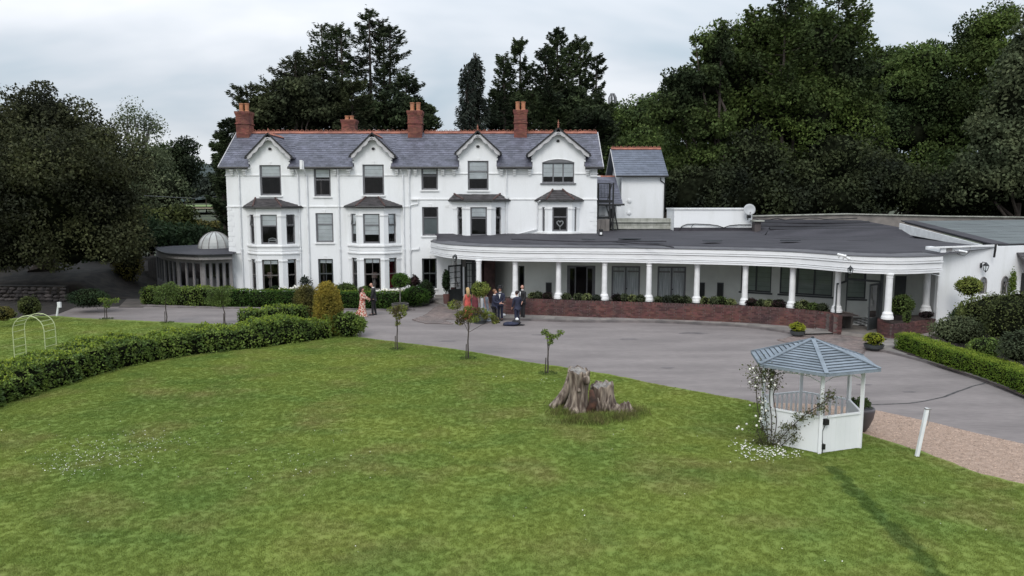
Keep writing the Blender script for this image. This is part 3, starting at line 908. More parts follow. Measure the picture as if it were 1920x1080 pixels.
gables = []
for (ax, ay, xl, xr, ey, wl, wr) in ((502, 250.5, 460, 548, 295, 468.5, 541), (697.5, 250, 655, 742, 293, 663.5, 733), (895.5, 246, 853, 940, 287.5, 861, 931), (1047, 240.5, 987, 1107.5, 290.5, 998.5, 1095.5)):
    gy = FY - .32
    gables.append(dict(ax=fx(ax, ay, gy), az=fz(ay, gy), xl=fx(xl, ey, gy), xr=fx(xr, ey, gy), ze=fz(ey, gy), wl=fx(wl, 300), wr=fx(wr, 300)))
def win(x0, x1, y0, y1, Y=FY): 
    return (fx(x0, (y0 + y1) / 2, Y), fx(x1, (y0 + y1) / 2, Y), fz(y1, Y), fz(y0, Y))
Wtop = [(win(487, 527, 309.5, 367), dict(style='sash', blind=.38, split=.62)), (win(588.5, 620, 316, 368.5), dict(style='sash', blind=.30, split=.6)),
        (win(680, 720, 308.5, 366), dict(style='sash', blind=.40, split=.6)), (win(790, 821, 314.5, 356.5), dict(style='sash', blind=.26, split=.64)),
        (win(877, 916, 301.5, 357), dict(style='sash', blind=.62, split=.64))]
Warch = win(1016.7, 1076.7, 305, 343)
Wmid = [(win(592, 625, 399.5, 455), dict(style='sash', blind=.98, split=.62)), (win(791.5, 822, 388, 442.5), dict(style='sash', split=.64))]
Wgnd = [(win(597, 625, 485.5, 541), dict(style='two', blind=.12)), (win(791.5, 819, 484.5, 541), dict(style='two', blind=.0))]
ZB = 8.95
wall = MB()
holes_all = [w[0] for w in Wtop + Wmid + Wgnd] + [Warch]
bays_x = [(-17.1, -13.7), (-10.6, -7.2), (-3.8, -.4)]
for a_, b_ in bays_x[:2]:
    holes_all += [(a_ + .22, b_ - .22, .45, 2.7), (a_ + .22, b_ - .22, 3.3, 5.6)]
holes_all += [(-3.55, -.65, 3.8, 6.0), (1.9, 4.18, 3.95, 6.0)]
def seg(xa, xb, h):
    hs = [(max(a, xa) - xa, min(b, xb) - xa, c, d) for a, b, c, d in holes_all if b > xa + .01 and a < xb - .01]
    panel(wall, (xa, FY, 0), (1, 0, 0), xb - xa, h, hs, .28)
x = X0
for g in gables:
    seg(x, g['wl'], ZE + .06); 
    hh = g['ze'] - .02
    seg(g['wl'], g['wr'], hh)
    # gable top
    s = (g['az'] - g['ze']) / (g['ax'] - g['xl'])
    zl = hh
    apz = g['az'] - .05
    sl_l = (g['az'] - g['ze']) / (g['ax'] - g['xl']); sl_r = (g['az'] - g['ze']) / (g['xr'] - g['ax'])
    pl = [(g['wl'], hh), (g['wr'], hh), (g['wr'], min(apz, g['ze'] + sl_r * (g['xr'] - g['wr']) - .05)), (g['ax'], apz - .02), (g['wl'], g['ze'] + sl_l * (g['wl'] - g['xl']) - .05)]
    wall.prism([(px_, FY, pz_) for px_, pz_ in pl], (0, .28, 0))
    # cheeks
    zc_ = g['ze']
    for xx in (g['wl'], g['wr'] - .2):
        wall.prism([(xx, FY + .29, ZE - .3), (xx, FY + .29, zc_ + .25), (xx, EY + (zc_ + .25 - ZE) / SL + .1, zc_ + .25), (xx, FY + .6, ZE - .3)], (.2, 0, 0))
    x = g['wr']
seg(x, X1, ZE + .06)
# side and back walls, end gables
for xx, sgn in ((X0, 1), (X1 - .28, 1)):
    wall.prism([(xx, FY + .29, 0), (xx, BY, 0), (xx, BY, ZE), (xx, RY, ZR - .12), (xx, FY + .29, ZE + .1)], (.28, 0, 0))
wall.bx(X0 + .29, X1 - .29, BY - .28, BY, 0, ZE)
hw = wall.build('wall', M['render'], house)
room = MB()
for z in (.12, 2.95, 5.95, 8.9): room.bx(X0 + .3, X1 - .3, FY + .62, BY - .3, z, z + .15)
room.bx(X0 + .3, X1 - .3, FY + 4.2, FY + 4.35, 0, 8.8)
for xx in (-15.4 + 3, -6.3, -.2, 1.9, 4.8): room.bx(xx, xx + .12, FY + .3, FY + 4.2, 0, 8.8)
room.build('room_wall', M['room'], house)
rr = MB(); rr.bx(-8.55, -7.6, FY + 1.2, FY + 1.25, .3, 2.7); rr.build('red_wall', M['red_room'], house, label='red interior wall seen through the bay window')

def put(Wd, **k):
    a, b, c, d = Wd[0]
    return window(house, (a, FY, c), (1, 0, 0), b - a, d - c, **{**Wd[1], **k})
for w_ in Wtop: put(w_, label='grey top floor sash window with a part-drawn pale blind')
put(Wmid[0], label='grey sash window with its white blind fully down')
put(Wmid[1], label='plain grey window with frosted lower pane')
for w_ in Wgnd: put(w_, fm=M['frame_dark'], sill=True, label='dark grey ground floor window with glazing bars')
fz_ = MB(); a, b, c, d = Wmid[1][0]; fz_.bx(a + .08, b - .08, FY + .2, FY + .21, c + .06, c + (d - c) * .62); fz_.build('frosted_pane', mat('frosted_glass', (.20, .23, .24), .4, var=.05), house)
# arched three-light window
a, b, c, d = Warch
aw = window(house, (a, FY, c), (1, 0, 0), b - a, d - c, 'case3', blind=.72, label='grey three-light window with a curved head', sill=False)
sm = MB(); sm.bx(a - .12, b + .12, FY - .09, FY - .003, c - .09, c - .004); sm.build('sill', M['frame'], aw)
hd = MB(); n = 10; top = [(a + (b - a) * i / n, d + .20 * math.sin(math.pi * i / n) ** .8 + .0) for i in range(n + 1)]
hd.prism([(x, FY - .012, z) for x, z in [(a, d + .001)] + top[1:-1] + [(b, d + .001)]], (0, .01, 0)); hd.build('arched_head', M['frame'], aw)
hm = MB(); hm.tube([(x, FY - .02, z + .03) for x, z in top], .03, 4); hm.build('hood_mould', M['trim'], aw)

# lintel strips and keystones over the square windows
for a, b, c, d in [w[0] for w in Wtop + Wmid + Wgnd]:
    k = MB(); kx = (a + b) / 2
    k.prism([(kx - .07, FY - .03, d + .003), (kx + .07, FY - .03, d + .003), (kx + .10, FY - .03, d + .2), (kx - .10, FY - .03, d + .2)], (0, .027, 0))
    k.build('keystone', M['trim'], house)

# string courses
def course(x0, x1, z, h=.07, d=.05, skip=()):
    cur = x0; segs = []
    for a, b in sorted(skip):
        if a < x1 and b > x0:
            if a > cur: segs.append((cur, a))
            cur = max(cur, b)
    if cur < x1: segs.append((cur, x1))
    for a, b in segs:
        m = MB(); m.bx(a, b, FY - d, FY - .002, z - h / 2, z + h / 2); m.build('string_course', M['trim'], house)
sk = [(w[0][0] - .01, w[0][1] + .01) for w in Wtop] + [(Warch[0] - .01, Warch[1] + .01)]
course(X0 - .04, fx(765), fz(328.5), skip=sk); course(fx(765), X1 + .04, fz(325.5), skip=sk)
bs = [(a - .02, b + .02) for a, b in bays_x]
course(X0 - .04, fx(768), fz(387.5), skip=bs); course(fx(784), X1 + .04, fz(373.5), skip=bs + [(1.75, 4.35)])
course(X0 - .04, fx(452), fz(474.5))
# quoins
for i in range(17):
    for xa, xb, y0 in ((X0 - .012, X0 + (.42 if i % 2 else .26), 5.75),):
        q = MB(); z = y0 - i * .33
        q.bx(xa, xb, FY - .022, FY - .003, z - .13, z + .13); q.build('quoin', M['render'], house)
for i in range(7):
    q = MB(); z = 5.9 - i * .28; q.bx(X1 - (.42 if i % 2 else .26), X1 + .012, FY - .022, FY - .003, z - .12, z + .12); q.build('quoin', M['render'], house)
# eaves corbels
for px_ in (435.5, 459, 549.5, 629, 654, 744, 767.5, 779, 830.5, 851.5, 940.5, 964.5, 993, 1101.5):
    cx0 = fx(px_, 318); c = MB()
    c.bx(cx0 - .11, cx0 + .11, FY - .30, FY - .003, ZE - .25, ZE - .12); c.bx(cx0 - .09, cx0 + .09, FY - .20, FY - .003, ZE - .38, ZE - .255); c.bx(cx0 - .075, cx0 + .075, FY - .12, FY - .003, ZE - .50, ZE - .385)
    c.build('corbel', M['trim'], house)
# soffit and gutters between the gables
ed = [X0 - .35] + sum(([g['wl'] - .03, g['wr'] + .03] for g in gables), []) + [X1 + .35]
for i in range(0, len(ed), 2):
    m = MB(); m.bx(ed[i], ed[i + 1], EY + .04, FY - .003, ZE - .10, ZE - .04); m.build('soffit', M['trim'], house)
    m = MB(); m.tube([(ed[i], EY - .06, ZE - .03), (ed[i + 1], EY - .06, ZE - .03)], .075, 8); m.build('gutter', M['black'], house)

# main roof
rf = MB(); sm_ = MB(); L_ = math.hypot(RY - EY, ZR - ZE); V_ = Vector((0, RY - EY, ZR - ZE)).normalized()
segs = []
for i in range(0, len(ed), 2): segs.append((ed[i], ed[i + 1], 0.0))
for g in gables: segs.append((g['wl'] - .03, g['wr'] + .03, (FY + .35 - EY) / math.cos(math.atan(SL))))
for a, b, v0 in segs:
    slates(sm_, (a, EY, ZE), (1, 0, 0), V_, [(0, v0), (b - a, v0), (b - a, L_), (0, L_)], .235, .30)
    rf.ob(Vector((a, EY, ZE)) + V_ * v0 - Vector((0, 0, .07)), (b - a, 0, 0), V_ * (L_ - v0), (0, 0, .06))
rf.ob((X0 - .35, 2 * RY - EY, ZE - .05), (X1 - X0 + .7, 0, 0), Vector((0, -(RY - EY), ZR - ZE)), (0, 0, .06))
roof = rf.build('roof', M['slate'], house)
sm_.build('slates', M['slate'], roof, kind='stuff')
for xx in (X0 - .38, X1 + .33):
    ve = MB(); ve.ob(Vector((xx, EY, ZE - .1)), (.05, 0, 0), V_ * L_, (0, 0, .15)); ve.ob(Vector((xx, 2 * RY - EY, ZE - .1)), (.05, 0, 0), Vector((0, -(RY - EY), ZR - ZE)), (0, 0, .15))
    ve.build('verge_board', M['verge'], roof)

ch_def = [(454.5, 51.5, 27, 208.5, 256), (777.5, 51.5, 29, 207, 255), (976, 51.5, 27, 205.5, 253)]
chx = []
for cxp, cyy, wpx, yt, yb in ch_def:
    pxm = cyy / FPX * 1.0; w = wpx * cyy / FPX * .86; cxx = fx(cxp, 230, cyy - .45)
    zt = fz(yt, cyy - .45); zb = main_z(cyy - .5) - .1; ph = 15.5 * cyy / FPX
    chimney(roof, cxx, cyy, w, .95, zb, zt, [cxx - w * .22, cxx + w * .22], ph)
    chx.append((cxx - w / 2, cxx + w / 2))
ridge_run(roof, (X0 - .3, RY, ZR + .06), (X1 + .3, RY, ZR + .06), RIDGE_C, skip=chx)
cb = fx(655.5, 235, 54.2); chimney(roof, cb, 54.2, .95, .9, ZE + .3, fz(224, 53.8), [cb - .17, cb + .17], .3)

# gable roofs, bargeboards, finials
for gi, g in enumerate(gables):
    gy = FY - .32; az, ze, ax = g['az'], g['ze'], g['ax']
    yb_ = min(EY + (az - ZE) / SL, RY + .02); yv = EY + (ze - ZE) / SL
    r_ = MB(); s_ = MB()
    for xe in (g['xl'], g['xr']):
        sg = 1 if xe > ax else -1
        P0 = Vector((xe, gy, ze)); up = Vector((ax - xe, 0, az - ze)); Ls = up.length; up.normalize()
        U = Vector((0, 1, 0))
        r_.prism([(ax, gy, az), (ax, yb_, az), (xe, yv, ze), (xe, gy, ze)], (0, 0, -.06))
        slates(s_, P0, U, up, [(0, 0), (yv - gy, 0), (yb_ - gy, Ls), (0, Ls)], .235, .30)
    dr = r_.build('gable_roof', M['slate'], house)
    s_.build('slates', M['slate'], dr, kind='stuff')
    ridge_run(dr, (ax, gy, az + .05), (ax, max(yb_, gy + .35), az + .05), RIDGE_P)
    for xe in (g['xl'], g['xr']):
        sg = 1 if xe > ax else -1
        # bargeboard with scalloped lower edge
        A = Vector((ax, gy - .03, az - .01)); B = Vector((xe, gy - .03, ze - .01)); dv = (B - A); Ln = dv.length; dv.normalize(); nv = Vector((dv.z * -sg, 0, dv.x * sg)); 
        if nv.z > 0: nv = -nv
        n = 36; topl = []; low = []
        for i in range(n + 1):
            t = i / n; w_ = .17 + .075 * abs(math.sin(t * math.pi * 4.0)) + (.05 if t < .04 else 0)
            topl.append(A + dv * Ln * t); low.append(A + dv * Ln * t + nv * w_ + Vector((0, 0, 0)))
        bb = MB()
        for i in range(n):
            q = [topl[i], topl[i + 1], low[i + 1], low[i]]
            bb.prism(q, (0, .04, 0))
        bb.build('bargeboard', M['verge'], dr)
        vg = MB(); vg.bar(A + Vector((0, -.02, .03)), B + Vector((0, -.02, .03)), .09, .05, up=(0, 1, 0)); vg.bar(B + Vector((-.1 * sg, -.02, .01)), B + Vector((.04 * sg, -.02, -.05)), .1, .1)
        vg.build('verge_capping', M['black'], dr)
    # apex half-round and round vent
    v = MB(); pts = [(ax + .16 * math.cos(t), gy - .05, az - .42 + .16 * math.sin(t)) for t in [math.pi * k / 8 for k in range(9)]]
    v.tube(pts, .035, 4); v.prism([(ax + .15 * math.cos(math.pi * k / 8), gy + .02, az - .42 + .15 * math.sin(math.pi * k / 8)) for k in range(9)], (0, .02, 0)); v.build('apex_arch', M['verge'], dr)
    v = MB(); zc1 = az - (.95 if gi < 3 else .78)
    v.prism([(ax + .11 * math.cos(t), FY - .012, zc1 + .09 * math.sin(t)) for t in [2 * math.pi * k / 14 for k in range(14)]], (0, .01, 0)); v.build('round_vent', M['black'], house)
    v = MB(); v.tube([(ax + .135 * math.cos(t), FY - .015, zc1 + .115 * math.sin(t)) for t in [2 * math.pi * k / 14 for k in range(15)]], .02, 4); v.build('vent_ring', M['trim'], house)
    if gi != 1:
        f = MB(); fh = (.32, 0, .40, .52)[gi]
        f.lathe([(.06, 0), (.045, fh * .3), (.08, fh * .38), (.03, fh * .45), (.065, fh * .6), (.03, fh * .7), (.008, fh)], (ax, gy + .08, az + .04), 8)
        f.build('finial', M['terra'], dr)
    # little brackets where the gable wall meets the eaves
    for xx, sg in ((g['wl'], -1), (g['wr'], 1)):
        for k in range(2):
            b_ = MB(); b_.bx(min(xx, xx + sg * .08), max(xx, xx + sg * .08), FY - .05, FY + .1, ze - .22 - k * .2, ze - .08 - k * .2); b_.build('corbel', M['trim'], house)

# ------------------------------------------------------------------ bays
def bay(x0, xa, xb, x1, p, z0, z1, wins, roofz, name='bay_wall', rt=None, bands=(), oh=.2, flat=False, tiers_side=None):
    A, B, C, E = (x0, FY), (xa, FY - p), (xb, FY - p), (x1, FY)
    mb = MB()
    sides = [(A, B), (B, C), (C, E)]
    jobs = []
    for k, (P, Q) in enumerate(sides):
        U = Vector((Q[0] - P[0], Q[1] - P[1], 0)); Lk = U.length; hs = []
        for (wz0, wz1, wf, ws, opt) in wins:
            ww = wf if k == 1 else ws
            if ww <= 0: continue
            u0 = (Lk - ww) / 2; u1 = u0 + ww
            hs.append((u0, u1, wz0 - z0, wz1 - z0)); jobs.append((k, P, U.normalized(), u0, ww, wz0, wz1, opt))
        panel(mb, (P[0], P[1], z0), U, Lk, z1 - z0, hs, .16)
    mb.prism([(A[0], A[1], z0 - .0), (B[0], B[1], z0), (C[0], C[1], z0), (E[0], E[1], z0)], (0, 0, .05))
    bw = mb.build(name, M['render'], house)
    for k, P, U, u0, ww, wz0, wz1, opt in jobs:
        o = dict(opt); side = k != 1
        if side:
            o['tilt'] = o.pop('side_tilt', 0)
            if o.get('style') == 'two': o['style'] = 'sash'
            if 'side_blind' in o: o['blind'] = o['side_blind']
        else: o.pop('side_tilt', None)
        o.pop('side_blind', None)
        O = Vector((P[0], P[1], wz0)) + U * u0
        window(house, O, U, ww, wz1 - wz0, rec=.07, sill=False, fb=.055 if not side else .05, **o)
    path = [A, B, C, E]
    for z, h, d in bands:
        b = MB(); b.sweep([(A[0] - .02, A[1] - .0), B, C, (E[0] + .02, E[1])], [(.002, z - h / 2), (.002, z + h / 2), (d, z + h / 2 - .01), (d, z - h / 2)]); b.build('bay_string_course', M['trim'], bw)
    # capitals of the pillars
    for (wz0, wz1, wf, ws, opt) in wins:
        for k, (P, Q) in enumerate(sides):
            U = Vector((Q[0] - P[0], Q[1] - P[1], 0)); Lk = U.length; U.normalize(); N = U.cross(ZUP); ww = wf if k == 1 else ws
            u0 = (Lk - ww) / 2
            for a, b in ((-.03 if k == 1 else 0, u0 - .0), (u0 + ww, Lk + (.03 if k == 1 else 0))):
                c = MB(); c.ob(Vector((P[0], P[1], wz1 - .13)) + U * a + N * .003, U * (b - a), ZUP * .075, N * .04); c.build('pilaster_capital', M['trim'], bw)
    # roof
    if rt:
        tx0, tx1, tz = rt
        r = MB(); s = MB(); o2 = oh
        a_ = (A[0] - o2 * 1.2, FY, roofz); b_ = (B[0] - o2 * .6, FY - p - o2, roofz); c_ = (C[0] + o2 * .6, FY - p - o2, roofz); e_ = (E[0] + o2 * 1.2, FY, roofz)
        t0 = (tx0, FY, tz); t1 = (tx1, FY, tz)
        r.add([a_, b_, c_, e_, t0, t1], [(0, 1, 4), (1, 2, 5, 4), (2, 3, 5)])
        r.prism([a_, b_, c_, e_], (0, 0, -.09))
        ro = r.build('bay_roof', M['slate_brown'], house)
        def sl(P, Q, T0, T1):
            P, Q, T0, T1 = map(Vector, (P, Q, T0, T1)); U = (Q - P).normalized(); h = T0 - P; Vv = (h - U * h.dot(U)); hl = Vv.length; Vv.normalize()
            slates(s, P, U, Vv, [(0, 0), ((Q - P).length, 0), ((T1 - P).dot(U), hl), ((T0 - P).dot(U), hl)], .2, .28)
        sl(b_, c_, t0, t1)
        P, Q = Vector(a_), Vector(b_); 
        for (P, Q, T) in ((a_, b_, t0), (c_, e_, t1)):
            P, Q, T = Vector(P), Vector(Q), Vector(T); U = (Q - P).normalized(); h = T - P; Vv = h - U * h.dot(U); hl = Vv.length; Vv.normalize()
            slates(s, P, U, Vv, [(0, 0), ((Q - P).length, 0), ((T - P).dot(U), hl)], .2, .28)
        s.build('slates', M['slate_brown'], ro, kind='stuff')
        for P, Q in ((b_, t0), (c_, t1)):
            h = MB(); h.tube([Vector(P) + Vector((0, 0, .03)), Vector(Q) + Vector((0, 0, .05))], .055, 6); h.build('hip_tile', mat_hip, ro)
        gt = MB(); gt.tube([Vector(a_) + Vector((0, 0, -.05)), Vector(b_) + Vector((0, -.03, -.05)), Vector(c_) + Vector((0, -.03, -.05)), Vector(e_) + Vector((0, 0, -.05))], .05, 6); gt.build('gutter', M['black'], ro)
    return bw
mat_hip = mat('worn_hip_tile', (.10, .055, .05), .8, var=.2, scale=6)
BYF = FY - .95
bz = lambda y: fz(y, BYF)
up1 = (bz(458), bz(402.5), 1.06, .62, dict(style='sash', blind=.36, split=.62, side_tilt=.18, side_blind=0, label='grey first floor bay window sash'))
gd1 = (bz(546), bz(487), 1.06, .62, dict(style='two', blind=.13, side_blind=.1, label='brown-grey ground floor bay window', fm=M['frame_brown']))
bands = [(bz(458) - .14, .10, .07), (bz(476), .08, .07), (bz(470.5), .03, .02), (bz(546) - .1, .12, .08), (bz(391.5), .06, .05)]
bay(-17.1, -16.2, -14.62, -13.7, .95, 0, bz(388), [up1, gd1], bz(387.5), rt=(fx(481), fx(518), fz(372)), bands=bands)
up2 = (bz(456.5), bz(401), 1.06, .62, dict(style='sash', blind=.72, split=.62, side_tilt=.18, side_blind=.7, label='grey first floor bay window sash'))
gd2 = (bz(544), bz(484.5), 1.06, .62, gd1[4])
bay(-10.6, -9.7, -8.12, -7.2, .95, 0, bz(387), [up2, gd2], bz(386.5), rt=(fx(688), fx(710), fz(369.5)), bands=[(z + .03, h, d) for z, h, d in bands])
up3 = (bz(442.5), bz(388.5), 1.06, .50, dict(style='sash', blind=.32, split=.62, side_tilt=.16, side_blind=0, label='grey first floor bay window sash'))
bay(-3.8, -2.9, -1.32, -.4, .95, 0, bz(376), [up3], bz(374.5), rt=(fx(852), fx(938), fz(364.5)), bands=[(bz(442.5) - .10, .07, .06), (bz(379), .06, .05)], oh=.24)
ob = FY - .6; oz = lambda y: fz(y, ob)
up4 = (oz(434), oz(388.5), .98, .24, dict(style='sash', split=.6, label='tall grey sash window with a white heart ornament behind it'))
bay(1.72, 2.30, 3.82, 4.36, .6, oz(441), oz(375), [up4], oz(374.5), name='oriel_wall', rt=(fx(1036), fx(1054), fz(356)), bands=[(oz(437), .10, .10), (oz(379), .05, .04)])

# things seen in the windows
def lamp(px_, label):
    c = D(px_, 545, FY - .25); c.z = bz(545) ; x, y = c.x, c.y
    t = thing('table_lamp', label, 'table lamp', (x, y, c.z), 'table lamps in the ground floor bays')
    m = MB(); zt = bz(512.5)
    m.lathe([(.17, zt - .36), (.20, zt - .36), (.18, zt), (.16, zt)], (x, y, 0), 14); m.build('lamp_shade', mat('lampshade', (.36, .25, .23), .9, var=.1), t, smooth=False)
    m = MB(); m.lathe([(.12, 0), (.12, .04), (.05, .1), (.09, .25), (.13, .42), (.07, .58), (.03, .66), (.03, .8)], (x, y, c.z + .02), 12); m.build('lamp_base', mat('lamp_base_grey', (.33, .28, .26), .5, var=.1), t, smooth=True)
lamp(507, 'table lamp with a drum shade in the left ground floor bay window')
lamp(703, 'table lamp with a drum shade in front of a red wall in the second bay')
def heart():
    c = D(1050, 419, FY - .25); t = MB()
    pts = []
    for i in range(25):
        a = 2 * math.pi * i / 24
        pts.append((c.x + .20 * (16 * math.sin(a) ** 3) / 16, c.y, c.z + .19 * (13 * math.cos(a) - 5 * math.cos(2 * a) - 2 * math.cos(3 * a) - math.cos(4 * a)) / 14))
    t.tube(pts, .032, 6, cap=False); t.tube([(c.x, c.y, c.z - .22), (c.x, c.y, c.z - .42)], .025, 6); t.bx(c.x - .12, c.x + .12, c.y - .05, c.y + .05, c.z - .46, c.z - .42)
    t.bx(c.x - .48, c.x + .48, c.y - .1, c.y + .1, c.z - .50, c.z - .465)
    o = t.build('heart_ornament', M['trim'], None, label='white heart ornament on a stand in the oriel window', cat='ornament')
heart()
def chair_in(px_, py_, lab):
    c = D(px_, py_, FY + .1); m = thing('bedroom_chair', lab, 'chair', (c.x, c.y, c.z - .5))
    k = MB(); x, y, z = c.x, c.y, c.z
    k.tube([(x - .24, y, z - .12), (x - .25, y, z + .08), (x - .12, y, z + .13), (x, y, z + .16), (x + .12, y, z + .13), (x + .25, y, z + .08), (x + .24, y, z - .12)], .035, 6)
    k.bx(x - .24, x + .24, y - .02, y + .02, z - .02, z + .05); k.build('backrest', M['trim'], m)
    k = MB(); k.bx(x - .24, x + .24, y, y + .4, z - .2, z - .13); k.build('seat', M['trim'], m)
    for a in (-.2, .2):
        for b in (.02, .36):
            k = MB(); k.bx(x + a - .02, x + a + .02, y + b - .02, y + b + .02, z - .6, z - .2); k.build('leg', M['trim'], m)
chair_in(511, 451, 'white ornate chair back seen inside the left first floor bay window')

# downpipes
def pipe(pts, r=.045, m='pipe', parent=None, name='downpipe', clips=True):
    mb = MB(); mb.tube(pts, r, 8); o = mb.build(name, M[m], parent if parent is not None else house, smooth=False)
    return o
FP = FY - .09
for px_, y0, y1, kx in ((452.5, 318, 556, 447), (562.5, 318, 556, 557), (637, 318, 556, 635), (757.5, 318, 556, 752), (768.5, 326, 556, 768.5)):
    xx = fx(px_, 430)
    pts = [(fx(kx, 318), FY - .3, ZE - .1), (fx(kx, 318), FY - .28, ZE - .18), (xx, FP, fz(y0 + 10)), (xx, FP, .1)]
    pipe(pts)
    for yb in (389, 470):
        c = MB(); z = fz(yb); c.lathe([(.07, 0), (.075, .12), (.06, .14)], (xx, FP, z), 8); c.build('pipe_collar', M['pipe'], house)
xx = fx(577.5, 400)
pipe([(fx(572.5, 305), FY - .55, fz(303)), (fx(573, 318), FY - .5, fz(318)), (xx, FP, fz(331)), (xx, FP, .1)], .055, name='soil_pipe')
c = MB(); c.bx(fx(571), fx(575.5), FY - .64, FY - .46, fz(318), fz(301)); c.build('flue_cowl', M['trim'], house)
xx = fx(949.5, 380)
pipe([(fx(949, 318), FY - .3, ZE - .12), (xx, FP, ZE - .35), (xx, FP, fz(440))])
hp = MB(); hp.prism([(xx - .13, FP - .1, fz(368)), (xx + .13, FP - .1, fz(368)), (xx + .09, FP - .1, fz(373)), (xx - .09, FP - .1, fz(373))], (0, .2, 0)); hp.build('rainwater_hopper', M['pipe'], house)
pipe([(1.80, FY - .45, oz(376)), (1.62, FP, oz(380)), (1.62, FP, oz(430)), (fx(980, 436), FP - .05, oz(437)), (fx(952, 441), FP - .1, fz(442))])
pipe([(fx(1107, 316), FY - .3, ZE - .12), (fx(1107, 318), FP, ZE - .25), (fx(1107, 328), FP, fz(330.5)), (X1 + .2, FP, fz(331))])
for hx, hy in ((773, 374.5),):
    b = MB(); b.bx(fx(772), fx(786), FY - .15, FY - .003, fz(375), fz(372.5)); b.build('string_course', M['trim'], house)
pipe([(fx(784, 376), FP, fz(376)), (fx(784, 382), FP, fz(382)), (fx(769, 385), FP, fz(385))], .035, name='overflow_pipe')
pipe([(fx(786, 463), FP, fz(463)), (fx(786, 467), FP, fz(467)), (fx(772, 468.5), FP, fz(468.5)), (fx(770, 474), FP, fz(474))], .035, name='overflow_pipe')
b = MB(); b.bx(fx(835), fx(842), FY - .02, FY - .003, fz(389), fz(384)); b.build('air_vent', M['trim'], house)
# ------------------------------------------------------------------ curved veranda wing
wing = thing('veranda_wing', 'single-storey white wing with a curved columned veranda and flat felt roof', 'building', (8, 41, 0))
f_px = [(815, 479), (835, 482.5), (862, 485.3), (905, 488), (960, 489.6), (1016, 490.4), (1072, 491), (1180, 492.2), (1296, 494.8), (1400, 497.5), (1480, 501), (1535, 505.3), (1583, 509.7), (1629, 512.6), (1670, 513.6), (1712, 513.2), (1766, 510.4)]
FZ0, FZ1 = 3.0, 3.86
FC = [(-5.06, FY - .02), (-5.02, 47.2), (-4.95, 45.9)] + [(G(x, y, FZ0).x, G(x, y, FZ0).y) for x, y in f_px[1:]]
FCs = resample(catmull(FC, 8), .45)
# underside and boards of the fascia
for z0, z1, o0 in ((3.0, 3.08, .07), (3.10, 3.165, .045), (3.19, 3.43, .0), (3.455, 3.53, .045), (3.555, 3.745, .01)):
    b = MB(); b.sweep(FCs, [(o0 - .14, z0), (o0 - .14, z1), (o0, z1), (o0, z0)]); b.build('fascia_board', M['fascia'], wing)
b = MB(); b.sweep(FCs, [(-.20, 2.99), (-.20, 3.74), (-.15, 3.74), (-.15, 2.99)]); b.build('fascia_backing', M['verge'], wing)
b = MB(); b.sweep(FCs, [(-.25, 3.75), (-.25, 3.78), (.035, 3.78), (.035, 3.75)]); b.build('roof_edge', M['felt_grey'], wing)

# back edge of the low roof, mapped point by point from the fascia
HX = X1
CORN = (20.35, 35.3)
def back_pt(t):
    # t in 0..1 along the fascia
    keys = [(0, (-5.0, FY - .005, 4.14)), (.50, (5.40, FY - .005, 4.16)), (.505, (5.50, 51.0, 4.30)), (.72, (15.9, 50.2, 4.35)), (.74, (16.1, 47.2, 4.05)), (.93, (23.4, 44.2, 4.1)), (1, (23.6, 36.4, 4.0))]
    for (a, p), (b, q) in zip(keys, keys[1:]):
        if t <= b: s = (t - a) / (b - a); return tuple(u + (v - u) * s for u, v in zip(p, q))
    return keys[-1][1]
inner_ = offset(FCs, -.2); n = len(FCs)
acc = [0]
for i in range(1, n): acc.append(acc[-1] + math.dist(FCs[i], FCs[i - 1]))
nk = 7; V = []; F = []
for i in range(n):
    bp_ = back_pt(acc[i] / acc[-1])
    for k in range(nk):
        t = k / (nk - 1); x = inner_[i][0] + (bp_[0] - inner_[i][0]) * t; y = inner_[i][1] + (bp_[1] - inner_[i][1]) * t; z = 3.765 + (bp_[2] - 3.765) * t
        if 0 < k < nk - 1: z += random.uniform(-.012, .012)
        V.append((x, y, z))
for i in range(n - 1):
    for k in range(nk - 1): F.append((i * nk + k, (i + 1) * nk + k, (i + 1) * nk + k + 1, i * nk + k + 1))
m = MB(); m.add(V, F); flat = m.build('flat_roof', M['felt'], wing, smooth=True)
# raised lap of felt following the edge, and other laps
def lap(path, z, w=.10, h=.045, nm='felt_lap', mt='felt'):
    b = MB(); P = resample(path, .4); b.sweep([(x + random.uniform(-.03, .03), y + random.uniform(-.04, .04)) for x, y in P], [(-w, z - .05), (0, z + h), (w, z + .01), (w, z - .05)]); b.build(nm, M[mt], flat)
e1 = offset(FCs, -1.15); lap(e1[3:], 3.85, .13, .07)
b = MB(); P1, P2 = offset(FCs, -.24), offset(FCs, -1.03)
b.add([(x, y, 3.785) for x, y in P1] + [(x, y, 3.85) for x, y in P2], [(i, i + 1, n + i + 1, n + i) for i in range(n - 1)]); b.build('edge_felt', M['felt_grey'], flat)
for px, z in (([(1150, 452), (1240, 458), (1262, 462)], 4.05), ([(960, 447), (1090, 452), (1250, 451)], 4.08), ([(1440, 446), (1560, 449), (1640, 452)], 4.02)):
    P = [G(x, y, z) for x, y in px]; lap([(p.x, p.y) for p in P], z - .02, .05, .012)
# dark puddled patches of repair felt
for px_, py_, w_ in ((1215, 452, .9), (1335, 452, .6), (1480, 451, .7), (1105, 449, .5), (1180, 448, .8)):
    c = G(px_, py_, 4.03); b = MB(); b.prism([(c.x + w_ * math.cos(a) * random.uniform(.7, 1), c.y + .35 * math.sin(a), c.z) for a in [k * .7 for k in range(9)]], (0, 0, .03)); b.build('felt_patch', M['gaz_edge'], flat)
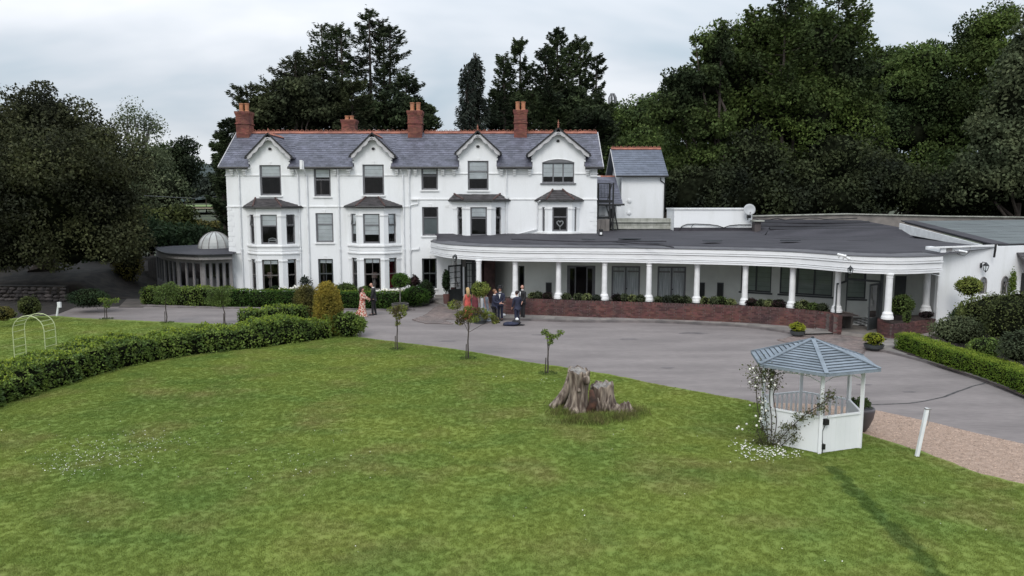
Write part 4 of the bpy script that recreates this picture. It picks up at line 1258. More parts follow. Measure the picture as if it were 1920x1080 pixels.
# upper, further part of the roof with its steps and parapet
up = MB()
q = [(16.0, 47.25, 4.02), (24.0, 44.5, 4.08), (24.6, 46.0, 4.50), (16.6, 48.4, 4.40)]
up.add(q, [(0, 1, 2, 3)])
q = [(16.6, 48.4, 4.40), (24.6, 46.0, 4.50), (25.2, 54.2, 4.85), (16.6, 54.6, 4.95)]
up.add(q, [(0, 1, 2, 3)])
up.add([(15.8, 47.0, 4.0), (16.6, 48.4, 4.4), (16.6, 54.6, 4.95), (15.2, 50.3, 4.35)], [(0, 1, 2, 3)])
up.build('upper_roof', M['felt'], wing)
for yy, zz in ((48.5, 4.46), (50.2, 4.60), (52.3, 4.76)):
    P = [(16.7, yy), (20, yy - .4), (24.6, yy - 1.4 if yy < 49 else yy - .6)]; lap(P, zz - .02, .26, .12, mt='felt_shade')
pa = MB()
def wallrun(pts, h0, top, th, mb):
    for (a, b) in zip(pts, pts[1:]):
        A = Vector(a); B = Vector(b); U = (B - A); N_ = Vector((-U.y, U.x, 0)).normalized()
        mb.prism([A, B, Vector((B.x, B.y, B.z + top)), Vector((A.x, A.y, A.z + top))], N_ * th)
pp_ = [D(1410, 416, 54), D(1590, 412, 55), D(1780, 417, 56), D(1960, 418, 57)]
hts = [D(1410, 406, 54).z, D(1590, 402, 55).z, D(1780, 406.5, 56).z, D(1960, 408.5, 57).z]
for i in range(3):
    A, B = pp_[i], pp_[i + 1]; pa.prism([(A.x, A.y, 3.8), (B.x, B.y, 3.8), (B.x, B.y, hts[i + 1]), (A.x, A.y, hts[i])], (0, .3, 0))
pa.build('parapet', M['flag'], wing)
for i in range(3):
    A, B = pp_[i], pp_[i + 1]; c = MB(); c.bar((A.x, A.y + .1, hts[i] + .04), (B.x, B.y + .1, hts[i + 1] + .04), .45, .08); c.build('parapet_coping', M['concrete'], wing)
cb_ = MB(); P = [D(1412 + i * 15, 412 + random.uniform(-2.5, 1.5) - i * .15, 53.8) for i in range(14)]; cb_.tube(P, .035, 5); cb_.build('roof_cable', M['black'], wing)

# veranda ceiling, floor, back wall
BW = [(-1.3, 46.3), (.3, 43.9), (11.8, 42.5), (17.2, 39.2), (20.3, 38.2), (20.6, 35.5)]
def colx(px, P, Q, py=530):
    # where the sight line through pixel column px meets the wall line P-Q
    d = D(px, py, 40.0); k = d.x / 40.0
    # X = k*Y ; P + s(Q-P)
    s = (k * P[1] - P[0]) / ((Q[0] - P[0]) - k * (Q[1] - P[1]))
    return s * math.dist(P, Q), (P[0] + (Q[0] - P[0]) * s, P[1] + (Q[1] - P[1]) * s)
def zat(py, pt): return D(960, py, pt[1]).z
M['lawn_reflection'] = mat('painted_lawn_reflection', (.30, .345, .30), .6, var=.1, scale=.8)  # green colour painting the lawn's reflection in the veranda glass
wb = MB(); Zf, Zc = .18, 3.06
ops = {0: [], 1: [], 2: [], 3: [], 4: []}
def opening(seg_, pa_, pb_, zb, zt, kind):
    P, Q = BW[seg_], BW[seg_ + 1]; u0, a = colx(pa_, P, Q); u1, b = colx(pb_, P, Q); ops[seg_].append((u0, u1, zb, zt, kind))
opening(1, 972, 983, Zf, 2.45, 'side'); opening(1, 1063, 1116, Zf, 2.5, 'open'); opening(1, 1146.5, 1200, Zf, 2.5, 'french'); opening(1, 1232.5, 1286, Zf, 2.5, 'french')
opening(2, 1389, 1446, 1.2, 2.86, 'w2'); opening(2, 1462, 1561, 1.2, 2.86, 'w3'); opening(3, 1585, 1624, 1.15, 2.72, 'w1'); opening(3, 1678, 1716, Zf, 2.42, 'dark')
opening(0, 906, 925, Zf, 2.3, 'dark')
for i in range(5):
    P, Q = BW[i], BW[i + 1]; U = Vector((Q[0] - P[0], Q[1] - P[1], 0)); Lk = U.length
    panel(wb, (P[0], P[1], 0), U, Lk, 3.4, [o[:4] for o in ops[i]], .2)
wb.build('veranda_wall', mat('veranda_wall_paint', (.70, .72, .68), .8, var=.06, scale=.8), wing)
for i in range(5):
    P, Q = BW[i], BW[i + 1]; U = Vector((Q[0] - P[0], Q[1] - P[1], 0)).normalized(); N = U.cross(ZUP)
    for u0, u1, z0, z1, kd in ops[i]:
        O = Vector((P[0], P[1], z0)) + U * u0; w_, h_ = u1 - u0, z1 - z0
        if kd == 'french':
            fr = window(wing, O, U, w_, h_, 'case2', fb=.09, fm=M['frame'], rec=.04, sill=False, curtain=True, label='grey french doors with net curtains', name='french_door')
            for s_ in (-1, 1):
                k = MB(); k.ob(O + U * (w_ / 2 + s_ * .45 - .35) + ZUP * (h_ - .36) + N * .0 - N * .07, U * .7, ZUP * .09, N * .02); k.build('curtain_rail', M['frame_lt'], fr)
            k = MB(); k.ball(O + U * (w_ / 2 + .05) + ZUP * 1.0 + N * .03, .04, 8); k.build('handle', M['black'], fr)
        elif kd == 'open':
            m_ = MB(); 
            for a, b in ((0, .09), (w_ - .09, w_)): m_.ob(O + U * a - N * .12, U * (b - a), ZUP * h_, N * .08)
            m_.ob(O + ZUP * (h_ - .09) - N * .12, U * w_, ZUP * .09, N * .08); fr = m_.build('door_frame', M['frame'], wing, label='open french doorway with dark room behind')
            for a, b in ((.10, .52), (w_ - .52, w_ - .10)):
                window(fr, O + U * a, U, b - a, h_ - .1, 'one', fb=.07, fm=M['frame'], rec=.05, sill=False, name='door_leaf')
        elif kd == 'dark':
            m_ = MB(); m_.ob(O - N * .1, U * w_, ZUP * h_, N * .04); fr = m_.build('door', M['frame_dark'], wing, label='plain dark door under the veranda')
            for a, b in ((.12, w_ - .12),):
                for zz, hh in ((.2, .75), (1.1, 1.0)):
                    k = MB(); k.ob(O + U * a + ZUP * zz - N * .058, U * (b - a), ZUP * hh, N * .012); k.build('door_panel', M['frame_dark'], fr)
        elif kd == 'side':
            window(wing, O, U, w_, h_, 'one', fb=.06, fm=M['frame_dark'], rec=.05, sill=False, curtain=False, name='side_light')
        else:
            k_ = int(kd[1]); window(wing, O, U, w_, h_, 'case%d' % k_, fb=.06, fm=M['frame_dark'], rec=.04, sill=False, blind=.99, blindm=M['lawn_reflection'], label='dark framed veranda window with green reflections coloured onto a blind')  # blind added only to hold the painted reflection
            s_ = MB(); s_.ob(O - ZUP * .09 - U * .08 + N * .003, U * (w_ + .16), ZUP * .085, N * .09); s_.build('sill', M['frame_dark'], wing)
# dark rooms behind
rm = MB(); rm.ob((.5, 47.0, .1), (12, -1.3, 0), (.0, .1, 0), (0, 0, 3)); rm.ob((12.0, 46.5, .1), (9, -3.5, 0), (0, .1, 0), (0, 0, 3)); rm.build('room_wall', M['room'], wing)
def strip_between(nm, pa_, pb_, z, m_, parent, **t):
    N_ = len(pa_); b = MB(); b.add([(x, y, z) for x, y in pa_] + [(x, y, z) for x, y in pb_], [(i, N_ + i, N_ + i + 1, i + 1) for i in range(N_ - 1)]); return b.build(nm, m_, parent, **t)
bw_r = resample([(-5, FY - .03), (-1.2, FY - .1)] + [(x, y + .3) for x, y in BW[1:]], .3)
k = 60
def rs(path, k):
    L_ = sum(math.dist(a, b) for a, b in zip(path, path[1:])); return resample(path, L_ / (k - 1) + 1e-9)[:k]
A_, B_ = rs(offset(FCs, -.1), k), rs(bw_r, k)
kk = min(len(A_), len(B_)); strip_between('ceiling', A_[:kk], B_[:kk], 3.03, mat('veranda_ceiling', (.62, .64, .60), .8, var=.05), wing)
strip_between('veranda_floor', A_[:kk], B_[:kk], .16, M['flag'], wing)
b = MB(); b.sweep(A_[:kk], [(-.12, .0), (-.12, .155), (.01, .165), (.01, .0)]); b.build('floor_edge', M['flag'], wing)
# wall behind roof edge: rear of the wing
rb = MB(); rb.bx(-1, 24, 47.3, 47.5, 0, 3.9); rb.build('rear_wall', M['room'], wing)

# columns
cols = []
def column_mesh(zb, h, r=.15):
    mb = MB()
    mb.lathe([(r * 1.75, 0), (r * 1.75, .10), (r * 1.62, .13), (r * 1.5, .20), (r * 1.5, .26), (r * 1.12, .33), (r * 1.05, .36), (r, .5), (r * .93, h - .2), (r * 1.05, h - .18), (r * 1.05, h - .14), (r * .95, h - .12), (r * 1.2, h - .05), (r * 1.2, h)], (0, 0, 0), 18)
    return mb.mesh('column', M['trim'], smooth=False)
cm = column_mesh(0, 2.06)
col_px = [(852.5, 553), (898, 557), (966, 558.8), (1047, 559.6), (1133, 562), (1216, 564.4), (1305.6, 566.8), (1395.6, 570.7), (1484, 576.5), (1568.3, 584.8), (1663.5, 597.8), (1735, 584.5)]
for x, y in col_px:
    p = G(x, y, .95)
    if x < 870: p = D(852, 505, 46.0)
    o = inst('column', cm, wing, Matrix.Translation((p.x, p.y, .945))); cols.append((p.x, p.y))
    b = MB()
    if 870 < x < 930: b.lathe([(.26, 0), (.26, .8), (.24, .944)], (p.x, p.y, 0), 12); b.build('column_base', M['trim'], o)

# ------------------------------------------------------------------ brick planter wall in front of the columns
def brick_unit(l=.218, h=.067, d=.10):
    mb = MB(); b = .006
    mb.bx(0, l, 0, d, 0, h)
    return mb.mesh('brick', M['brick'])
BRICK = brick_unit()
def brick_wall(parent, path, z0, courses, limit, bl=.225, bh=.0765, cap=True):
    # path: front face of the wall; bricks are laid along it
    items = []
    for r_ in range(courses):
        P = resample(path, .05); acc = [0]
        for i in range(1, len(P)): acc.append(acc[-1] + math.dist(P[i], P[i - 1]))
        u = (bl / 2 if r_ % 2 else 0); last = r_ == courses - 1 and cap
        step = .0765 if last else bl
        while u + step <= acc[-1]:
            i = np.searchsorted(acc, u); i = min(i, len(P) - 1); j = min(np.searchsorted(acc, u + step), len(P) - 1)
            a, b = P[i], P[j]; ang = math.atan2(b[1] - a[1], b[0] - a[0])
            z = z0 + r_ * bh
            Mx = Matrix.Translation((a[0], a[1], z)) @ Matrix.Rotation(ang, 4, 'Z') @ Matrix.Translation((0, random.uniform(-.006, .004), 0)) @ Matrix.Translation((random.uniform(-.012, .012), 0, 0))
            if last: Mx = Mx @ Matrix.Diagonal((.30, 2.1, 1.55, 1))
            items.append((math.hypot(a[0], a[1]), Mx, last)); u += step
    caps = [i for i in items if i[2]]; reg = sorted([i for i in items if not i[2]], key=lambda i: i[0])
    for _, Mx, _l in reg[:limit]: inst('brick', BRICK, parent, Mx)
    st = MB(); bv = [v.co.copy() for v in BRICK.vertices]; bf = [tuple(p.vertices) for p in BRICK.polygons]
    for _, Mx, _l in reg[limit:] + caps: st.add([Mx @ v for v in bv], bf)
    if st.v: st.build('brickwork', M['brick'], parent, kind='stuff')
w_px = [(943, 560.5), (1000, 561.5), (1080, 564.4), (1190, 567.5), (1296, 571), (1400, 575), (1480, 579.5), (1546, 586), (1563, 591)]
WC = catmull([(G(x, y, .95).x, G(x, y, .95).y) for x, y in w_px], 8)
pw = thing('planter_wall', 'long curved red brick planter wall in front of the veranda columns', 'wall', (6, 38.9, 0), 'red brick planter walls')
core = MB(); core.sweep(resample(WC, .4), [(-.012, .05), (-.012, .93), (-.20, .93), (-.20, .05)]); core.build('mortar_core', M['mortar'], pw)
brick_wall(pw, WC, .10, 11, 300)
e = WC[-1]; d_ = Vector((WC[-1][0] - WC[-4][0], WC[-1][1] - WC[-4][1])).normalized(); nn_ = (-d_[1], d_[0])
ret = [(e[0] - .0, e[1]), (e[0] + nn_[0] * .40, e[1] + nn_[1] * .40)]
brick_wall(pw, [(ret[0][0] + .01, ret[0][1]), ret[1]], .10, 11, 0, cap=False)
core = MB(); core.sweep([ret[0], ret[1]], [(-.008, .05), (-.008, .93), (-.7, .93), (-.7, .05)]); core.build('end_core', M['brick'], pw)
s1 = rs(offset(WC, -.20), 70); s2 = rs(offset(WC, -1.25), 70)
strip_between('planter_soil', s1[:70], s2[:70], .90, M['mulch'], pw)
# back kerb of planter
b = MB(); b.sweep(resample(offset(WC, -1.22)[:-6], .4), [(.0, .1), (.0, .93), (-.1, .93), (-.1, .1)]); b.build('planter_back', M['flag'], pw)
# right-hand planter
pr_px = [(1645, 596), (1648, 601), (1662, 606), (1682, 607.5), (1710, 604.5), (1735, 600.5), (1755, 597)]
PR = catmull([(G(x, y, .78).x, G(x, y, .78).y) for x, y in pr_px], 6)
pw2 = thing('planter_wall', 'short curved red brick planter right of the entrance doors', 'wall', (17.8, 34, 0), 'red brick planter walls')
brick_wall(pw2, PR, .05, 9, 160)
core = MB(); core.sweep(resample(PR, .3), [(-.012, .0), (-.012, .72), (-.20, .72), (-.20, .0)]); core.build('mortar_core', M['mortar'], pw2)
PRi = offset(PR, -.19); cpt = (18.0, 35.0)
so = MB(); so.add([(x, y, .70) for x, y in PRi] + [(19.9, 36.2, .70), (17.6, 35.9, .70)], [tuple(range(len(PRi) + 2))]); so.build('planter_soil', M['mulch'], pw2)

# pavement in front of the planter + kerb stones
k_px = [(930, 600.5), (943, 601), (1000, 602), (1080, 604.8), (1180, 605), (1263, 607), (1380, 613), (1440, 619.5), (1480, 626), (1497, 630)]
KC = catmull([(G(x, y, .0).x, G(x, y, .0).y) for x, y in k_px], 8)
kp = rs(KC, 60)[:60]; wp = rs([(WC[0][0] - 2, WC[0][1] + .2)] + offset(WC, -.1), 60)[:60]
strip_between('pavement', kp, wp, .105, M['flag'], None, kind='structure')
def kerb(path, name_lab=None, h=.11, L=.9, w=.14, z=0.0):
    P = resample(path, L); par = None
    m_ = MB(); m_.bx(0, 1, 0, w, 0, h); me = m_.mesh('kerb_stone', M['kerb'])
    holder = None
    bm = MB(); bm.sweep(resample(path, .4), [(-.01, z - .02), (-.01, z + h - .02), (-w - .01, z + h - .02), (-w - .01, z - .02)]); holder = bm.build('kerb', M['kerb'], None, kind='structure')
    for a, b in zip(P, P[1:]):
        ang = math.atan2(b[1] - a[1], b[0] - a[0]); l = math.dist(a, b)
        inst('kerb_stone', me, holder, Matrix.Translation((a[0], a[1], z + random.uniform(-.006, .01))) @ Matrix.Rotation(ang, 4, 'Z') @ Matrix.Translation((0, -.012, 0)) @ Matrix.Diagonal((l - .012, 1.1, 1.04, 1)))
kerb(KC)
# flags on the pavement
fl = resample(offset(KC, -.17), .62)
fp2 = offset(fl, -.72)
pvm = bpy.data.objects['pavement']
for i in range(len(fl) - 1):
    m_ = MB(); g_ = .012
    q = [Vector((*fl[i], .107)), Vector((*fl[i + 1], .107)), Vector((*fp2[i + 1], .107)), Vector((*fp2[i], .107))]; c = sum(q, Vector()) / 4
    m_.prism([c + (v - c) * .97 for v in q], (0, 0, .014 + random.uniform(0, .006))); m_.build('paving_flag', M['flag'], pvm)

# brick paved aprons before both entrances
PAV = None
def pavers(nm, poly_px, z, ang, limit, seed):
    poly = [G(x, y, z) for x, y in poly_px]
    base = sheet(nm, poly, z, M['joint'], kind='structure')
    m_ = MB(); m_.bx(.004, .196, .004, .096, 0, .018); me = m_.mesh('paver', M['paver'])
    ca, sa = math.cos(ang), math.sin(ang); c = sum(poly, Vector()) / len(poly); its = []
    P = [(p.x, p.y) for p in poly]
    def inside(x, y):
        r = False; j = len(P) - 1
        for i in range(len(P)):
            if (P[i][1] > y) != (P[j][1] > y) and x < (P[j][0] - P[i][0]) * (y - P[i][1]) / (P[j][1] - P[i][1]) + P[i][0]: r = not r
            j = i
        return r
    for r_ in range(-60, 60):
        for k_ in range(-30, 30):
            u = (k_ + (.5 if r_ % 2 else 0)) * .2; v = r_ * .1
            x = c.x + u * ca - v * sa; y = c.y + u * sa + v * ca
            mx = x + .1 * ca - .05 * sa; my = y + .1 * sa + .05 * ca
            if inside(mx, my): its.append((math.hypot(x, y), Matrix.Translation((x, y, z + .003 + random.uniform(-.002, .003))) @ Matrix.Rotation(ang, 4, 'Z')))
    its.sort(key=lambda i: i[0])
    for _, Mx in its[:limit]: inst('paver', me, base, Mx)
    st = MB(); bv = [v.co.copy() for v in me.vertices]; bf = [tuple(p.vertices) for p in me.polygons]
    for _, Mx in its[limit:]: st.add([Mx @ v for v in bv], bf)
    if st.v: st.build('paver_field', M['paver'], base, kind='stuff')
pavers('entrance_apron', [(1459, 638), (1497, 629), (1533, 624), (1566, 617), (1585, 608), (1650, 617), (1648, 628), (1668, 634), (1652, 645), (1626, 652), (1611, 668), (1560, 660)], .014, R(-44), 300, 1)
pavers('entrance_apron', [(772, 600), (800, 590), (815, 577), (832, 569), (905, 567), (945, 575), (950, 598), (880, 598), (830, 600), (850, 608), (800, 607)], .014, R(8), 120, 2)
# flags right of the doors, up to the box hedge
fb = sheet('pavement', [G(1628, 652, .1), G(1668, 634, .1), G(1756, 610, .1), G(1800, 606, .1), G(1790, 622, .1), G(1770, 632, .1), G(1720, 660, .1), G(1700, 664, .1), G(1655, 655, .1)], .10, M['flag'], thick=.09)
rk = [(1626, 655), (1660, 661), (1700, 671), (1750, 685), (1800, 701), (1860, 722), (1925, 746), (2000, 775)]
RK = catmull([(G(x, y).x, G(x, y).y) for x, y in rk], 8); kerb(RK, h=.10)
rg_ = random.Random(4)
for i in range(10):
    c = G(1655 + (i % 5) * 22, 648 - (i // 5) * 13 - (i % 5) * 2.0, .1); a = R(-20); u = Vector((math.cos(a), math.sin(a), 0)); v = Vector((-u.y, u.x, 0))
    m_ = MB(); m_.ob(c + Vector((0, 0, .003)), u * .56, v * .56, (0, 0, .014)); m_.build('paving_flag', M['concrete'] if i == 2 else M['flag'], fb)

# checkered threshold
ct = MB(); ck = MB()
O = Vector((*G(1590, 606, .17).xy, .17)); u = Vector((.72, -.69, 0)); v = Vector((.69, .72, 0))
for i in range(6):
    for j in range(-1, 9):
        t_ = MB(); t_.ob(O + u * (i * .3) + v * (j * .3) + Vector((0, 0, 0)), u * .295, v * .295, (0, 0, .02)); t_.build('floor_tile', M['black'] if (i + j) % 2 else M['trim'], wing)

# entrance door screen on the right
Hn1, Hn2 = G(1585, 609, .12), G(1646, 617, .12)
ent = thing('entrance_screen', 'dark grey double entrance doors standing open at the right end of the veranda', 'entrance', Hn1)
U = (Hn2 - Hn1); U.z = 0; Lk = U.length; U.normalize(); N = U.cross(ZUP)
fr = MB(); 
for a in (-.12, Lk): fr.ob(Hn1 + U * a - N * .05, U * .12, ZUP * 2.88, N * .1)
fr.ob(Hn1 + ZUP * 2.25 - N * .05, U * Lk, ZUP * .10, N * .1); fr.ob(Hn1 + U * (Lk * .5) + ZUP * 2.35 - N * .04, U * .05, ZUP * .52, N * .07); fr.ob(Hn1 + ZUP * 2.80 - N * .05, U * Lk, ZUP * .08, N * .1)
fr.build('door_frame', M['frame_dark'], ent)
g_ = MB(); g_.add([Hn1 + ZUP * 2.35, Hn1 + U * Lk + ZUP * 2.35, Hn1 + U * Lk + ZUP * 2.8, Hn1 + ZUP * 2.8], [(0, 1, 2, 3)]); g_.build('fanlight', M['glass'], ent)
def leaf(parent, A, B, h, grid=None, m_='frame_dark', solid=.62, lab=None):
    A = Vector(A); B = Vector(B); u = (B - A); u.z = 0; L_ = u.length; u.normalize(); n_ = u.cross(ZUP)
    f_ = MB(); st = .09
    f_.ob(A - n_ * .02, u * st, ZUP * h, n_ * .045); f_.ob(A + u * (L_ - st) - n_ * .02, u * st, ZUP * h, n_ * .045); f_.ob(A + u * st + ZUP * (h - st) - n_ * .02, u * (L_ - 2 * st), ZUP * st, n_ * .045)
    f_.ob(A + u * st - n_ * .012, u * (L_ - 2 * st), ZUP * solid, n_ * .03)
    if grid:
        cx_, cz_ = grid; gz = h - st - solid
        for i in range(1, cx_): f_.ob(A + u * (st + (L_ - 2 * st) * i / cx_ - .015) + ZUP * solid - n_ * .015, u * .03, ZUP * gz, n_ * .035)
        for j in range(1, cz_): f_.ob(A + u * st + ZUP * (solid + gz * j / cz_ - .015) - n_ * .014, u * (L_ - 2 * st), ZUP * .03, n_ * .033)
    d_ = f_.build('door_leaf', M[m_], parent, label=lab)
    p_ = MB(); p_.add([A + u * st + ZUP * solid, A + u * (L_ - st) + ZUP * solid, A + u * (L_ - st) + ZUP * (h - st), A + u * st + ZUP * (h - st)], [(0, 1, 2, 3)]); p_.build('pane', M['glass'], d_)
    k_ = MB(); k_.bar(A + u * (L_ - .06) + ZUP * .95 + n_ * .03, A + u * (L_ - .06) + ZUP * 1.15 + n_ * .06, .03); k_.build('handle', M['frame_lt'], d_)
L1 = G(1564.5, 619, .12); leaf(ent, Hn1, L1, 2.25, None)
L2 = G(1626.5, 621.5, .12); leaf(ent, Hn2, L2, 2.25, None)

# left entrance: dark lobby with doors, open green glazed leaf
lob = thing('entrance_lobby', 'dark recessed entrance with glazed doors at the left end of the veranda', 'entrance', (-2.4, 46, 0))
Yl = 46.6
m_ = MB()
xa, xb = D(866, 530, Yl).x, D(905, 530, Yl).x
for px_ in (866, 872.5, 887, 905): x_ = D(px_, 530, Yl).x; m_.bx(x_ - .05, x_ + .05, Yl, Yl + .12, .15, 2.7)
m_.bx(xa, xb, Yl + .01, Yl + .11, 2.45, 2.58); m_.bx(xa, xb, Yl + .01, Yl + .11, 2.72, 2.95)
m_.build('door_frame', M['frame_dark'], lob)
leaf(lob, (D(873.5, 530, Yl).x, Yl + .06, .16), (D(887, 530, Yl).x, Yl + .06, .16), 2.25, (2, 4))
leaf(lob, (D(888, 530, Yl).x, Yl + .06, .16), (D(903, 530, Yl).x, Yl + .06, .16), 2.25, (2, 4))
b = MB(); b.bx(D(867, 500, Yl).x, D(873.5, 500, Yl).x, Yl - .02, Yl + .0, fz(500, Yl), fz(487, Yl)); b.build('sign_box', M['frame_lt'], lob)
A = D(866, 560, 45.4); B = D(841, 560, 44.6); leaf(lob, (A.x, A.y, .08), (B.x, B.y, .08), 2.32, (2, 4), 'frame_dark', .85, 'open dark green glazed door leaf beside the topiary')
side = MB(); side.ob((D(905, 530, 46).x, 46.2, 0), (0, -2.0, 0), (.15, 0, 0), (0, 0, 3.0)); side.ob((-1.75, 44.2, 0), (.75, 0, 0), (0, .15, 0), (0, 0, 3.0)); side.build('brick_reveal', mat('dark_brick_reveal', (.055, .03, .028), .9, var=.3, scale=3), lob)
bk = MB(); bk.bx(-3.3, 1.0, FY - .06, FY - .03, .1, 3.0); bk.build('dark_reveal', M['frame_brown'], lob)
for o_ in (bk,): pass
b = MB(); b.bx(-3.75, -3.45, 45.4, 46.0, 0, .95); b.build('brick_pier', M['brick'], lob)

# wall heaters / dark boards
for x0, x1, sg_ in ((1023.5, 1034.5, 1), (1311, 1321.5, 2), (1345.5, 1357, 2)):
    P, Q = BW[1], BW[2]
    if sg_ == 2: pass
    u0, a = colx(x0, P, Q); u1, b_ = colx(x1, P, Q)
    if u1 > math.dist(P, Q): P, Q = BW[2], BW[3]; u0, a = colx(x0, P, Q); u1, b_ = colx(x1, P, Q)
    U = Vector((Q[0] - P[0], Q[1] - P[1], 0)).normalized(); N = U.cross(ZUP)
    zt, zb = zat(529.5, a), .55
    t_ = thing('wall_board', {1023.5: 'dark board standing between second and third veranda columns', 1311: 'left of two dark boards on the wall right of the sixth column', 1345.5: 'right of two dark boards on the wall right of the sixth column'}[x0], 'board', (a[0], a[1] - .2, zb), 'dark boards against the veranda wall')
    m_ = MB(); m_.ob(Vector((P[0], P[1], zb)) + U * u0 + N * .004, U * (u1 - u0), ZUP * (zt - zb), N * .07); m_.build('panel', M['frame_dark'], t_)
    m_ = MB(); m_.ob(Vector((P[0], P[1], zb + .05)) + U * (u0 + .04) + N * .076, U * (u1 - u0 - .08), ZUP * (zt - zb - .1), N * .01); m_.build('grille', M['black'], t_)

# ------------------------------------------------------------------ roof top buildings behind
# white plant room box
box = thing('plant_room', 'low white rendered box on the flat roof beside a satellite dish', 'roof structure', (13, 50, 4.2))
a, b2 = D(1263.5, 430, 49.6), D(1409.5, 430, 49.6); zt = D(1300, 393, 49.6).z
m_ = MB(); m_.bx(a.x, b2.x, 49.6, 52.0, a.z - .3, zt); m_.build('wall', M['render'], box)
m_ = MB(); m_.bx(a.x - .05, b2.x + .05, 49.53, 52.05, zt + .003, zt + .09); m_.build('coping', M['trim'], box)
m_ = MB(); m_.bx(a.x - .02, b2.x + .02, 49.55, 49.59, a.z - .3, a.z + .12); m_.build('flashing', M['felt'], box)
pts = [D(x, y, 49.52) for x, y in ((1273, 431), (1279, 424), (1288, 420.5), (1305, 420), (1330, 421), (1345, 423), (1357, 427), (1368, 423), (1385, 421.5), (1408, 421.5))]
m_ = MB(); m_.tube(pts, .03, 5); m_.build('cable', M['black'], box)
m_ = MB(); m_.tube([D(1300, 421, 49.5), D(1293, 430, 49.3)], .02, 4); m_.build('cable', M['black'], box)
m_ = MB(); pp0 = D(1412, 432, 49.4); m_.bx(pp0.x - .05, pp0.x + .35, 48.9, 49.5, pp0.z - .3, D(1412, 415, 49.4).z); m_.build('pier', M['room'], box); m_ = MB(); m_.bx(pp0.x - .15, pp0.x + .5, 48.7, 49.55, D(1412, 415, 49.4).z + .003, D(1412, 412.5, 49.4).z); m_.build('pier_cap', M['concrete'], box)
dc = D(1405, 393.5, 49.2)
dish = thing('satellite_dish', 'round pale grey satellite dish at the end of the white roof box', 'satellite dish', dc)
ax_ = Vector((-.15, -.95, .22)).normalized(); Mq = ax_.to_track_quat('Z', 'Y').to_matrix().to_4x4()
m_ = MB(); m_.lathe([(.01, .0), (.14, .008), (.27, .035), (.375, .075), (.38, .08), (.375, .09), (.26, .05), (.01, .02)], dc, 24, M=Mq); m_.build('dish', mat('dish_grey', (.42, .43, .44), .5, var=.05), dish, smooth=True)
m_ = MB(); m_.tube([dc - ZUP * .38 - Vector((0, -.03, 0)), dc - ZUP * .3 + ax_ * .45], .015, 5); m_.ball(dc - ZUP * .28 + ax_ * .47, .05, 8); m_.build('feed_arm', M['frame_lt'], dish)
m_ = MB(); m_.tube([dc - ax_ * .05, dc + Vector((.02, .1, -.3)), dc + Vector((.02, .35, -.65))], .03, 6); m_.bx(dc.x - .1, dc.x + .14, dc.y + .02, dc.y + .2, dc.z - .55, dc.z - .3); m_.build('mount', M['black'], dish)
# block wall
bwal = thing('block_wall', 'low bare concrete block wall on the roof in front of the annex', 'wall', (9, 50.8, 4))
Yb = 50.7; a, b2 = D(1146, 433, Yb), D(1262, 433, Yb); z1_ = D(1200, 409, Yb).z; zz0 = a.z - .15
m_ = MB(); m_.bx(a.x, b2.x, Yb + .02, Yb + .2, zz0, z1_ - .01); m_.build('mortar_core', M['mortar'], bwal)
hh = (z1_ - zz0) / 4
blk = MB(); blk.bx(.006, .434, 0, .2, .006, hh - .006); blkm = blk.mesh('block', M['concrete'])
for r_ in range(4):
    x = a.x - (.22 if r_ % 2 else 0)
    while x < b2.x - .2:
        s0 = max(x, a.x); w_ = min(x + .44, b2.x) - s0
        inst('block', blkm, bwal, Matrix.Translation((s0, Yb, zz0 + r_ * hh + (0))) @ Matrix.Diagonal((w_ / .44, 1, 1, 1))); x += .44
for y_ in (416.5, 428.5):
    m_ = MB(); z_ = D(1200, y_, Yb).z; m_.tube([(a.x - .05, Yb - .06, z_), (b2.x, Yb - .06, z_)], .045, 6); m_.build('pipe', M['concrete'], bwal)
# plank crates at left end of the wall
cr = thing('timber_screen', 'pale timber box screen at foot of the black fire escape', 'screen', (5.9, 50, 4))
for i in range(3):
    m_ = MB(); x0_ = D(1119 + i * 8, 420, 49.9).x; x1_ = D(1126.4 + i * 8, 420, 49.9).x; m_.bx(x0_, x1_, 49.9, 50.3, 4.0, D(1119, 411, 49.9).z); m_.build('plank', M['flag'], cr)
lamp_ = thing('floodlight', 'small black floodlight box standing on the flat roof', 'floodlight', D(1126.5, 443, 47))
c = D(1126.5, 436, 46.6); m_ = MB(); m_.bx(c.x - .12, c.x + .14, c.y, c.y + .2, c.z - .18, c.z + .2); m_.build('housing', M['black'], lamp_); m_ = MB(); m_.bx(c.x - .06, c.x + .08, c.y - .02, c.y - .003, c.z - .12, c.z + .02); m_.build('lens', M['trim'], lamp_)

# annex
AY = 55.6
ann = thing('annex', 'tall narrow white annex with smooth slate roof behind the flat roof', 'building', (9.8, AY, 0))
ax0, ax1 = D(1165, 370, AY).x, D(1245.5, 370, AY).x; az = D(1200, 330, AY).z; ary = 58.4; arz = D(1200, 279.5, ary).z
m_ = MB(); m_.bx(ax0, ax1, AY, AY + .25, 0, az); m_.prism([(ax0, AY + .251, 0), (ax0, 61.2, 0), (ax0, 61.2, az), (ax0, ary, arz - .1), (ax0, AY + .251, az)], (.25, 0, 0)); m_.prism([(ax1 - .25, AY + .251, 0), (ax1 - .25, 61.2, 0), (ax1 - .25, 61.2, az), (ax1 - .25, ary, arz - .1), (ax1 - .25, AY + .251, az)], (.25, 0, 0)); m_.bx(ax0 + .26, ax1 - .26, 61, 61.2, 0, az)
m_.build('wall', M['render'], ann)
ey = AY - .3; e0 = D(1159, 330, ey).x - .15; e1_ = D(1253.5, 330, ey).x; Lr = math.hypot(ary - ey, arz - az); Vr = Vector((0, ary - ey, arz - az)).normalized()
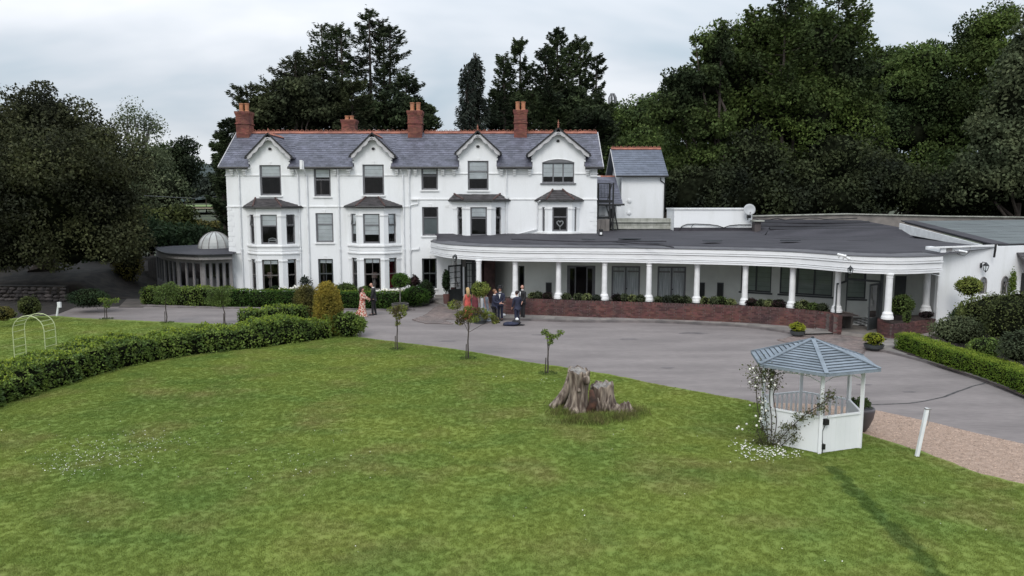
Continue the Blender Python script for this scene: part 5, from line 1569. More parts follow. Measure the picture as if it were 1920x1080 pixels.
m_ = MB(); m_.ob((e0, ey, az - .02), (e1_ - e0, 0, 0), Vr * Lr, (0, 0, -.06)); m_.ob((e0, 2 * ary - ey, az - .02), (e1_ - e0, 0, 0), Vector((0, -(ary - ey), arz - az)), (0, 0, -.06)); ar = m_.build('roof', M['slate_new'], ann)
m_ = MB(); slates(m_, (e0, ey, az), (1, 0, 0), Vr, [(0, 0), (e1_ - e0, 0), (e1_ - e0, Lr), (0, Lr)], .3, .5); m_.build('slates', M['slate_new'], ar, kind='stuff')
ridge_run(ar, (e0, ary, arz + .08), (e1_, ary, arz + .08), RIDGE_C)
m_ = MB(); m_.tube([(e0, ey - .05, az - .03), (e1_, ey - .05, az - .03)], .07, 6); m_.build('gutter', M['black'], ar)
m_ = MB()
for xx in (e0 - .06,): m_.ob((xx, ey, az - .14), (.05, 0, 0), Vr * Lr, (0, 0, .14)); m_.ob((xx, 2 * ary - ey, az - .14), (.05, 0, 0), Vector((0, -(ary - ey), arz - az)), (0, 0, .14))
m_.build('verge_board', M['verge'], ar)
xx = ax1 - .02; pipe([(xx - .3, AY - .1, az - .12), (xx - .28, AY - .08, az - .35), (xx + .02, AY - .06, az - .55), (xx + .02, AY - .06, 4.2)], .045, 'black', ann)
for cx_, cy_ in ((1180, 376.5), (1179.5, 399)):
    c = D(cx_, cy_, AY - .03); m_ = MB(); m_.lathe([(.16, 0), (.15, .05), (.06, .08)], c, 16, M=Matrix.Rotation(R(90), 4, 'X')); m_.build('wall_vent', M['pipe'], ann)
# small lean-to building between house and annex
lt = thing('link_building', 'small dark slate roofed link behind the fire escape', 'building', (6.8, 53, 0))
ry_, rz_ = 56.4, D(1130, 331, 56.4).z; ly, lz = 52.2, D(1150, 383, 52.2).z; lx0 = X1 + .4; lx1 = D(1168, 383, 52.2).x
Lr = math.hypot(ry_ - ly, rz_ - lz); Vr = Vector((0, ry_ - ly, rz_ - lz)).normalized()
m_ = MB(); m_.ob((lx0, ly, lz), (lx1 - lx0, 0, 0), Vr * Lr, (0, 0, -.06)); lr = m_.build('roof', M['slate'], lt)
m_ = MB(); slates(m_, (lx0, ly, lz + .01), (1, 0, 0), Vr, [(0, 0), (lx1 - lx0, 0), (lx1 - lx0, Lr), (0, Lr)], .28, .4); m_.build('slates', M['slate'], lr, kind='stuff')
ridge_run(lr, (lx0, ry_, rz_ + .05), (lx1, ry_, rz_ + .05), RIDGE_P)
m_ = MB(); m_.tube([(lx0, ly - .05, lz - .02), (lx1 + .1, ly - .05, lz - .02)], .08, 6); m_.build('gutter', M['black'], lr)
m_ = MB(); m_.bx(lx0, lx1 - .15, ly + .4, 56.4, 0, lz - .07); m_.build('wall', M['render'], lt)
m_ = MB(); m_.bx(D(1142, 400, 52.6).x, D(1153, 400, 52.6).x, ly + .34, ly + .39, 4.1, lz - .3); m_.build('door', M['black'], lt)
xx = D(1157, 400, 52).x; m_ = MB(); m_.bx(xx - .1, xx + .25, 51.6, 52.55, 4.1, lz - .15); m_.build('white_pier', M['render'], lt)
# black fire escape
fe = thing('fire_escape', 'black metal fire escape with railed landings beside the house end wall', 'staircase', (6.3, 50.6, 4.1))
def railing(y, x0p, x1p, ytop, ybot, n_, parent):
    A = D(x0p, ytop, y); B = D(x1p, ybot, y); m = MB()
    m.bar((A.x, y, A.z), (B.x, y, A.z), .05, .05); m.bar((A.x, y, B.z + .08), (B.x, y, B.z + .08), .04, .04); m.build('rail', M['black'], parent)
    me = MB(); me.bx(-.012, .012, -.012, .012, 0, A.z - B.z - .08); mm = me.mesh('baluster', M['black'])
    for i in range(n_ + 1): inst('baluster', mm, parent, Matrix.Translation((A.x + (B.x - A.x) * i / n_, y, B.z + .08)))
railing(49.9, 1120, 1144, 344, 373, 9, fe); railing(50.0, 1120, 1134, 384, 406, 6, fe)
m_ = MB(); a = D(1119, 377, 49.9); b2 = D(1151, 377, 49.9); m_.bx(a.x, b2.x, 49.9, 51.5, a.z - .12, a.z + .08); m_.build('landing', M['black'], fe)
m_ = MB(); a = D(1119, 408, 50); b2 = D(1146, 408, 50); m_.bx(a.x, b2.x, 50.02, 51.5, a.z - .08, a.z + .06); m_.build('landing', M['black'], fe)
for px_ in (1121, 1142.5, 1149):
    m_ = MB(); p = D(px_, 430, 49.93); m_.bx(p.x - .05, p.x + .05, 49.93, 50.03, 4.0, D(px_, 344 if px_ < 1149 else 343, 49.93).z); m_.build('post', M['black'], fe)
m_ = MB(); a = D(1147, 345, 50.1); b2 = D(1139, 376, 50.1)
m_.bar(a, b2, .05, .2); a = D(1136, 384, 50.2); b2 = D(1150, 430, 50.2); m_.bar(a, b2, .06, .25); m_.bar(a + Vector((.5, 0, 0)), b2 + Vector((.3, 0, 0)), .06, .25); m_.build('stringer', M['black'], fe)

# ------------------------------------------------------------------ right-hand hall
hall = thing('hall', 'single-storey white hall with grey-green tiled roof and gothic windows at right', 'building', (26, 36.5, 0))
C0 = CORN; C1 = (30.0, 38.6)
zc0 = D(1770, 465, 35.3).z
hl = MB(); U = Vector((C1[0] - C0[0], C1[1] - C0[1], 0)); Lk = U.length; U.normalize(); N = U.cross(ZUP)
go = []
for px_, yb_, yt_ in ((1843, 552, 521), (1883.5, 552, 519.5)):
    u, p = colx(px_, C0, C1, 530); go.append((u - .21, u + .21, zat(yb_, p), zat(yt_ + 8, p), p, zat(yt_, p)))
panel(hl, (C0[0], C0[1], 0), U, Lk, zc0, [g[:4] for g in go], .25)
hl.ob((C0[0] - .001, C0[1] + .12, 0), (0, 1.3, 0), (.25, 0, 0), (0, 0, zc0)); 
hl.build('wall', M['render'], hall)
m_ = MB(); m_.ob(Vector((C0[0], C0[1], 0)) + N * .003 - U * .12, U * .32, ZUP * (zc0 - .01), N * .05); m_.build('corner_pilaster', M['render'], hall)
m_ = MB(); m_.bar(Vector((C0[0], C0[1], zc0 + .03)) - U * 1.0 + N * .05 , Vector((C0[0], C0[1], zc0 + .06)) + U * 3.4 + N * .05, .16, .07); m_.build('coping', M['trim'], hall)
for u0, u1, z0, z1, p, zt in go:
    O = Vector((C0[0], C0[1], z0)) + U * u0; w_ = u1 - u0
    fr = window(hall, O, U, w_, z1 - z0, 'one', fb=.035, fm=M['frame_lt'], rec=.05, sill=True, label='small gothic arched window with pointed tracery', name='gothic_window')
    m_ = MB(); hgt = zt - z1 + .08
    for s_ in (0, 1):
        pts = []
        for k_ in range(7):
            t = k_ / 6; uu = (w_ / 2) * math.sin(t * math.pi / 2 * .98); zz = hgt * (1 - math.cos(t * math.pi / 2))
            # from spring up to the point
            q = (w_ / 2 * (1 - t ** 1.0)) if False else w_ / 2 - w_ / 2 * (1 - math.cos(t * math.pi / 2)) ; zz = hgt * math.sin(t * math.pi / 2)
            pts.append(O + U * (w_ / 2 + (1 if s_ else -1) * q) + ZUP * (z1 - z0 + zz - .04) + N * .02)
        m_.tube(pts, .032, 5)
        m_.tube([O + U * (w_ / 2 + (1 if s_ else -1) * w_ / 2) + N * .02, pts[0]], .03, 5)
        m_.tube([O + U * (w_ / 2) + ZUP * (z1 - z0 - .3) + N * .0, O + U * (w_ / 2 + (1 if s_ else -1) * w_ * .2) + ZUP * (z1 - z0 - .05) + N * .0, O + U * (w_ / 2 + (1 if s_ else -1) * w_ * .33) + ZUP * (z1 - z0 + .1) + N * .0], .015, 4)
    m_.tube([O + U * (w_ / 2), O + U * (w_ / 2) + ZUP * (z1 - z0 - .3)], .015, 4)
    m_.build('tracery', M['frame_lt'], fr)
    m_ = MB(); m_.prism([O + U * (w_ / 2 + s * w_ / 2 * math.cos(a)) + ZUP * (z1 - z0 - .01 + (hgt - .05) * math.sin(a)) + N * .002 for a, s in [(math.pi * k / 8, 1) for k in range(9)]], -N * .001 + N * .004); m_.build('arched_pane', mat('dim_pane', (.20, .21, .22), .15, var=.1), fr)
# hall roof
evz = D(1870, 459, 36.9).z; ev = D(1870, 459, 36.9); rgY = 46.5; rv = D(1697, 415, rgY)
m_ = MB(); EV2 = ev + U * 26 ; EV2.z = ev.z; RV2 = Vector((rv.x + (EV2.x - ev.x), rv.y + (EV2.y - ev.y), rv.z))
m_.prism([ev, EV2, RV2, rv], (0, 0, -.12)); hr = m_.build('roof', M['hall_roof'], hall)
Uh = (EV2 - ev).normalized(); hv = rv - ev; Vh = hv - Uh * hv.dot(Uh); hl_ = Vh.length; Vh.normalize()
m_ = MB(); slates(m_, ev + Vector((0, 0, .01)), Uh, Vh, [(0, 0), ((EV2 - ev).length, 0), ((RV2 - ev).dot(Uh), hl_), ((rv - ev).dot(Uh), hl_)], 1.0, 1.1, th=.015, lift=.012); m_.build('roof_sheets', M['hall_roof'], hr, kind='stuff')
m_ = MB(); m_.bar(ev + Vector((.15, 0, .03)), rv + Vector((.15, 0, .03)), .8, .06); m_.build('verge_capping', M['felt'], hr)
m_ = MB(); m_.bar(ev + Vector((0, -.05, -.04)), EV2 + Vector((0, -.05, -.04)), .14, .16); m_.build('gutter', M['black'], hr)
m_ = MB(); a = D(1697, 421, rgY); m_.prism([ev + Vector((-.35, .02, -.12)), rv + Vector((-.35, 0, -.12)), Vector((rv.x - .35, rv.y, D(1697, 437, rgY).z)), ev + Vector((-.35, .02, -.25))], (.1, 0, 0)); m_.build('verge_fascia', M['trim'], hr)
m_ = MB(); m_.prism([ev + Vector((-.22, .1, -.2)), rv + Vector((-.22, 0, -.2)), Vector((rv.x - .22, rv.y, 3.9)), Vector((ev.x - .22, ev.y + .1, 3.8))], (.1, 0, 0)); m_.build('side_wall', M['felt'], hall)
pipe([D(1860, 458, 36.2) + N * .2, D(1859, 466, 36.2) + N * .2, D(1859.5, 482, 36.2) + N * .12], .05, 'black', hall)
# porch at the far right
pp1 = thing('hall_porch', 'small tiled porch roof over a dark gothic door at right edge', 'porch', (25.3, 37.2, 0))
uq, pq = colx(1908, C0, C1, 500); O = Vector((pq[0], pq[1], 0))
z_a, z_b = D(1905, 510, 36).z, D(1925, 488, 36).z
m_ = MB(); m_.prism([O + U * -.15 + N * 1.0 + ZUP * z_a, O + U * 2.6 + N * 1.0 + ZUP * z_a, O + U * 2.6 + ZUP * (z_b + .25), O + U * -.15 + ZUP * (z_b + .25)], (0, 0, .06)); pr_ = m_.build('roof', M['slate_brown'], pp1)
A_0 = O + U * -.15 + N * 1.0 + ZUP * (z_a + .06); B_0 = O + U * -.15 + ZUP * (z_b + .31); Vp = (B_0 - A_0); m_ = MB(); slates(m_, A_0, U, Vp.normalized(), [(0, 0), (2.75, 0), (2.75, Vp.length), (0, Vp.length)], .2, .28); m_.build('slates', M['slate_brown'], pr_, kind='stuff')
m_ = MB(); m_.ob(O + U * .3 + N * .01, U * 1.3, ZUP * (z_a - .15), N * .05); m_.build('door', M['black'], pp1)
m_ = MB(); m_.bar(O + U * .02 + N * .95 + ZUP * 0.0, O + U * .02 + N * .95 + ZUP * z_a, .1); m_.bar(O + U * .02 + N * .95 + ZUP * (z_a - .6), O + U * .5 + N * .95 + ZUP * z_a, .08); m_.build('post', M['trim'], pp1)
b = MB(); pts_ = [G(1768.5, 511, 3.0)]; 
pipe([Vector((19.15, 35.25, 2.95)), Vector((19.45, 35.1, 2.93)), Vector((20.12, 35.02, 2.75)), Vector((20.15, 35.02, .15))], .05, parent=wing)

# lanterns and cameras
def lantern(pos, n_, lab, s=1.0):
    pos = Vector(pos); n_ = Vector(n_); t = thing('wall_lantern', lab, 'lantern', pos, 'black wall lanterns')
    c = pos + n_ * .28 * s
    m_ = MB(); m_.tube([pos + ZUP * .12 * s, pos + n_ * .1 * s + ZUP * .26 * s, c + ZUP * .24 * s], .018 * s, 5); m_.lathe([(.05 * s, -.08 * s), (.06 * s, 0), (.05 * s, .14 * s)], pos + n_ * .02 + ZUP * .06 * s, 8); m_.build('bracket', M['black'], t)
    m_ = MB(); m_.lathe([(.02 * s, .26 * s), (.05 * s, .22 * s), (.15 * s, .13 * s), (.15 * s, .11 * s)], c, 6); m_.lathe([(.15 * s, .105 * s), (.155 * s, .09 * s)], c, 6); m_.lathe([(.09 * s, -.14 * s), (.04 * s, -.18 * s), (.015 * s, -.23 * s)], c, 6)
    for k in range(6):
        a = k * math.pi / 3; u = Vector((math.cos(a), math.sin(a), 0)); m_.bar(c + u * .145 * s + ZUP * .1 * s, c + u * .085 * s - ZUP * .14 * s, .016 * s)
    m_.build('cage', M['black'], t)
    m_ = MB(); m_.lathe([(.07 * s, -.12 * s), (.12 * s, .09 * s)], c, 6); m_.build('glass', M['glass'], t)
u, p = colx(1838.5, C0, C1, 500); lantern((p[0], p[1], D(1838, 501, p[1]).z), N, 'black lantern on the hall wall above the round standard tree')
q = G(856, 485, 3.1); lantern((q.x, q.y - .1, 3.12), (-.3, -.95, 0), 'black lantern on the fascia over the left entrance', .9)
q = G(1593, 510, 3.05); lantern((q.x, q.y - .06, 3.12), (-.4, -.9, 0), 'black lantern on the fascia over the right entrance doors', .9)
def cctv(pos, d_, lab):
    pos = Vector(pos); d_ = Vector(d_).normalized(); t = thing('security_camera', lab, 'camera', pos)
    m_ = MB(); m_.tube([pos, pos + d_ * .3], .05, 8); m_.tube([pos + d_ * .29, pos + d_ * .36], .06, 8); m_.build('body', M['trim'], t)
    m_ = MB(); m_.tube([pos + d_ * .362, pos + d_ * .375], .04, 8); m_.build('lens', M['black'], t)
    m_ = MB(); m_.tube([pos + d_ * .1, pos + d_ * .1 + Vector((0, .1, -.15))], .025, 6); m_.build('bracket', M['trim'], t)
q = G(1570, 476.5, 3.98); cctv(q, (1, -.4, -.25), 'white security camera on the roof edge over the right entrance')
m_ = MB(); m_.box = None
q = G(1579, 478, 3.95); cctv(q, (1, -.2, -.6), 'white twin security camera lower on the same roof edge')
q = Vector((C0[0], C0[1], 0)) + U * .9 + N * .12; cctv((q.x, q.y, D(1793, 470, q.y).z), (.9, -.4, -.2), 'white security camera near the top of hall corner')
q2 = Vector((C0[0], C0[1], 0)) + U * .45 + N * .02; t = thing('junction_box', 'grey junction box with looping cable at the top of the hall corner', 'junction box', (q2.x, q2.y, D(1778, 468, q2.y).z))
z_ = D(1778, 468, q2.y).z; m_ = MB(); m_.ob((q2.x - .2, q2.y, z_ - .07), U * .34, ZUP * .14, N * .09); m_.build('box', M['frame_lt'], t)
m_ = MB(); m_.tube([Vector((q2.x, q2.y, z_)) + U * s_ + N * .05 - ZUP * h_ for s_, h_ in ((.2, 0), (.5, .22), (.9, .32), (1.2, .15), (1.25, -.1), (1.2, -.25))], .012, 4); m_.build('cable', M['frame_lt'], t)

# ------------------------------------------------------------------ garden room on the left
gr_ = thing('garden_room', 'low curved garden room with tall narrow windows and flat felt roof', 'building', (-20.5, 48, 0))
GP = [D(295, 530, 53.5), D(309, 530, 50.3), D(334, 530, 48.4), D(380, 530, 47.4), D(437, 530, 48.0)]
GP = [(p.x, p.y) for p in GP]; gz0, gz1, gzt = .0, 2.05, 2.45
zb_, zt_ = D(400, 539, 47.7).z, D(400, 492.5, 47.7).z
m_ = MB()
segn = [(0, 1, 3), (1, 2, 3), (2, 3, 3), (3, 4, 4)]
for i, j, n_ in segn:
    P, Q = GP[i], GP[j]; U2 = Vector((Q[0] - P[0], Q[1] - P[1], 0)); Lk = U2.length; hs = []
    for k in range(n_):
        a = .12 + (Lk - .24) * k / n_ + .06; b_ = .12 + (Lk - .24) * (k + 1) / n_ - .06; hs.append((a, b_, zb_, zt_))
    panel(m_, (P[0], P[1], 0), U2, Lk, zt_ + .25, hs, .12)
m_.build('wall', M['frame_lt'], gr_)
for i, j, n_ in segn:
    P, Q = GP[i], GP[j]; U2 = Vector((Q[0] - P[0], Q[1] - P[1], 0)); Lk = U2.length; U2.normalize()
    for k in range(n_):
        a = .12 + (Lk - .24) * k / n_ + .06; b_ = .12 + (Lk - .24) * (k + 1) / n_ - .06
        window(gr_, Vector((P[0], P[1], zb_)) + U2 * a, U2, b_ - a, zt_ - zb_, 'one', fb=.045, fm=M['frame'], rec=.03, sill=False)
m_ = MB(); m_.prism([(p[0] , p[1] + 2.6, .05) for p in GP] + [], (0, 0, .01)) if False else None
m_ = MB(); m_.bx(-23, X0 - .1, 51.8, 52, 0, 3.0); m_.bx(-23.2, X0 - .1, 48.5, 52, .3, .35); m_.build('room_wall', M['room'], gr_)
for i in range(3):
    x_ = -21.5 + i * 1.25; m_ = MB(); m_.bx(x_, x_ + .8, 49.0, 49.5, .35, 1.15); m_.lathe([(.3, 0), (.3, .03)], (x_ + .4, 49.2, 1.16), 10); 
    t = m_.build('draped_table', M['frame_lt'], None); tag(t, ['draped pale table inside the left bays of the garden room', 'draped pale table inside the middle of the garden room', 'draped pale table inside the garden room nearest the house'][i], 'table', 'draped tables in the garden room')
rp_ = [D(292, 478, 55.0), D(300, 482, 50.8), D(318, 485, 48.2), D(350, 487, 47.2), D(380, 487.5, 46.7), D(436, 487, 47.4)]
rp_ = [(p.x, p.y) for p in rp_]; rps = catmull(rp_, 5); zf = zt_ + .25
m_ = MB(); m_.sweep(rps, [(-.3, zf), (-.3, zf + .2), (0, zf + .2), (0, zf)]); m_.build('fascia', M['frame_lt'], gr_)
m_ = MB(); m_.sweep(rps, [(-.2, zf + .203), (-.2, zf + .33), (.08, zf + .33), (.08, zf + .203)]); m_.build('gutter', M['black'], gr_)
m_ = MB(); cR = Vector((-20.0, 51.0, zf + .75)); ring_ = [(x, y, zf + .34) for x, y in offset(rps, -.02)] + [(X0 - .02, 52.5, zf + .6), (-21, 55, zf + .5)]
for i in range(len(ring_)):
    j = (i + 1) % len(ring_); m_.add([ring_[i], ring_[j], cR], [(0, 1, 2)])
m_.build('roof', M['felt'], gr_)
dc = D(403.5, 467, 50.0); rd = 29.5 * 50 / FPX
dm = thing('roof_dome', 'silvery glazed dome on roof of the garden room', 'dome', dc)
m_ = MB(); m_.lathe([(rd * 1.06, -.25), (rd * 1.06, .03), (rd, .05)], dc, 24); m_.build('kerb_ring', M['gaz_edge'], dm)
prof = [(rd * math.cos(a), rd * 1.05 * math.sin(a) + .05) for a in [math.pi / 2 * k / 8 for k in range(9)]]; prof[-1] = (.02, prof[-1][1])
m_ = MB(); m_.lathe(prof, dc, 12); m_.build('glazing', mat('dome_glazing', (.50, .51, .50), .28, col2=(.36, .37, .36), scale=1.5), dm)
for k in range(12):
    a = k * math.pi / 6; m_ = MB(); m_.tube([dc + Vector((math.cos(a) * r * 1.01, math.sin(a) * r * 1.01, z)) for r, z in prof], .03, 4); m_.build('rib', M['frame_lt'], dm)
# fence and sign left of it
fn = thing('garden_fence', 'dark boarded fence behind the path left of the garden room', 'fence', (-26, 54.5, 0))
a, b_ = D(262, 530, 55), D(296, 530, 54.5)
m_ = MB(); m_.bx(0, .13, 0, .03, 0, 1); me = m_.mesh('board', M['frame_brown'])
zt__ = D(280, 484, 55).z; nb = 9
for i in range(nb):
    p = a.lerp(b_, i / nb); inst('board', me, fn, Matrix.Translation((p.x, p.y, 0)) @ Matrix.Diagonal((.95, 1, zt__ + random.uniform(-.02, .02), 1)))
sg = D(274, 500, 54.4); t = thing('garden_sign', 'narrow pale notice board by the garden path', 'sign', (sg.x, sg.y, 0))
m_ = MB(); m_.bx(sg.x - .13, sg.x + .13, sg.y, sg.y + .04, D(274, 508, 54.4).z, D(274, 489, 54.4).z); m_.build('board', M['frame_lt'], t); m_ = MB(); m_.bx(sg.x - .03, sg.x + .03, sg.y + .045, sg.y + .1, 0, D(274, 489, 54.4).z); m_.build('post', M['frame_brown'], t)
# ------------------------------------------------------------------ hedges, shrubs, saplings
def hedge(name, label, path, w, h, leafm, size, dens, z0=0.0, group=None, lump=.06, round_=.25, hfun=None, seed=1, young=0, cat='hedge'):
    # path is the centre line
    r = np.random.default_rng(seed)
    P = np.array(resample(path, .25)); nr = np.array(normals2([tuple(p) for p in P])); L_ = len(P) - 1
    length = .25 * L_; per = 2 * h + w; n = int(length * per * dens) + int(w * h * 2 * dens)
    s = r.uniform(0, L_, n); i = np.minimum(s.astype(int), L_ - 1); f = (s - i)[:, None]
    C = P[i] * (1 - f) + P[i + 1] * f; Nn = nr[i] * (1 - f) + nr[i + 1] * f
    hh = h * (np.ones(n) if hfun is None else np.array([hfun(x / L_) for x in s]))
    q = r.uniform(0, 1, n) * per
    off = np.where(q < h, w / 2, np.where(q < h + w, w / 2 - (q - h), -w / 2)); z = np.where(q < h, q, np.where(q < h + w, h, h - (q - h - w)))
    no = np.where(q < h, 1., np.where(q < h + w, 0, -1.)); nz = np.where((q >= h) & (q < h + w), 1., 0.)
    # round the shoulders
    top = np.clip((z - h * .7) / (h * .3), 0, 1); off = off * (1 - round_ * .5 * top ** 2); 
    edge = np.abs(off) / (w / 2); zz = z - h * round_ * .35 * np.clip(edge - .5, 0, 1) ** 2 * 4 * nz
    zz = zz / h * hh
    nz2 = nz + (1 - nz) * top * .7; 
    # ends: cap
    k = int(w * h * 2 * dens); e = r.integers(0, 2, k) * L_
    C[:k] = P[e]; Nn[:k] = nr[e]; off[:k] = r.uniform(-w / 2, w / 2, k); zz[:k] = r.uniform(0, 1, k) * h * (1 if hfun is None else hfun(.5)) * .95; 
    t = (P[1] - P[0]), (P[-1] - P[-2])
    lumpf = lump * (np.sin(s * .9 + seed) + np.sin(s * 2.3 + zz * 5 + seed * 2) * .7 + r.normal(size=n) * .45)
    X = C[:, 0] + Nn[:, 0] * (off + no * lumpf); Y = C[:, 1] + Nn[:, 1] * (off + no * lumpf); Z = z0 + zz + nz * lumpf * .8 + .02
    ins = np.abs(r.normal(size=n)) * .03; Z = Z - nz * ins
    NN = np.stack([Nn[:, 0] * no, Nn[:, 1] * no, nz2 + .15], 1)
    for kk_, (ee, tv) in enumerate(((0, -t[0]), (L_, t[1]))):
        m = np.zeros(n, bool); m[:k] = e == ee; tv = tv / np.linalg.norm(tv); NN[m] = [tv[0], tv[1], .1]
        X[m] += tv[0] * r.uniform(-.05, .10, m.sum()); Y[m] += tv[1] * r.uniform(-.05, .10, m.sum())
    NN = unit(NN)
    core = MB(); ci = .10
    pth = [tuple(p) for p in P[::2]]
    if len(pth) < 2: pth = [tuple(P[0]), tuple(P[-1])]
    hc = h * (1 if hfun is None else min(hfun(x / 10) for x in range(11)))
    core.sweep(pth, [(w / 2 - ci, z0), (-w / 2 + ci, z0), (-w / 2 + ci + .06, z0 + hc - ci - .08), (-w / 2 + ci + .16, z0 + hc - ci), (w / 2 - ci - .16, z0 + hc - ci), (w / 2 - ci - .06, z0 + hc - ci - .08)])
    L = Leaves(); L.raw(np.stack([X, Y, Z], 1), NN)
    o = L.obj(name, leafm, None, size, core=core, asp=.55, along=.7, label=label, cat=cat, rg=r)
    if group: o['group'] = group
    if young:
        ok = (nz > .5) & (r.uniform(size=n) < young); m_ = ok.sum(); Q = Leaves(); Q.raw(np.stack([X[ok], Y[ok], Z[ok] + .03 + r.uniform(0, .05, m_)], 1), np.tile([0, 0, 1.], (m_, 1)))
        Q.obj('young_growth', M['l_young'], o, size * .85, asp=.5, along=.9, rg=r)
    return o
def bush(name, label, c, rad, leafm, size, n, lumps=7, group=None, cat='shrub', seed=None, core=True, flat=1.0, parent=None, along=.6, **kw):
    r = np.random.default_rng(seed if seed is not None else abs(hash(label)) % 9999 if False else int(sum(map(ord, label))) )
    n = int(n * 1.25); c = np.array(c, float); rad = np.array(rad if hasattr(rad, '__len__') else (rad, rad, rad), float); L = Leaves(); cm_ = MB()
    L.clump(c, rad * .88, n // 3, surf=.85, rg=r)
    for k in range(lumps):
        d = unit(r.normal(size=(1, 3)))[0]; d[2] = abs(d[2]) * .9 - .25; p = c + d * rad * .58
        L.clump(p, rad * r.uniform(.38, .55), n * 2 // 3 // lumps, surf=.85, rg=r)
    if core: blob(cm_, c, rad * .72, 10, .10)
    o = L.obj(name, leafm, parent, size, core=cm_ if core else None, asp=.55, along=along, zmin=kw.pop('zmin', None), rg=r, **kw)
    if parent is None:
        tag(o, label, cat, group)
    return o

# big laurel hedge in the foreground, left
hp = [(-120, 812), (0, 752), (60, 728), (115, 708), (215, 676), (313, 655), (400, 643), (504, 632), (600, 622), (640, 616)]
def hz(px, py, z): p = G(px, py, z); return (p.x, p.y)
front = catmull([(G(x, y, 0).x, G(x, y, 0).y) for x, y in [(-120, 830), (0, 768), (108, 732), (216, 698), (313, 676), (400, 664.5), (504, 653), (600, 640), (622, 637)]], 6)
ctr = offset(resample(front, .5), -.95)
hedge('laurel_hedge', 'long sprawling laurel hedge curving across the front lawn from the left', ctr, 1.7, .98, M['l_laurel'], .105, 330, lump=.085, seed=3, young=.55, hfun=lambda t: .88 + .17 * math.sin(t * 9) * math.sin(t * 23) + .12 * (t > .25) * (t < .9))
back = catmull([(G(x, y, 0.0).x, G(x, y, 0.0).y) for x, y in [(455, 632), (490, 628), (530, 623), (565, 617)]], 6)
hedge('laurel_hedge', 'short taller band of laurel hedge behind the long one near the golden conifers', resample(back, .5), 1.0, 1.22, M['l_laurel'], .10, 330, lump=.08, seed=8, young=.5)
c = G(650, 634); bush('laurel_bush', 'rounded laurel bush ending the hedge beside the drive', (c.x, c.y + .45, .55), (.95, .85, .72), M['l_laurel'], .10, 3800, 8)
# pair of golden conifers
def conebush(name, label, px0, px1, pyt, pyb, leafm, n, top, seed):
    b_ = G((px0 + px1) / 2, pyb); t = D((px0 + px1) / 2, pyt, b_.y + .5); H = t.z; w = (px1 - px0) / FPX * (b_.y) / 2
    r = np.random.default_rng(seed); L = Leaves(); cm_ = MB()
    NC = 90
    for k in range(NC):
        f = (k + .5) / NC; z = H * (.05 + .86 * f); ra = w * math.sqrt(max(0, 1 - f ** top)) * r.uniform(.92, 1.06); a = k * 2.39996 + r.uniform(-.2, .2)
        L.clump((b_.x + math.cos(a) * ra * .70, b_.y + .5 + math.sin(a) * ra * .70, z), (w * .30, w * .30, H * .095), n // NC, surf=.85, rg=r)
    cm_.lathe([(w * .5, 0), (w * .66, H * .25), (w * .58, H * .5), (w * .3, H * .75), (.03, H * .88)], (b_.x, b_.y + .5, 0), 12)
    P = np.concatenate(L.P); Nn = np.concatenate(L.N); Nn[:, 2] += .6; L.P = [P]; L.N = [unit(Nn)]
    return L.obj(name, leafm, None, .085, core=cm_, asp=.4, along=1.0, label=label, cat='conifer', rg=r)
conebush('bronze_conifer', 'rounded bronze-green conifer bush left of the golden one', 543, 598, 533, 614, M['l_bronze'], 15000, 5, 11)
conebush('golden_conifer', 'tall golden conifer bush with a pointed top rising from the laurel hedge', 580, 642, 526, 632, M['l_gold'], 22000, 4, 12)

# clipped hedge along the house, in separate clipped blocks
def seg_hedge(px0, px1, yb, yb2, label, w=.9, h=.95, m_='l_box', seed=1, wild=0, dy=0.0):
    a, b_ = G(px0, yb), G(px1, yb2); pth = [(a.x, a.y + w / 2 + dy), (b_.x, b_.y + w / 2 + dy)]
    return hedge('box_hedge', label, pth, w, h, M[m_], .075 if not wild else .10, 420 if not wild else 300, lump=.025 + wild, seed=seed, round_=.2, young=.22, group='clipped hedges along the front of the house')
seg_hedge(268, 330, 571, 573, 'loose leafy hedge at the left end by the garden room', 1.1, 1.0, 'l_laurel', 21, .05)
seg_hedge(332, 425, 573, 576, 'loose hedge in front of the garden room windows', 1.1, 1.05, 'l_laurel', 22, .05)
seg_hedge(427, 466, 575.5, 576, 'dark clipped hedge block at the left corner of the house', .95, .98, 'l_box', 23)
seg_hedge(468, 517, 576.3, 576.7, 'dark clipped hedge block under the left bay window', .95, .95, 'l_box', 24)
seg_hedge(519, 556, 576.7, 577, 'clipped hedge block between the left bay and the conifers', .95, .98, 'l_box', 25)
seg_hedge(610, 672, 578, 579, 'clipped hedge block right of the golden conifer', .95, .95, 'l_box', 26)
seg_hedge(674, 752, 579.5, 580, 'clipped hedge block behind the couple', .95, .95, 'l_box', 27)
bush('box_bush', 'bulging clipped bush right of the potted standard tree', tuple(G(776, 577) + Vector((0, .5, .62))), (.95, .75, .72), M['l_box'], .08, 4200, 8)
bush('escallonia_bush', 'dull purple-green rounded bush at right end of the house hedge', tuple(G(797, 571) + Vector((0, .6, .75))), (.6, .7, .8), M['l_dark'], .08, 2600, 6)
bush('hydrangea', 'leafy green shrub behind the hedge between two bays', tuple(D(648, 543, 47.4)), (.85, .5, .5), M['l_oak'], .13, 1800, 6)
bush('hydrangea', 'small green shrub behind the couple', tuple(D(683, 546, 47.3)), (.45, .4, .4), M['l_oak'], .12, 700, 5)
bush('rose_bush', 'dark rose bush below the left bay window', tuple(D(516, 546, 47.1)), (.6, .4, .4), M['l_dark'], .11, 900, 6)
bush('olive_shrub', 'wispy grey-green shrub above the bronze conifer', tuple(D(574, 530, 47.6)), (.5, .35, .5), M['l_weep'], .12, 420, 5, core=False)
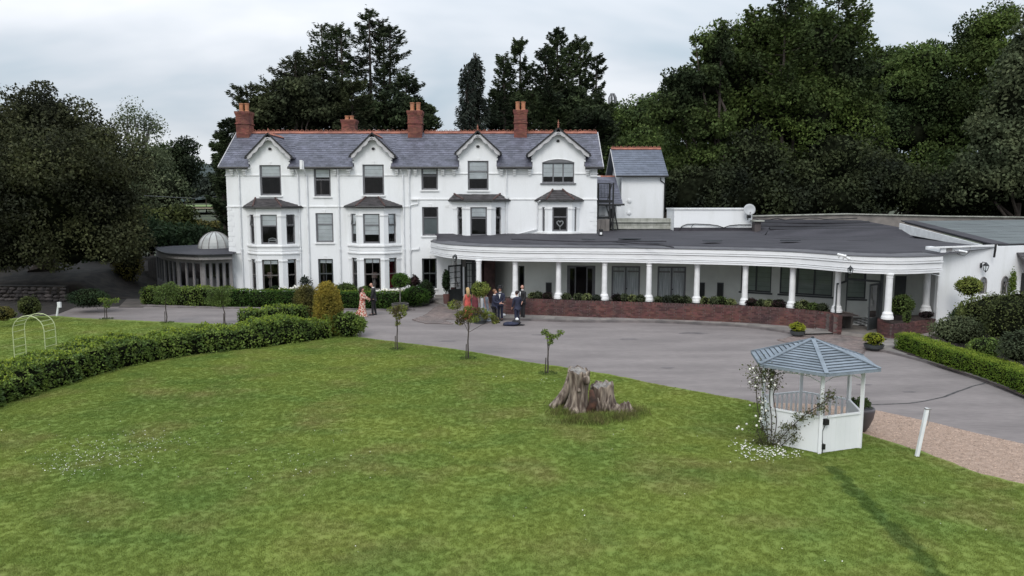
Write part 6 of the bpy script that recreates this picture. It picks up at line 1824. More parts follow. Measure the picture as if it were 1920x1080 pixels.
bush('cordyline', 'purple spiky shrub behind the house hedge near the downpipes', tuple(D(778, 531, 47.6)), (.36, .3, .5), M['l_purple'], .25, 380, 4, core=False)
for k_, (xx, yy, nn) in enumerate(((548, 545, 22), (537, 548, 14))): 
    b_ = D(xx, yy, 46.9); P = [(b_.x + random.gauss(0, .22), b_.y + random.gauss(0, .1), b_.z + random.gauss(0, .14)) for _ in range(nn)]
    m_ = MB()
    for p in P: m_.ball(p, .07, 6)
    o = m_.build('white_rose_flower', M['petal'], None); tag(o, ['white rose blooms right of the left bay', 'white rose blooms lower beside the left bay'][k_], 'flowers', 'white roses in the house bed')
flow = MB()
for _ in range(90):
    p = D(random.uniform(708, 768), random.uniform(542, 549), 47.0 + random.uniform(-.2, .3)); flow.ball(p, random.uniform(.05, .10), 6)
o = flow.build('white_flowers', M['petal'], None); tag(o, 'drift of white flowers behind the hedge under the second bay', 'flowers')
# soil bed behind the hedge
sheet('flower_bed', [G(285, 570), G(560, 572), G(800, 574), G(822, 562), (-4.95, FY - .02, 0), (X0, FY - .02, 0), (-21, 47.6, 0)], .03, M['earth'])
kb = catmull([(G(x, y).x, G(x, y).y) for x, y in [(262, 575), (330, 577), (430, 579), (560, 580), (700, 582), (778, 582)]], 5); kerb(kb, h=.07)
# potted standard tree
def standard(px, pyb, topy, r_px, pot, label, leafm, n, Yoff=0, planter='barrel', zb=0.0, group=None):
    b_ = G(px, pyb, zb); Y = b_.y; c = D(px, topy, Y); rr_ = r_px * Y / FPX
    t = thing('standard_tree', label, 'standard tree', (b_.x, Y, zb), group)
    base = zb
    if planter:
        m_ = MB(); pr, ph = pot
        m_.lathe([(pr * .8, 0), (pr * .97, ph * .5), (pr, ph), (pr * .88, ph), (pr * .86, ph - .05)], (b_.x, Y, zb + .01), 18); pt = m_.build('planter', M['frame_brown'] if planter == 'barrel' else M['frame_dark'], t, smooth=False)
        m_ = MB()
        for f in (.2, .8): m_.lathe([(pr * (.83 + .17 * f) * 1.02, ph * f), (pr * (.85 + .15 * f) * 1.03, ph * f + .05)], (b_.x, Y, zb + .01), 18)
        m_.build('hoop', M['black'], pt); m_ = MB(); m_.lathe([(pr * .86, ph - .04), (.01, ph - .03)], (b_.x, Y, zb + .01), 14); m_.build('soil', M['mulch'], pt)
        base = zb + ph - .05
    m_ = MB(); m_.tube([(b_.x, Y, base - .02), (b_.x + .01, Y, (base + c.z) / 2), (b_.x, Y, c.z - rr_ * .3)], .035, 6); m_.build('stem', M['birch'], t)
    bush('crown', label, tuple(c), (rr_ * 1.0, rr_ * 1.0, rr_ * .92), M[leafm], .08, n, 12, parent=t)
    return t
standard(750.5, 583, 526, 19, (.50, .42), 'clipped ball-headed standard tree in a wooden barrel beside the couple', 'l_box', 2600)
# shift: this one grows through the hedge front
standard(900, 606, 543, 19.5, (.40, .45), 'clipped ball-headed tree beside the group of guests', 'l_topi', 2600, planter='pot')
standard(1817, 626, 537, 24.5, (0, 0), 'clipped yellow-green standard tree against the white hall wall', 'l_topi', 3000, planter=None, zb=.1)
bm_ = tuple(G(837, 571, .1)); bush('potted_plant', 'upright leafy plant by the left entrance doors', (bm_[0], bm_[1], 1.5), (.26, .25, .85), M['l_dark'], .13, 900, 5)
m_ = MB(); m_.lathe([(.16, 0), (.19, .45), (.20, .62), (.17, .62)], (bm_[0], bm_[1], .1), 12); o = m_.build('tall_pot', M['brick'], None, label='brick-red pot holding the plant by left entrance', cat='pot')

# planter shrubs
def colname(x):
    k = sum(1 for c_ in cols[2:10] if c_[0] < x); return k
names = ['third', 'fourth', 'fifth', 'sixth', 'seventh', 'eighth', 'ninth', 'tenth']
row = resample(offset(WC, -.62), .05); kinds = [('l_grey', 'dull green'), ('l_var', 'pale variegated'), ('l_purple', 'dark purple'), ('l_weep', 'grey-green'), ('l_oak', 'fresh green')]
seq = [(1085, 0), (1101, 1), (1118, 3), (1010, 0), (1000, 1), (1157, 2), (1171, 0), (1186, 1), (1199, 0), (1235, 0), (1250, 3), (1268, 0), (1285, 0), (1324, 1), (1340, 0), (1354, 4), (1371, 1), (1410, 2), (1428, 0), (1443, 1), (1461, 2), (1495, 0), (1508, 1), (1524, 4), (1542, 0), (1026, 2), (1062, 0)]
seq.sort(); cnt = {}
descr = ['leftmost', 'second from left', 'third from left', 'fourth from left', 'fifth from left']
cpx = [966, 1047, 1133, 1216, 1305.6, 1395.6, 1484, 1567.7]
for px, kd in seq:
    gap = sum(1 for c_ in cpx if c_ < px); cnt[gap] = cnt.get(gap, -1) + 1
    # find row point under this pixel column
    best = min(row, key=lambda p: abs(960 + FPX * p[0] / (p[1] * CT + 5.3 * ST) - px))
    rr_ = random.uniform(.30, .40); mk, dn = kinds[kd]
    bush('planter_shrub', '%s shrub in the planter, %s after veranda column %s' % (dn, descr[cnt[gap]], ['two', 'three', 'four', 'five', 'six', 'seven', 'eight', 'nine', 'ten'][gap]),
         (best[0], best[1], .90 + rr_ * .5), (rr_ * 1.05, rr_ * .9, rr_ * .85), M[mk], .075, 620, 5, group='low shrubs in the curved brick planter', seed=int(px))
bush('planter_bush', 'large loose green bush in the short brick planter', tuple(D(1691, 572, 34.4)), (.62, .5, .58), M['l_oak'], .085, 2600, 8)
bush('planter_bush', 'tuft of green spilling over the short brick planter', tuple(D(1701, 594, 33.5)), (.2, .2, .35), M['l_oak'], .08, 420, 4)
bush('planter_bush', 'small dark purple bush at right end of the short planter', tuple(D(1738, 590, 34.3)), (.36, .3, .2), M['l_purple'], .08, 600, 5)
# two pots with lime shrubs
for px, yb, top, rp, lab in ((1495, 631.5, 602, 15, 'left'), (1638, 657, 626, 19.5, 'right')):
    b_ = G(px, yb); Y = b_.y; s_ = Y / FPX
    t = thing('potted_shrub', 'lime yellow shrub in a round dark bowl, %s of the brick apron' % ('on pavement left' if lab == 'left' else 'on the right'), 'potted plant', b_, 'lime shrubs in dark bowls')
    r_ = rp * s_; m_ = MB(); m_.lathe([(r_ * .5, 0), (r_ * .85, .12), (r_ * .95, .26), (r_ * .85, .26), (r_ * .8, .2)], (b_.x, Y, .01 if lab == 'right' else .02), 18); m_.build('bowl', M['frame_dark'], t)
    bush('foliage', lab, (b_.x, Y, .26 + r_ * .55), (r_ * 1.05, r_ * 1.05, r_ * .72), M['l_lime'], .06, 1700, 8, parent=t)
# right box hedge and shrubbery
rh = [(1702, 655), (1750, 672), (1800, 690), (1860, 708), (1920, 730), (2010, 766)]
RH = catmull([(G(x, y, .1).x, G(x, y, .1).y + .30) for x, y in rh], 6)
hedge('box_hedge', 'bright green clipped hedge curving beside the drive at right', RH, .85, .62, M['l_boxl'], .055, 900, z0=.1, lump=.02, seed=31, young=.7)
sheet('flower_bed', [(p[0], p[1], 0) for p in offset(RH, .55)] + [(30, 30, 0), (30, 38.3, 0), (23, 36.1, 0), (20.6, 35.2, 0)], .105, M['mulch'])
for px, py, Y, rx, rz, mk, n, lab, sz in (
    (1868, 592, 30.5, 1.75, 1.0, 'l_bank', 6500, 'large olive-green rounded shrub in front of the hall windows', .09),
    (1800, 620, 29.8, 1.25, .6, 'l_grey', 4200, 'grey-green spreading shrub behind the bright clipped hedge', .085),
    (1905, 600, 28.2, 1.3, 1.2, 'l_bank', 5200, 'dark green tall shrub at right edge beyond the clipped hedge', .09),
    (1912, 650, 25.5, .8, .6, 'l_grey', 3000, 'mid-green shrub lowest at right edge behind the clipped hedge', .08),
    (1850, 652, 27.3, .75, .35, 'l_laurel', 2200, 'small bright shrub tucked behind the clipped hedge', .08),
    (1866, 582, 33.5, 1.0, .75, 'l_bank', 3200, 'upper mound of olive shrub near the wall lantern', .09),
    (1815, 592, 32.2, .8, .5, 'l_dark', 2200, 'dark low shrub by the hall wall under the standard tree', .09)):
    c = D(px, py, Y); bush('shrub', lab, tuple(c), (rx, rx * .8, rz + .1), M[mk], sz, n, 12, zmin=.1)
# strappy irises near the corner
for k_, (px, lab) in enumerate(((1783, 'clump of strappy leaves left of the hall corner shrubs'), (1797, 'taller clump of strappy leaves beside the hall wall'))):
    V = MB(); b_ = G(px, 606, .1)
    for _ in range(46):
        a = random.uniform(0, 6.28); l = random.uniform(.5, 1.0); p = b_ + Vector((random.gauss(0, .1), random.gauss(0, .1), 0)); d_ = Vector((math.cos(a) * .3, math.sin(a) * .3, 1)) * l; s_ = Vector((-math.sin(a), math.cos(a), 0)) * .02
        V.add([p - s_, p + s_, p + d_ * .6 + s_, p + d_ * .6 - s_, p + d_ + Vector((math.cos(a), math.sin(a), 0)) * .12], [(0, 1, 2, 3), (3, 2, 4)])
    V.build('iris_plant', M['l_grey'], None, label=lab, cat='plant', group='strappy plants at the hall corner')
# climber on the porch
bush('climber', 'yellow-green climber on the hall wall by the porch', tuple(D(1898, 535, 36.4)), (.22, .15, .95), M['l_fresh'], .09, 800, 9, core=False)
# white hoop in the right bed
m_ = MB(); b0, b1 = G(1762, 618, .1), G(1800, 596, .1); pts = [b0, b0 + Vector((.1, .1, .25)), b0.lerp(b1, .5) + ZUP * .45, b1 + ZUP * .5]
m_.tube(catmull([tuple(p) for p in pts], 4), .03, 5); m_.build('garden_hoop', M['pipe'], None, label='white bent hose arching out of the right shrub bed', cat='hose')

# saplings on the lawn
def sapling(px, pyb, topy, crowns, label, leafm='l_maple', n=500, stake=True, lean=0, ls=.10, droop=.3):
    b_ = G(px, pyb, .036); Y = b_.y; s_ = Y / FPX; t = thing('sapling', label, 'young tree', b_, 'young trees set out on the lawn')
    H = D(px, topy, Y).z; P = [(b_.x + lean * .5 * (i / 6) + random.gauss(0, .012), Y + random.gauss(0, .012), b_.z + (H * .86) * i / 6) for i in range(7)]
    m_ = MB(); m_.tube(P, .03, 6, rr=[.032, .03, .027, .024, .02, .016, .01])
    L = Leaves(); tp = Vector(P[-1]); r = np.random.default_rng(int(px))
    for (cx_, cy_, rx, rz) in crowns:
        c = D(cx_, cy_, Y); c.y += random.uniform(-.1, .1); st = Vector(P[random.choice((3, 4, 5))]); mid = st.lerp(c, .5) + Vector((0, 0, .06))
        m_.tube([st, mid, c, c + (c - st).normalized() * rx * s_ * .5], .009, 4)
        for q in range(5):
            e_ = c + Vector((random.gauss(0, rx * s_ * .5), random.gauss(0, rx * s_ * .4), random.gauss(0, rz * s_ * .4))); m_.tube([c, e_], .005, 3)
        k = int(1.15 * n * rx * rz / sum(a[2] * a[3] for a in crowns))
        L.clump(tuple(c), (rx * s_, rx * s_ * .8, rz * s_), k, surf=.3, rg=r)
    m_.build('trunk', M['bark'], t); L.obj('crown', M[leafm], t, ls, asp=.42, along=.3, droop=droop, rg=r)
    if stake:
        k = MB(); k.tube([(b_.x - .09, Y - .02, 0), (b_.x - .07, Y - .02, .62)], .02, 5); k.build('stake', M['bark'], t)
    # bare circle of rougher grass at the foot
    L = Leaves(); ang = r.uniform(0, 6.28, 220); rad = np.sqrt(r.uniform(0, 1, 220)) * .36
    L.raw(np.stack([b_.x + np.cos(ang) * rad, Y + np.sin(ang) * rad, np.full(220, .06)], 1), np.tile([0, 0, 1.], (220, 1))); L.obj('foot_grass', M['l_oak'], t, .09, asp=.16, along=1.5, rg=r)
sapling(745, 655, 569, [(738, 582, 14, 8), (752, 578, 12, 7), (748, 592, 10, 7), (756, 588, 7, 6), (746, 606, 6, 5)], 'small drooping maple sapling on the lawn edge right of the golden conifers', n=560)
sapling(878, 672, 560, [(852, 572, 14, 10), (866, 590, 14, 9), (884, 598, 18, 9), (900, 585, 14, 9), (915, 592, 14, 9), (880, 580, 12, 8), (862, 604, 10, 6), (928, 600, 8, 8)], 'wide-headed green and russet maple sapling standing in front of the guests', n=1500)
sapling(1027, 700, 614, [(1022, 623, 8, 6), (1030, 630, 8, 7), (1040, 630, 9, 5), (1051, 623, 8, 5), (1032, 641, 6, 6)], 'thin sapling with a forked leafy top nearest the tree stump', 'l_fresh', 300, droop=.5)
sapling(200, 598, 552, [(192, 562, 9, 5), (205, 565, 11, 6), (215, 563, 9, 5), (202, 573, 9, 5)], 'small pale green sapling on the far left lawn', 'l_fresh', 420)
sapling(313, 605, 529, [(306, 545, 18, 12), (322, 545, 18, 13), (315, 560, 18, 10), (300, 558, 12, 9), (318, 534, 12, 7)], 'leafy round-headed sapling in front of the garden room', 'l_oak', 1500)
sapling(423, 609, 535, [(402, 552, 14, 12), (418, 548, 17, 12), (410, 565, 14, 11), (395, 565, 10, 9), (425, 562, 9, 9)], 'drooping round-headed sapling before the left corner of the house', 'l_oak', 1500, lean=-.3)

# shrubs at the far left
bush('rounded_shrub', 'rounded olive-green shrub on the far left lawn edge', tuple(D(54, 574, 38.5)), (.62, .55, .62), M['l_bank'], .085, 2600, 9)
bush('rounded_shrub', 'low brownish shrub at the left edge of the picture', tuple(D(6, 588, 36.5)), (.55, .5, .42), M['l_bronze'], .085, 1600, 7)
bush('rounded_shrub', 'dark low shrub between the stone wall and the drive', tuple(D(168, 558, 41.5)), (1.25, .8, .62), M['l_dark'], .10, 3200, 9)
bush('rounded_shrub', 'tall reddish-brown shrub by the path under the big dark tree', tuple(D(238, 488, 52)), (1.2, 1, 2.0), M['l_bronze'], .14, 3200, 9)
bush('rounded_shrub', 'small white-flowered plant beside the rounded shrub', tuple(D(22, 590, 36.8)), (.3, .3, .2), M['l_var'], .06, 300, 4)
# dry stone wall on the left
sw = thing('stone_wall', 'low rough stone retaining wall in shade at far left', 'wall', (-26, 43, 0))
m_ = MB(); A = G(-80, 563, 0); B = G(120, 566, 0); m_.ob((A.x, A.y + .1, 0), (B.x - A.x, B.y - A.y, 0), (0, .5, 0), (0, 0, .95)); m_.build('earth_core', M['earth'], sw)
rows_ = 4; me_s = []
for k in range(5):
    q = MB(); blob(q, (0, 0, 0), (.24, .16, .11), 7, .16); me_s.append(q.mesh('stone', M['stone']))
Ln = (B - A).length
for r_ in range(rows_):
    u = random.uniform(0, .2)
    while u < Ln:
        p = A.lerp(B, u / Ln); inst('stone', random.choice(me_s), sw, Matrix.Translation((p.x, p.y + .04 + r_ * .03, .12 + r_ * .22 + random.uniform(-.03, .03))) @ Matrix.Rotation(random.uniform(-.3, .3), 4, 'Z') @ Matrix.Diagonal((random.uniform(.8, 1.3), 1, random.uniform(.8, 1.2), 1))); u += random.uniform(.38, .55)
# raised bank behind it
bk_ = MB(); nx_, ny_ = 24, 8; hb = lambda x: .9 * max(0, min(1, (-25.2 - x) / 2.6)) ** 1.5 + .01
bk_.add([(-60 + 37 * i / (nx_ - 1), A.y + (.45, .62, 1.5, 3, 5.5, 9, 13, 17)[j], hb(-60 + 37 * i / (nx_ - 1)) * (0, .95, 1.2, 1.5, 1.7, 1.7, 1.7, 1.7)[j] * (1 + .04 * math.sin(i + j)) + .012) for j in range(ny_) for i in range(nx_)], [(j * nx_ + i, j * nx_ + i + 1, (j + 1) * nx_ + i + 1, (j + 1) * nx_ + i) for j in range(ny_ - 1) for i in range(nx_ - 1)]); bk_.build('bank', M['earth'], None, kind='structure', smooth=True)

# ------------------------------------------------------------------ trees
def wood(mb, a, b, r0, r1, seg_=4, wig=.12):
    a, b = Vector(a), Vector(b); n = seg_; L_ = (b - a).length; P = []
    for i in range(n + 1):
        p = a.lerp(b, i / n); 
        if 0 < i < n: p += Vector((random.gauss(0, 1), random.gauss(0, 1), random.gauss(0, .5))) * wig * L_ * .25
        P.append(p)
    mb.tube(P, r0, 6, rr=[r0 + (r1 - r0) * i / n for i in range(n + 1)])
def broad(name, label, base, crowns, leafm, size, n, trunk_r=.4, cl=(1.0, 1.9), limbs=10, core=.6, group='trees standing around the house', flat=.75, seed=1, droop=.1, surf=.6, bark='bark', cdens=1.0, cat='tree'):
    """crowns: list of (x,y,z, rx,ry,rz) ellipsoids"""
    r = np.random.default_rng(seed); t = thing(name, label, cat, base, group); L = Leaves(); cm_ = MB(); tot = sum((c[3] * c[5] + c[3] * c[4]) for c in crowns); cc = []
    for c in crowns:
        share = (c[3] * c[5] + c[3] * c[4]) / tot; cr = (cl[0] + cl[1]) / 2; nc = max(5, int(cdens * 2.6 * (c[3] * c[5] + c[3] * c[4]) / (cr * cr)))
        for k in range(nc):
            d = unit(r.normal(size=(1, 3)))[0]; 
            if d[2] < -.5: d[2] *= -.6
            u = r.uniform(.55, 1.0); p = np.array(c[:3]) + d * np.array(c[3:]) * u; ra = r.uniform(*cl)
            L.clump(p, (ra, ra, ra * flat), max(4, int(n * share / nc)), surf=surf, rg=r); cc.append(p)
        if core: blob(cm_, c[:3], (c[3] * core, c[4] * core, c[5] * core), 12, .16)
    tm = MB(); top = max(crowns, key=lambda c: c[2]); b_ = Vector(base)
    mid = Vector((b_.x * .5 + top[0] * .5, b_.y * .5 + top[1] * .5, top[2] * .5)); P = [b_ - ZUP * .2, b_ + ZUP * .6, mid, Vector(top[:3]) + ZUP * top[5] * .5]
    tm.tube(catmull([tuple(p) for p in P], 4), trunk_r, 8, rr=[trunk_r * (1.5 if i == 0 else 1.1 if i < 4 else max(.12, 1.0 - i / 13)) for i in range(13)])
    for k in range(limbs):
        c = cc[int(r.integers(0, len(cc)))]; z = b_.z + (c[2] - b_.z) * r.uniform(.35, .7); f = (z - b_.z) / (top[2] - b_.z + 1e-6); st = b_.lerp(Vector(top[:3]), min(1, f)); wood(tm, st, c, trunk_r * .35, .04)
    tm.build('trunk', M[bark], t)
    L.obj('crown', M[leafm], t, size, core=cm_ if core else None, asp=.6, along=.5, droop=droop, zmin=.05, rg=r)
    return t
def conifer(name, label, base, tops, leafm, size, n, trunk_r=.3, z0=2.0, droop=.15, up=.25, tier=.75, spray=.5, group='trees standing around the house', seed=1, gap=.12, shape=.8, cat='conifer', core=False, weep=0.0, t=None, asp=.27, dens=7):
    """tops: list of (dx, dy, H, R) leaders sharing one base"""
    r = np.random.default_rng(seed); t = t or thing(name, label, cat, base, group); L = Leaves(); tm = MB(); b_ = Vector(base); tot = sum(a[2] * a[3] for a in tops); cm_ = MB()
    for dx, dy, H, Rr in tops:
        bx_, by_ = b_.x + dx, b_.y + dy; zz0 = z0 if (dx, dy) == tops[0][:2] else z0 * 1.2
        st = Vector((b_.x + dx * .3, b_.y + dy * .3, b_.z)); tp = Vector((bx_, by_, b_.z + H))
        P = [st, st.lerp(tp, .35) + Vector((dx * .25, dy * .25, 0)), st.lerp(tp, .7) + Vector((dx * .15, dy * .15, 0)), tp]; P = catmull([tuple(p) for p in P], 4)
        tm.tube(P, trunk_r, 7, rr=[trunk_r * (1.05 - i / (len(P) - 1)) + .02 for i in range(len(P))])
        def axis(z):
            f = (z - b_.z) / H * (len(P) - 1); i = int(min(len(P) - 2, max(0, f))); return Vector(P[i]).lerp(Vector(P[i + 1]), min(1, max(0, f - i)))
        nb_ = int((H - zz0) / tier * dens); share = n * H * Rr / tot / nb_
        ph = r.uniform(0, 6)
        for k in range(nb_):
            f = k / nb_; z = b_.z + zz0 + (H - zz0) * f
            prof = (1 - f) ** shape * (.72 + .28 * math.sin(f * 9 + ph)) ; 
            if f < .15: prof *= .55 + 3 * f
            ln = Rr * prof * r.uniform(.55, 1.15) + .45
            if r.uniform() < gap: continue
            a = r.uniform(0, 6.283); d = Vector((math.cos(a), math.sin(a), 0)); s0 = axis(z)
            def bp(q):  # position along the branch
                return s0 + d * ln * q + ZUP * (-droop * ln * math.sin(q * 2.4) + up * ln * q * q)
            tm.tube([s0, bp(.5), bp(.97)], .05, 4, rr=[.06 * (1 - f) + .02, .03, .012])
            m = max(6, int(share * (.35 + prof * 1.3))); q = r.uniform(.12, 1.0, m) ** .8
            C = np.array([tuple(bp(x)) for x in q]); lat = r.normal(size=m) * spray * (1.1 - q) * ln * .5; side = np.array([-math.sin(a), math.cos(a), 0])
            C += side[None] * lat[:, None]; C[:, 2] += r.normal(size=m) * .10 * (1 + 0) - np.abs(lat) * .15 - (weep * np.abs(r.normal(size=m)))
            nn_ = np.tile(np.array([d.x, d.y, .25 - weep]), (m, 1)) + side[None] * np.sign(lat)[:, None] * .6
            L.raw(C, unit(nn_))
        # leader tip
        m = 30; zt = b_.z + H; L.raw(np.stack([bx_ + r.normal(size=m) * .10, by_ + r.normal(size=m) * .10, zt - r.uniform(0, 1.0, m)], 1), np.tile([0, 0, 1.], (m, 1)))
        if core: cm_.lathe([(Rr * .35, zz0 + .5), (Rr * .42, zz0 + H * .18), (Rr * .26, H * .5), (Rr * .1, H * .75), (.02, H * .85)], (bx_, by_, b_.z), 9)
    tm.build('trunk', M['bark'], t)
    L.obj('crown', M[leafm], t, size, asp=asp, along=1.7, droop=droop, rg=r, core=cm_ if core else None)
    return t
def T(px, py, Y): return D(px, py, Y)
def crown(px, py, Y, rpx, rpy, ry=None):
    c = D(px, py, Y); s_ = Y / FPX; return (c.x, c.y, c.z, rpx * s_, ry or rpx * s_ * .8, rpy * s_)
# great dark yew on the left
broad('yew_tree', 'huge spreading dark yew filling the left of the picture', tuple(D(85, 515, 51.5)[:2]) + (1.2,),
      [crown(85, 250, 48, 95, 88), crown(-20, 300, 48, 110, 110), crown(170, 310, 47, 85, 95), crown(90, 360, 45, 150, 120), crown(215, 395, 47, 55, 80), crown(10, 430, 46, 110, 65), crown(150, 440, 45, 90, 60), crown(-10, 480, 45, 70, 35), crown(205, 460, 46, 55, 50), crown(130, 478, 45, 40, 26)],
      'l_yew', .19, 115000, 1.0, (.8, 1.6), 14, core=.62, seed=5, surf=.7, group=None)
# thin pale willow or birch and an oak behind it
broad('birch_tree', 'pale thin-leaved birch with a see-through top behind the yew', tuple(D(262, 470, 80)[:2]) + (0,),
      [crown(255, 240, 80, 44, 42), crown(222, 240, 80, 20, 20), crown(290, 245, 80, 20, 28)], 'l_birch', .22, 2300, .25, (1.0, 1.9), 22, core=0, seed=6, surf=.2, droop=.5, bark='birch', cdens=1.1, group='trees beyond the garden on the left')
broad('willow_tree', 'dull green drooping willow between the yew and the house', tuple(D(285, 470, 76)[:2]) + (0,),
      [crown(270, 330, 76, 50, 60), crown(305, 375, 74, 42, 52), crown(250, 390, 74, 40, 60)], 'l_birch', .30, 13000, .3, (1.3, 2.2), 12, core=.7, seed=7, flat=1.2, droop=.9, group='trees beyond the garden on the left')
broad('oak_tree', 'dark oak with open branches right of the pale willow', tuple(D(330, 440, 92)[:2]) + (0,),
      [crown(332, 298, 92, 38, 32), crown(352, 325, 92, 24, 22), crown(322, 345, 92, 32, 34), crown(305, 290, 92, 16, 14)], 'l_conifer', .34, 8500, .35, (1.0, 1.9), 14, core=.45, seed=8, surf=.6, group='trees beyond the garden on the left')
# shrub banks behind the garden room
for k_, (px, py, Y, rx, ry, mk, lab, n) in enumerate(((300, 425, 63, 60, 32, 'l_bank', 'leafy green shrub bank behind the garden room', 9000), (370, 462, 66, 60, 20, 'l_bank', 'brownish green thicket beyond the silver dome', 8000), (235, 440, 58, 60, 45, 'l_dark', 'dark thicket at the foot of the willow', 7000), (385, 432, 80, 45, 10, 'l_bronze', 'russet-tinged hedge below the far field', 4000), (330, 455, 57, 85, 30, 'l_dark', 'dark laurel bank directly behind the garden room roof', 8000), (430, 415, 72, 14, 30, 'l_dark', 'dark green tree foliage close to left corner of house', 6000))):
    c = crown(px, py, Y, rx, ry); broad('thicket', lab, (c[0], c[1], 0), [c], mk, .28, n, .15, (.7, 1.4), 5, core=.75, seed=20 + k_, surf=.8, group='shrub banks behind the garden room', cat='shrub')
for k_, (px, py, Y, r1, r2, lab) in enumerate(((404, 355, 190, 26, 20, 'distant round green tree beside the house edge'), (362, 352, 230, 24, 17, 'hazy distant tree above the far field'), (345, 358, 210, 20, 18, 'hazy distant tree just right of the oak'), (385, 348, 260, 22, 14, 'faint distant tree highest on the far wood edge'), (425, 350, 240, 20, 24, 'distant tree touching the house corner'))):
    c = crown(px, py, Y, r1, r2); broad('distant_tree', lab, (c[0], c[1], 2), [c], 'l_weep', .75, 2600, .3, (1.6, 3.0), 3, core=.8, seed=40 + k_, group='far trees beyond the field')

Gc = 'tall conifers behind the house'
def cf(label, px, ptop, Y, Rpx, leafm, n, seed, tops=None, name='cypress_tree', **k):
    b_ = D(px, 400, Y); s_ = Y / FPX; H = D(px, ptop, Y).z; tt = [(0, 0, H, Rpx * s_ * 1.75)]
    for (px2, pt2, R2) in (tops or []): tt.append(((px2 - px) * s_, random.uniform(-1.5, 1.5), D(px2, pt2, Y).z, R2 * s_ * 1.7))
    k['shape'] = k.get('shape', .8) * (.75 if px < 830 else .95); return conifer(name, label, (b_.x, b_.y, 0), tt, leafm, .34, int(n * 2.8), group=Gc, seed=seed, **k)
cf('dark broad cypress behind the left chimney', 520, 150, 64, 72, 'l_conifer2', 15000, 51, [(560, 95, 62), (482, 165, 45)], shape=.55, core=True, tier=.6)
cf('dense cypress with a lumpy top left of the tallest pair', 590, 110, 66, 66, 'l_conifer2', 13000, 52, [(560, 130, 40)], shape=.6, core=True, tier=.6)
cf('tall open cypress with three thin tips', 640, 45, 68, 50, 'l_conifer', 12000, 53, [(620, 52, 34), (655, 58, 30)], gap=.2, shape=.6)
cf('tallest cypress with sky showing through its branches', 700, 18, 70, 58, 'l_conifer', 17000, 54, [(735, 45, 46), (722, 30, 30)], gap=.22, shape=.62)
cf('broad lower cypress at right of the tallest one', 765, 138, 66, 52, 'l_conifer', 12500, 55, [(790, 190, 30)], shape=.7, gap=.1, tier=.6)
cf('dark cypress filling the gap behind the rear chimney', 665, 150, 62, 60, 'l_conifer2', 12000, 56, shape=.5, gap=.15)
cf('small dark conifer poking out left of the house roof', 434, 222, 60, 22, 'l_conifer', 6000, 57, [(418, 245, 12)], shape=.5)
cf('low conifer behind the ridge right of the middle chimney', 805, 205, 66, 26, 'l_conifer', 3500, 58, gap=.2)
cf('weeping blue-grey spruce standing alone behind the ridge', 893, 99, 63, 40, 'l_weep', 14000, 59, [(878, 126, 18)], name='weeping_spruce', droop=.7, up=.0, shape=.72, weep=.35, gap=.02, tier=.55, core=True)
cf('slim cypress with spiky side tips left of the right chimney', 975, 76, 66, 48, 'l_conifer', 14000, 60, [(945, 110, 34)], shape=.62, up=.45)
cf('large pointed cypress at the middle of the right group', 1043, 54, 66, 60, 'l_conifer', 19000, 61, [(1066, 75, 40), (1020, 95, 36)], shape=.62, up=.4, core=True)
cf('spreading cypress with outstretched arms on the right of the group', 1085, 72, 68, 52, 'l_conifer', 15000, 62, [(1118, 100, 34)], shape=.58, up=.45, gap=.16)
cf('short dark cypress low between spruce and right chimney', 930, 170, 66, 34, 'l_conifer', 7000, 63, shape=.7)
cf('low dark cypress behind the right gable', 1120, 185, 70, 50, 'l_conifer', 9000, 64, shape=.5)
for lab, px, Y, cr, mk, n, sd_ in (('lumpy dense cypress mass rising behind left half of the roof', 540, 63, [(490, 222, 34, 34), (520, 208, 42, 42), (560, 195, 42, 50), (600, 200, 40, 50), (630, 210, 40, 40), (470, 238, 26, 22)], 'l_conifer2', 26000, 65),
        ('dark bushy cypress between rear chimney and middle chimney', 720, 65, [(680, 215, 38, 38), (735, 215, 36, 38), (775, 220, 34, 34), (800, 235, 20, 18)], 'l_conifer', 15000, 66),
        ('dark bushy cypress low behind the right chimney', 1030, 66, [(960, 210, 40, 42), (1010, 208, 42, 40), (1060, 208, 44, 42), (1105, 222, 36, 32), (925, 228, 20, 24)], 'l_conifer', 19000, 67)):
    b_ = D(px, 400, Y); broad('bushy_cypress', lab, (b_.x, b_.y, 0), [crown(a[0], a[1], Y, a[2], a[3]) for a in cr], mk, .30, n, .3, (.5, 1.15), 6, core=.55, seed=sd_, flat=.6, surf=.5, group=Gc, cdens=.9, cat='conifer')
# deciduous belt between conifers and the great trees
def bt(label, px, Y, cr, leafm, n, seed, size=.27, name='broadleaf_tree', core=.66, cl=(.9, 1.8), trunk=.4, surf=.7, **k):
    b_ = D(px, 420, Y); return broad(name, label, (b_.x, b_.y, 0), [crown(a[0], a[1], Y + (a[4] if len(a) > 4 else 0), a[2], a[3]) for a in cr], leafm, size, int(n * 1.35), trunk, cl, 14, core=core, seed=seed, surf=surf, group='broadleaf trees behind the veranda wing', **k)
bt('dull green rounded tree behind the annex roof', 1165, 78, [(1150, 235, 48, 42), (1190, 225, 45, 32), (1200, 265, 50, 40), (1140, 290, 50, 50)], 'l_oak', 15000, 71)
bt('mid-green tree with its top left of the great beech', 1240, 80, [(1232, 208, 34, 30), (1265, 235, 42, 42), (1225, 260, 42, 36), (1270, 190, 28, 20)], 'l_oak', 14000, 72)
bt('green bush-like tree directly above the annex roof', 1215, 68, [(1205, 290, 42, 34), (1250, 320, 45, 55), (1170, 310, 40, 40)], 'l_oak', 10000, 73)
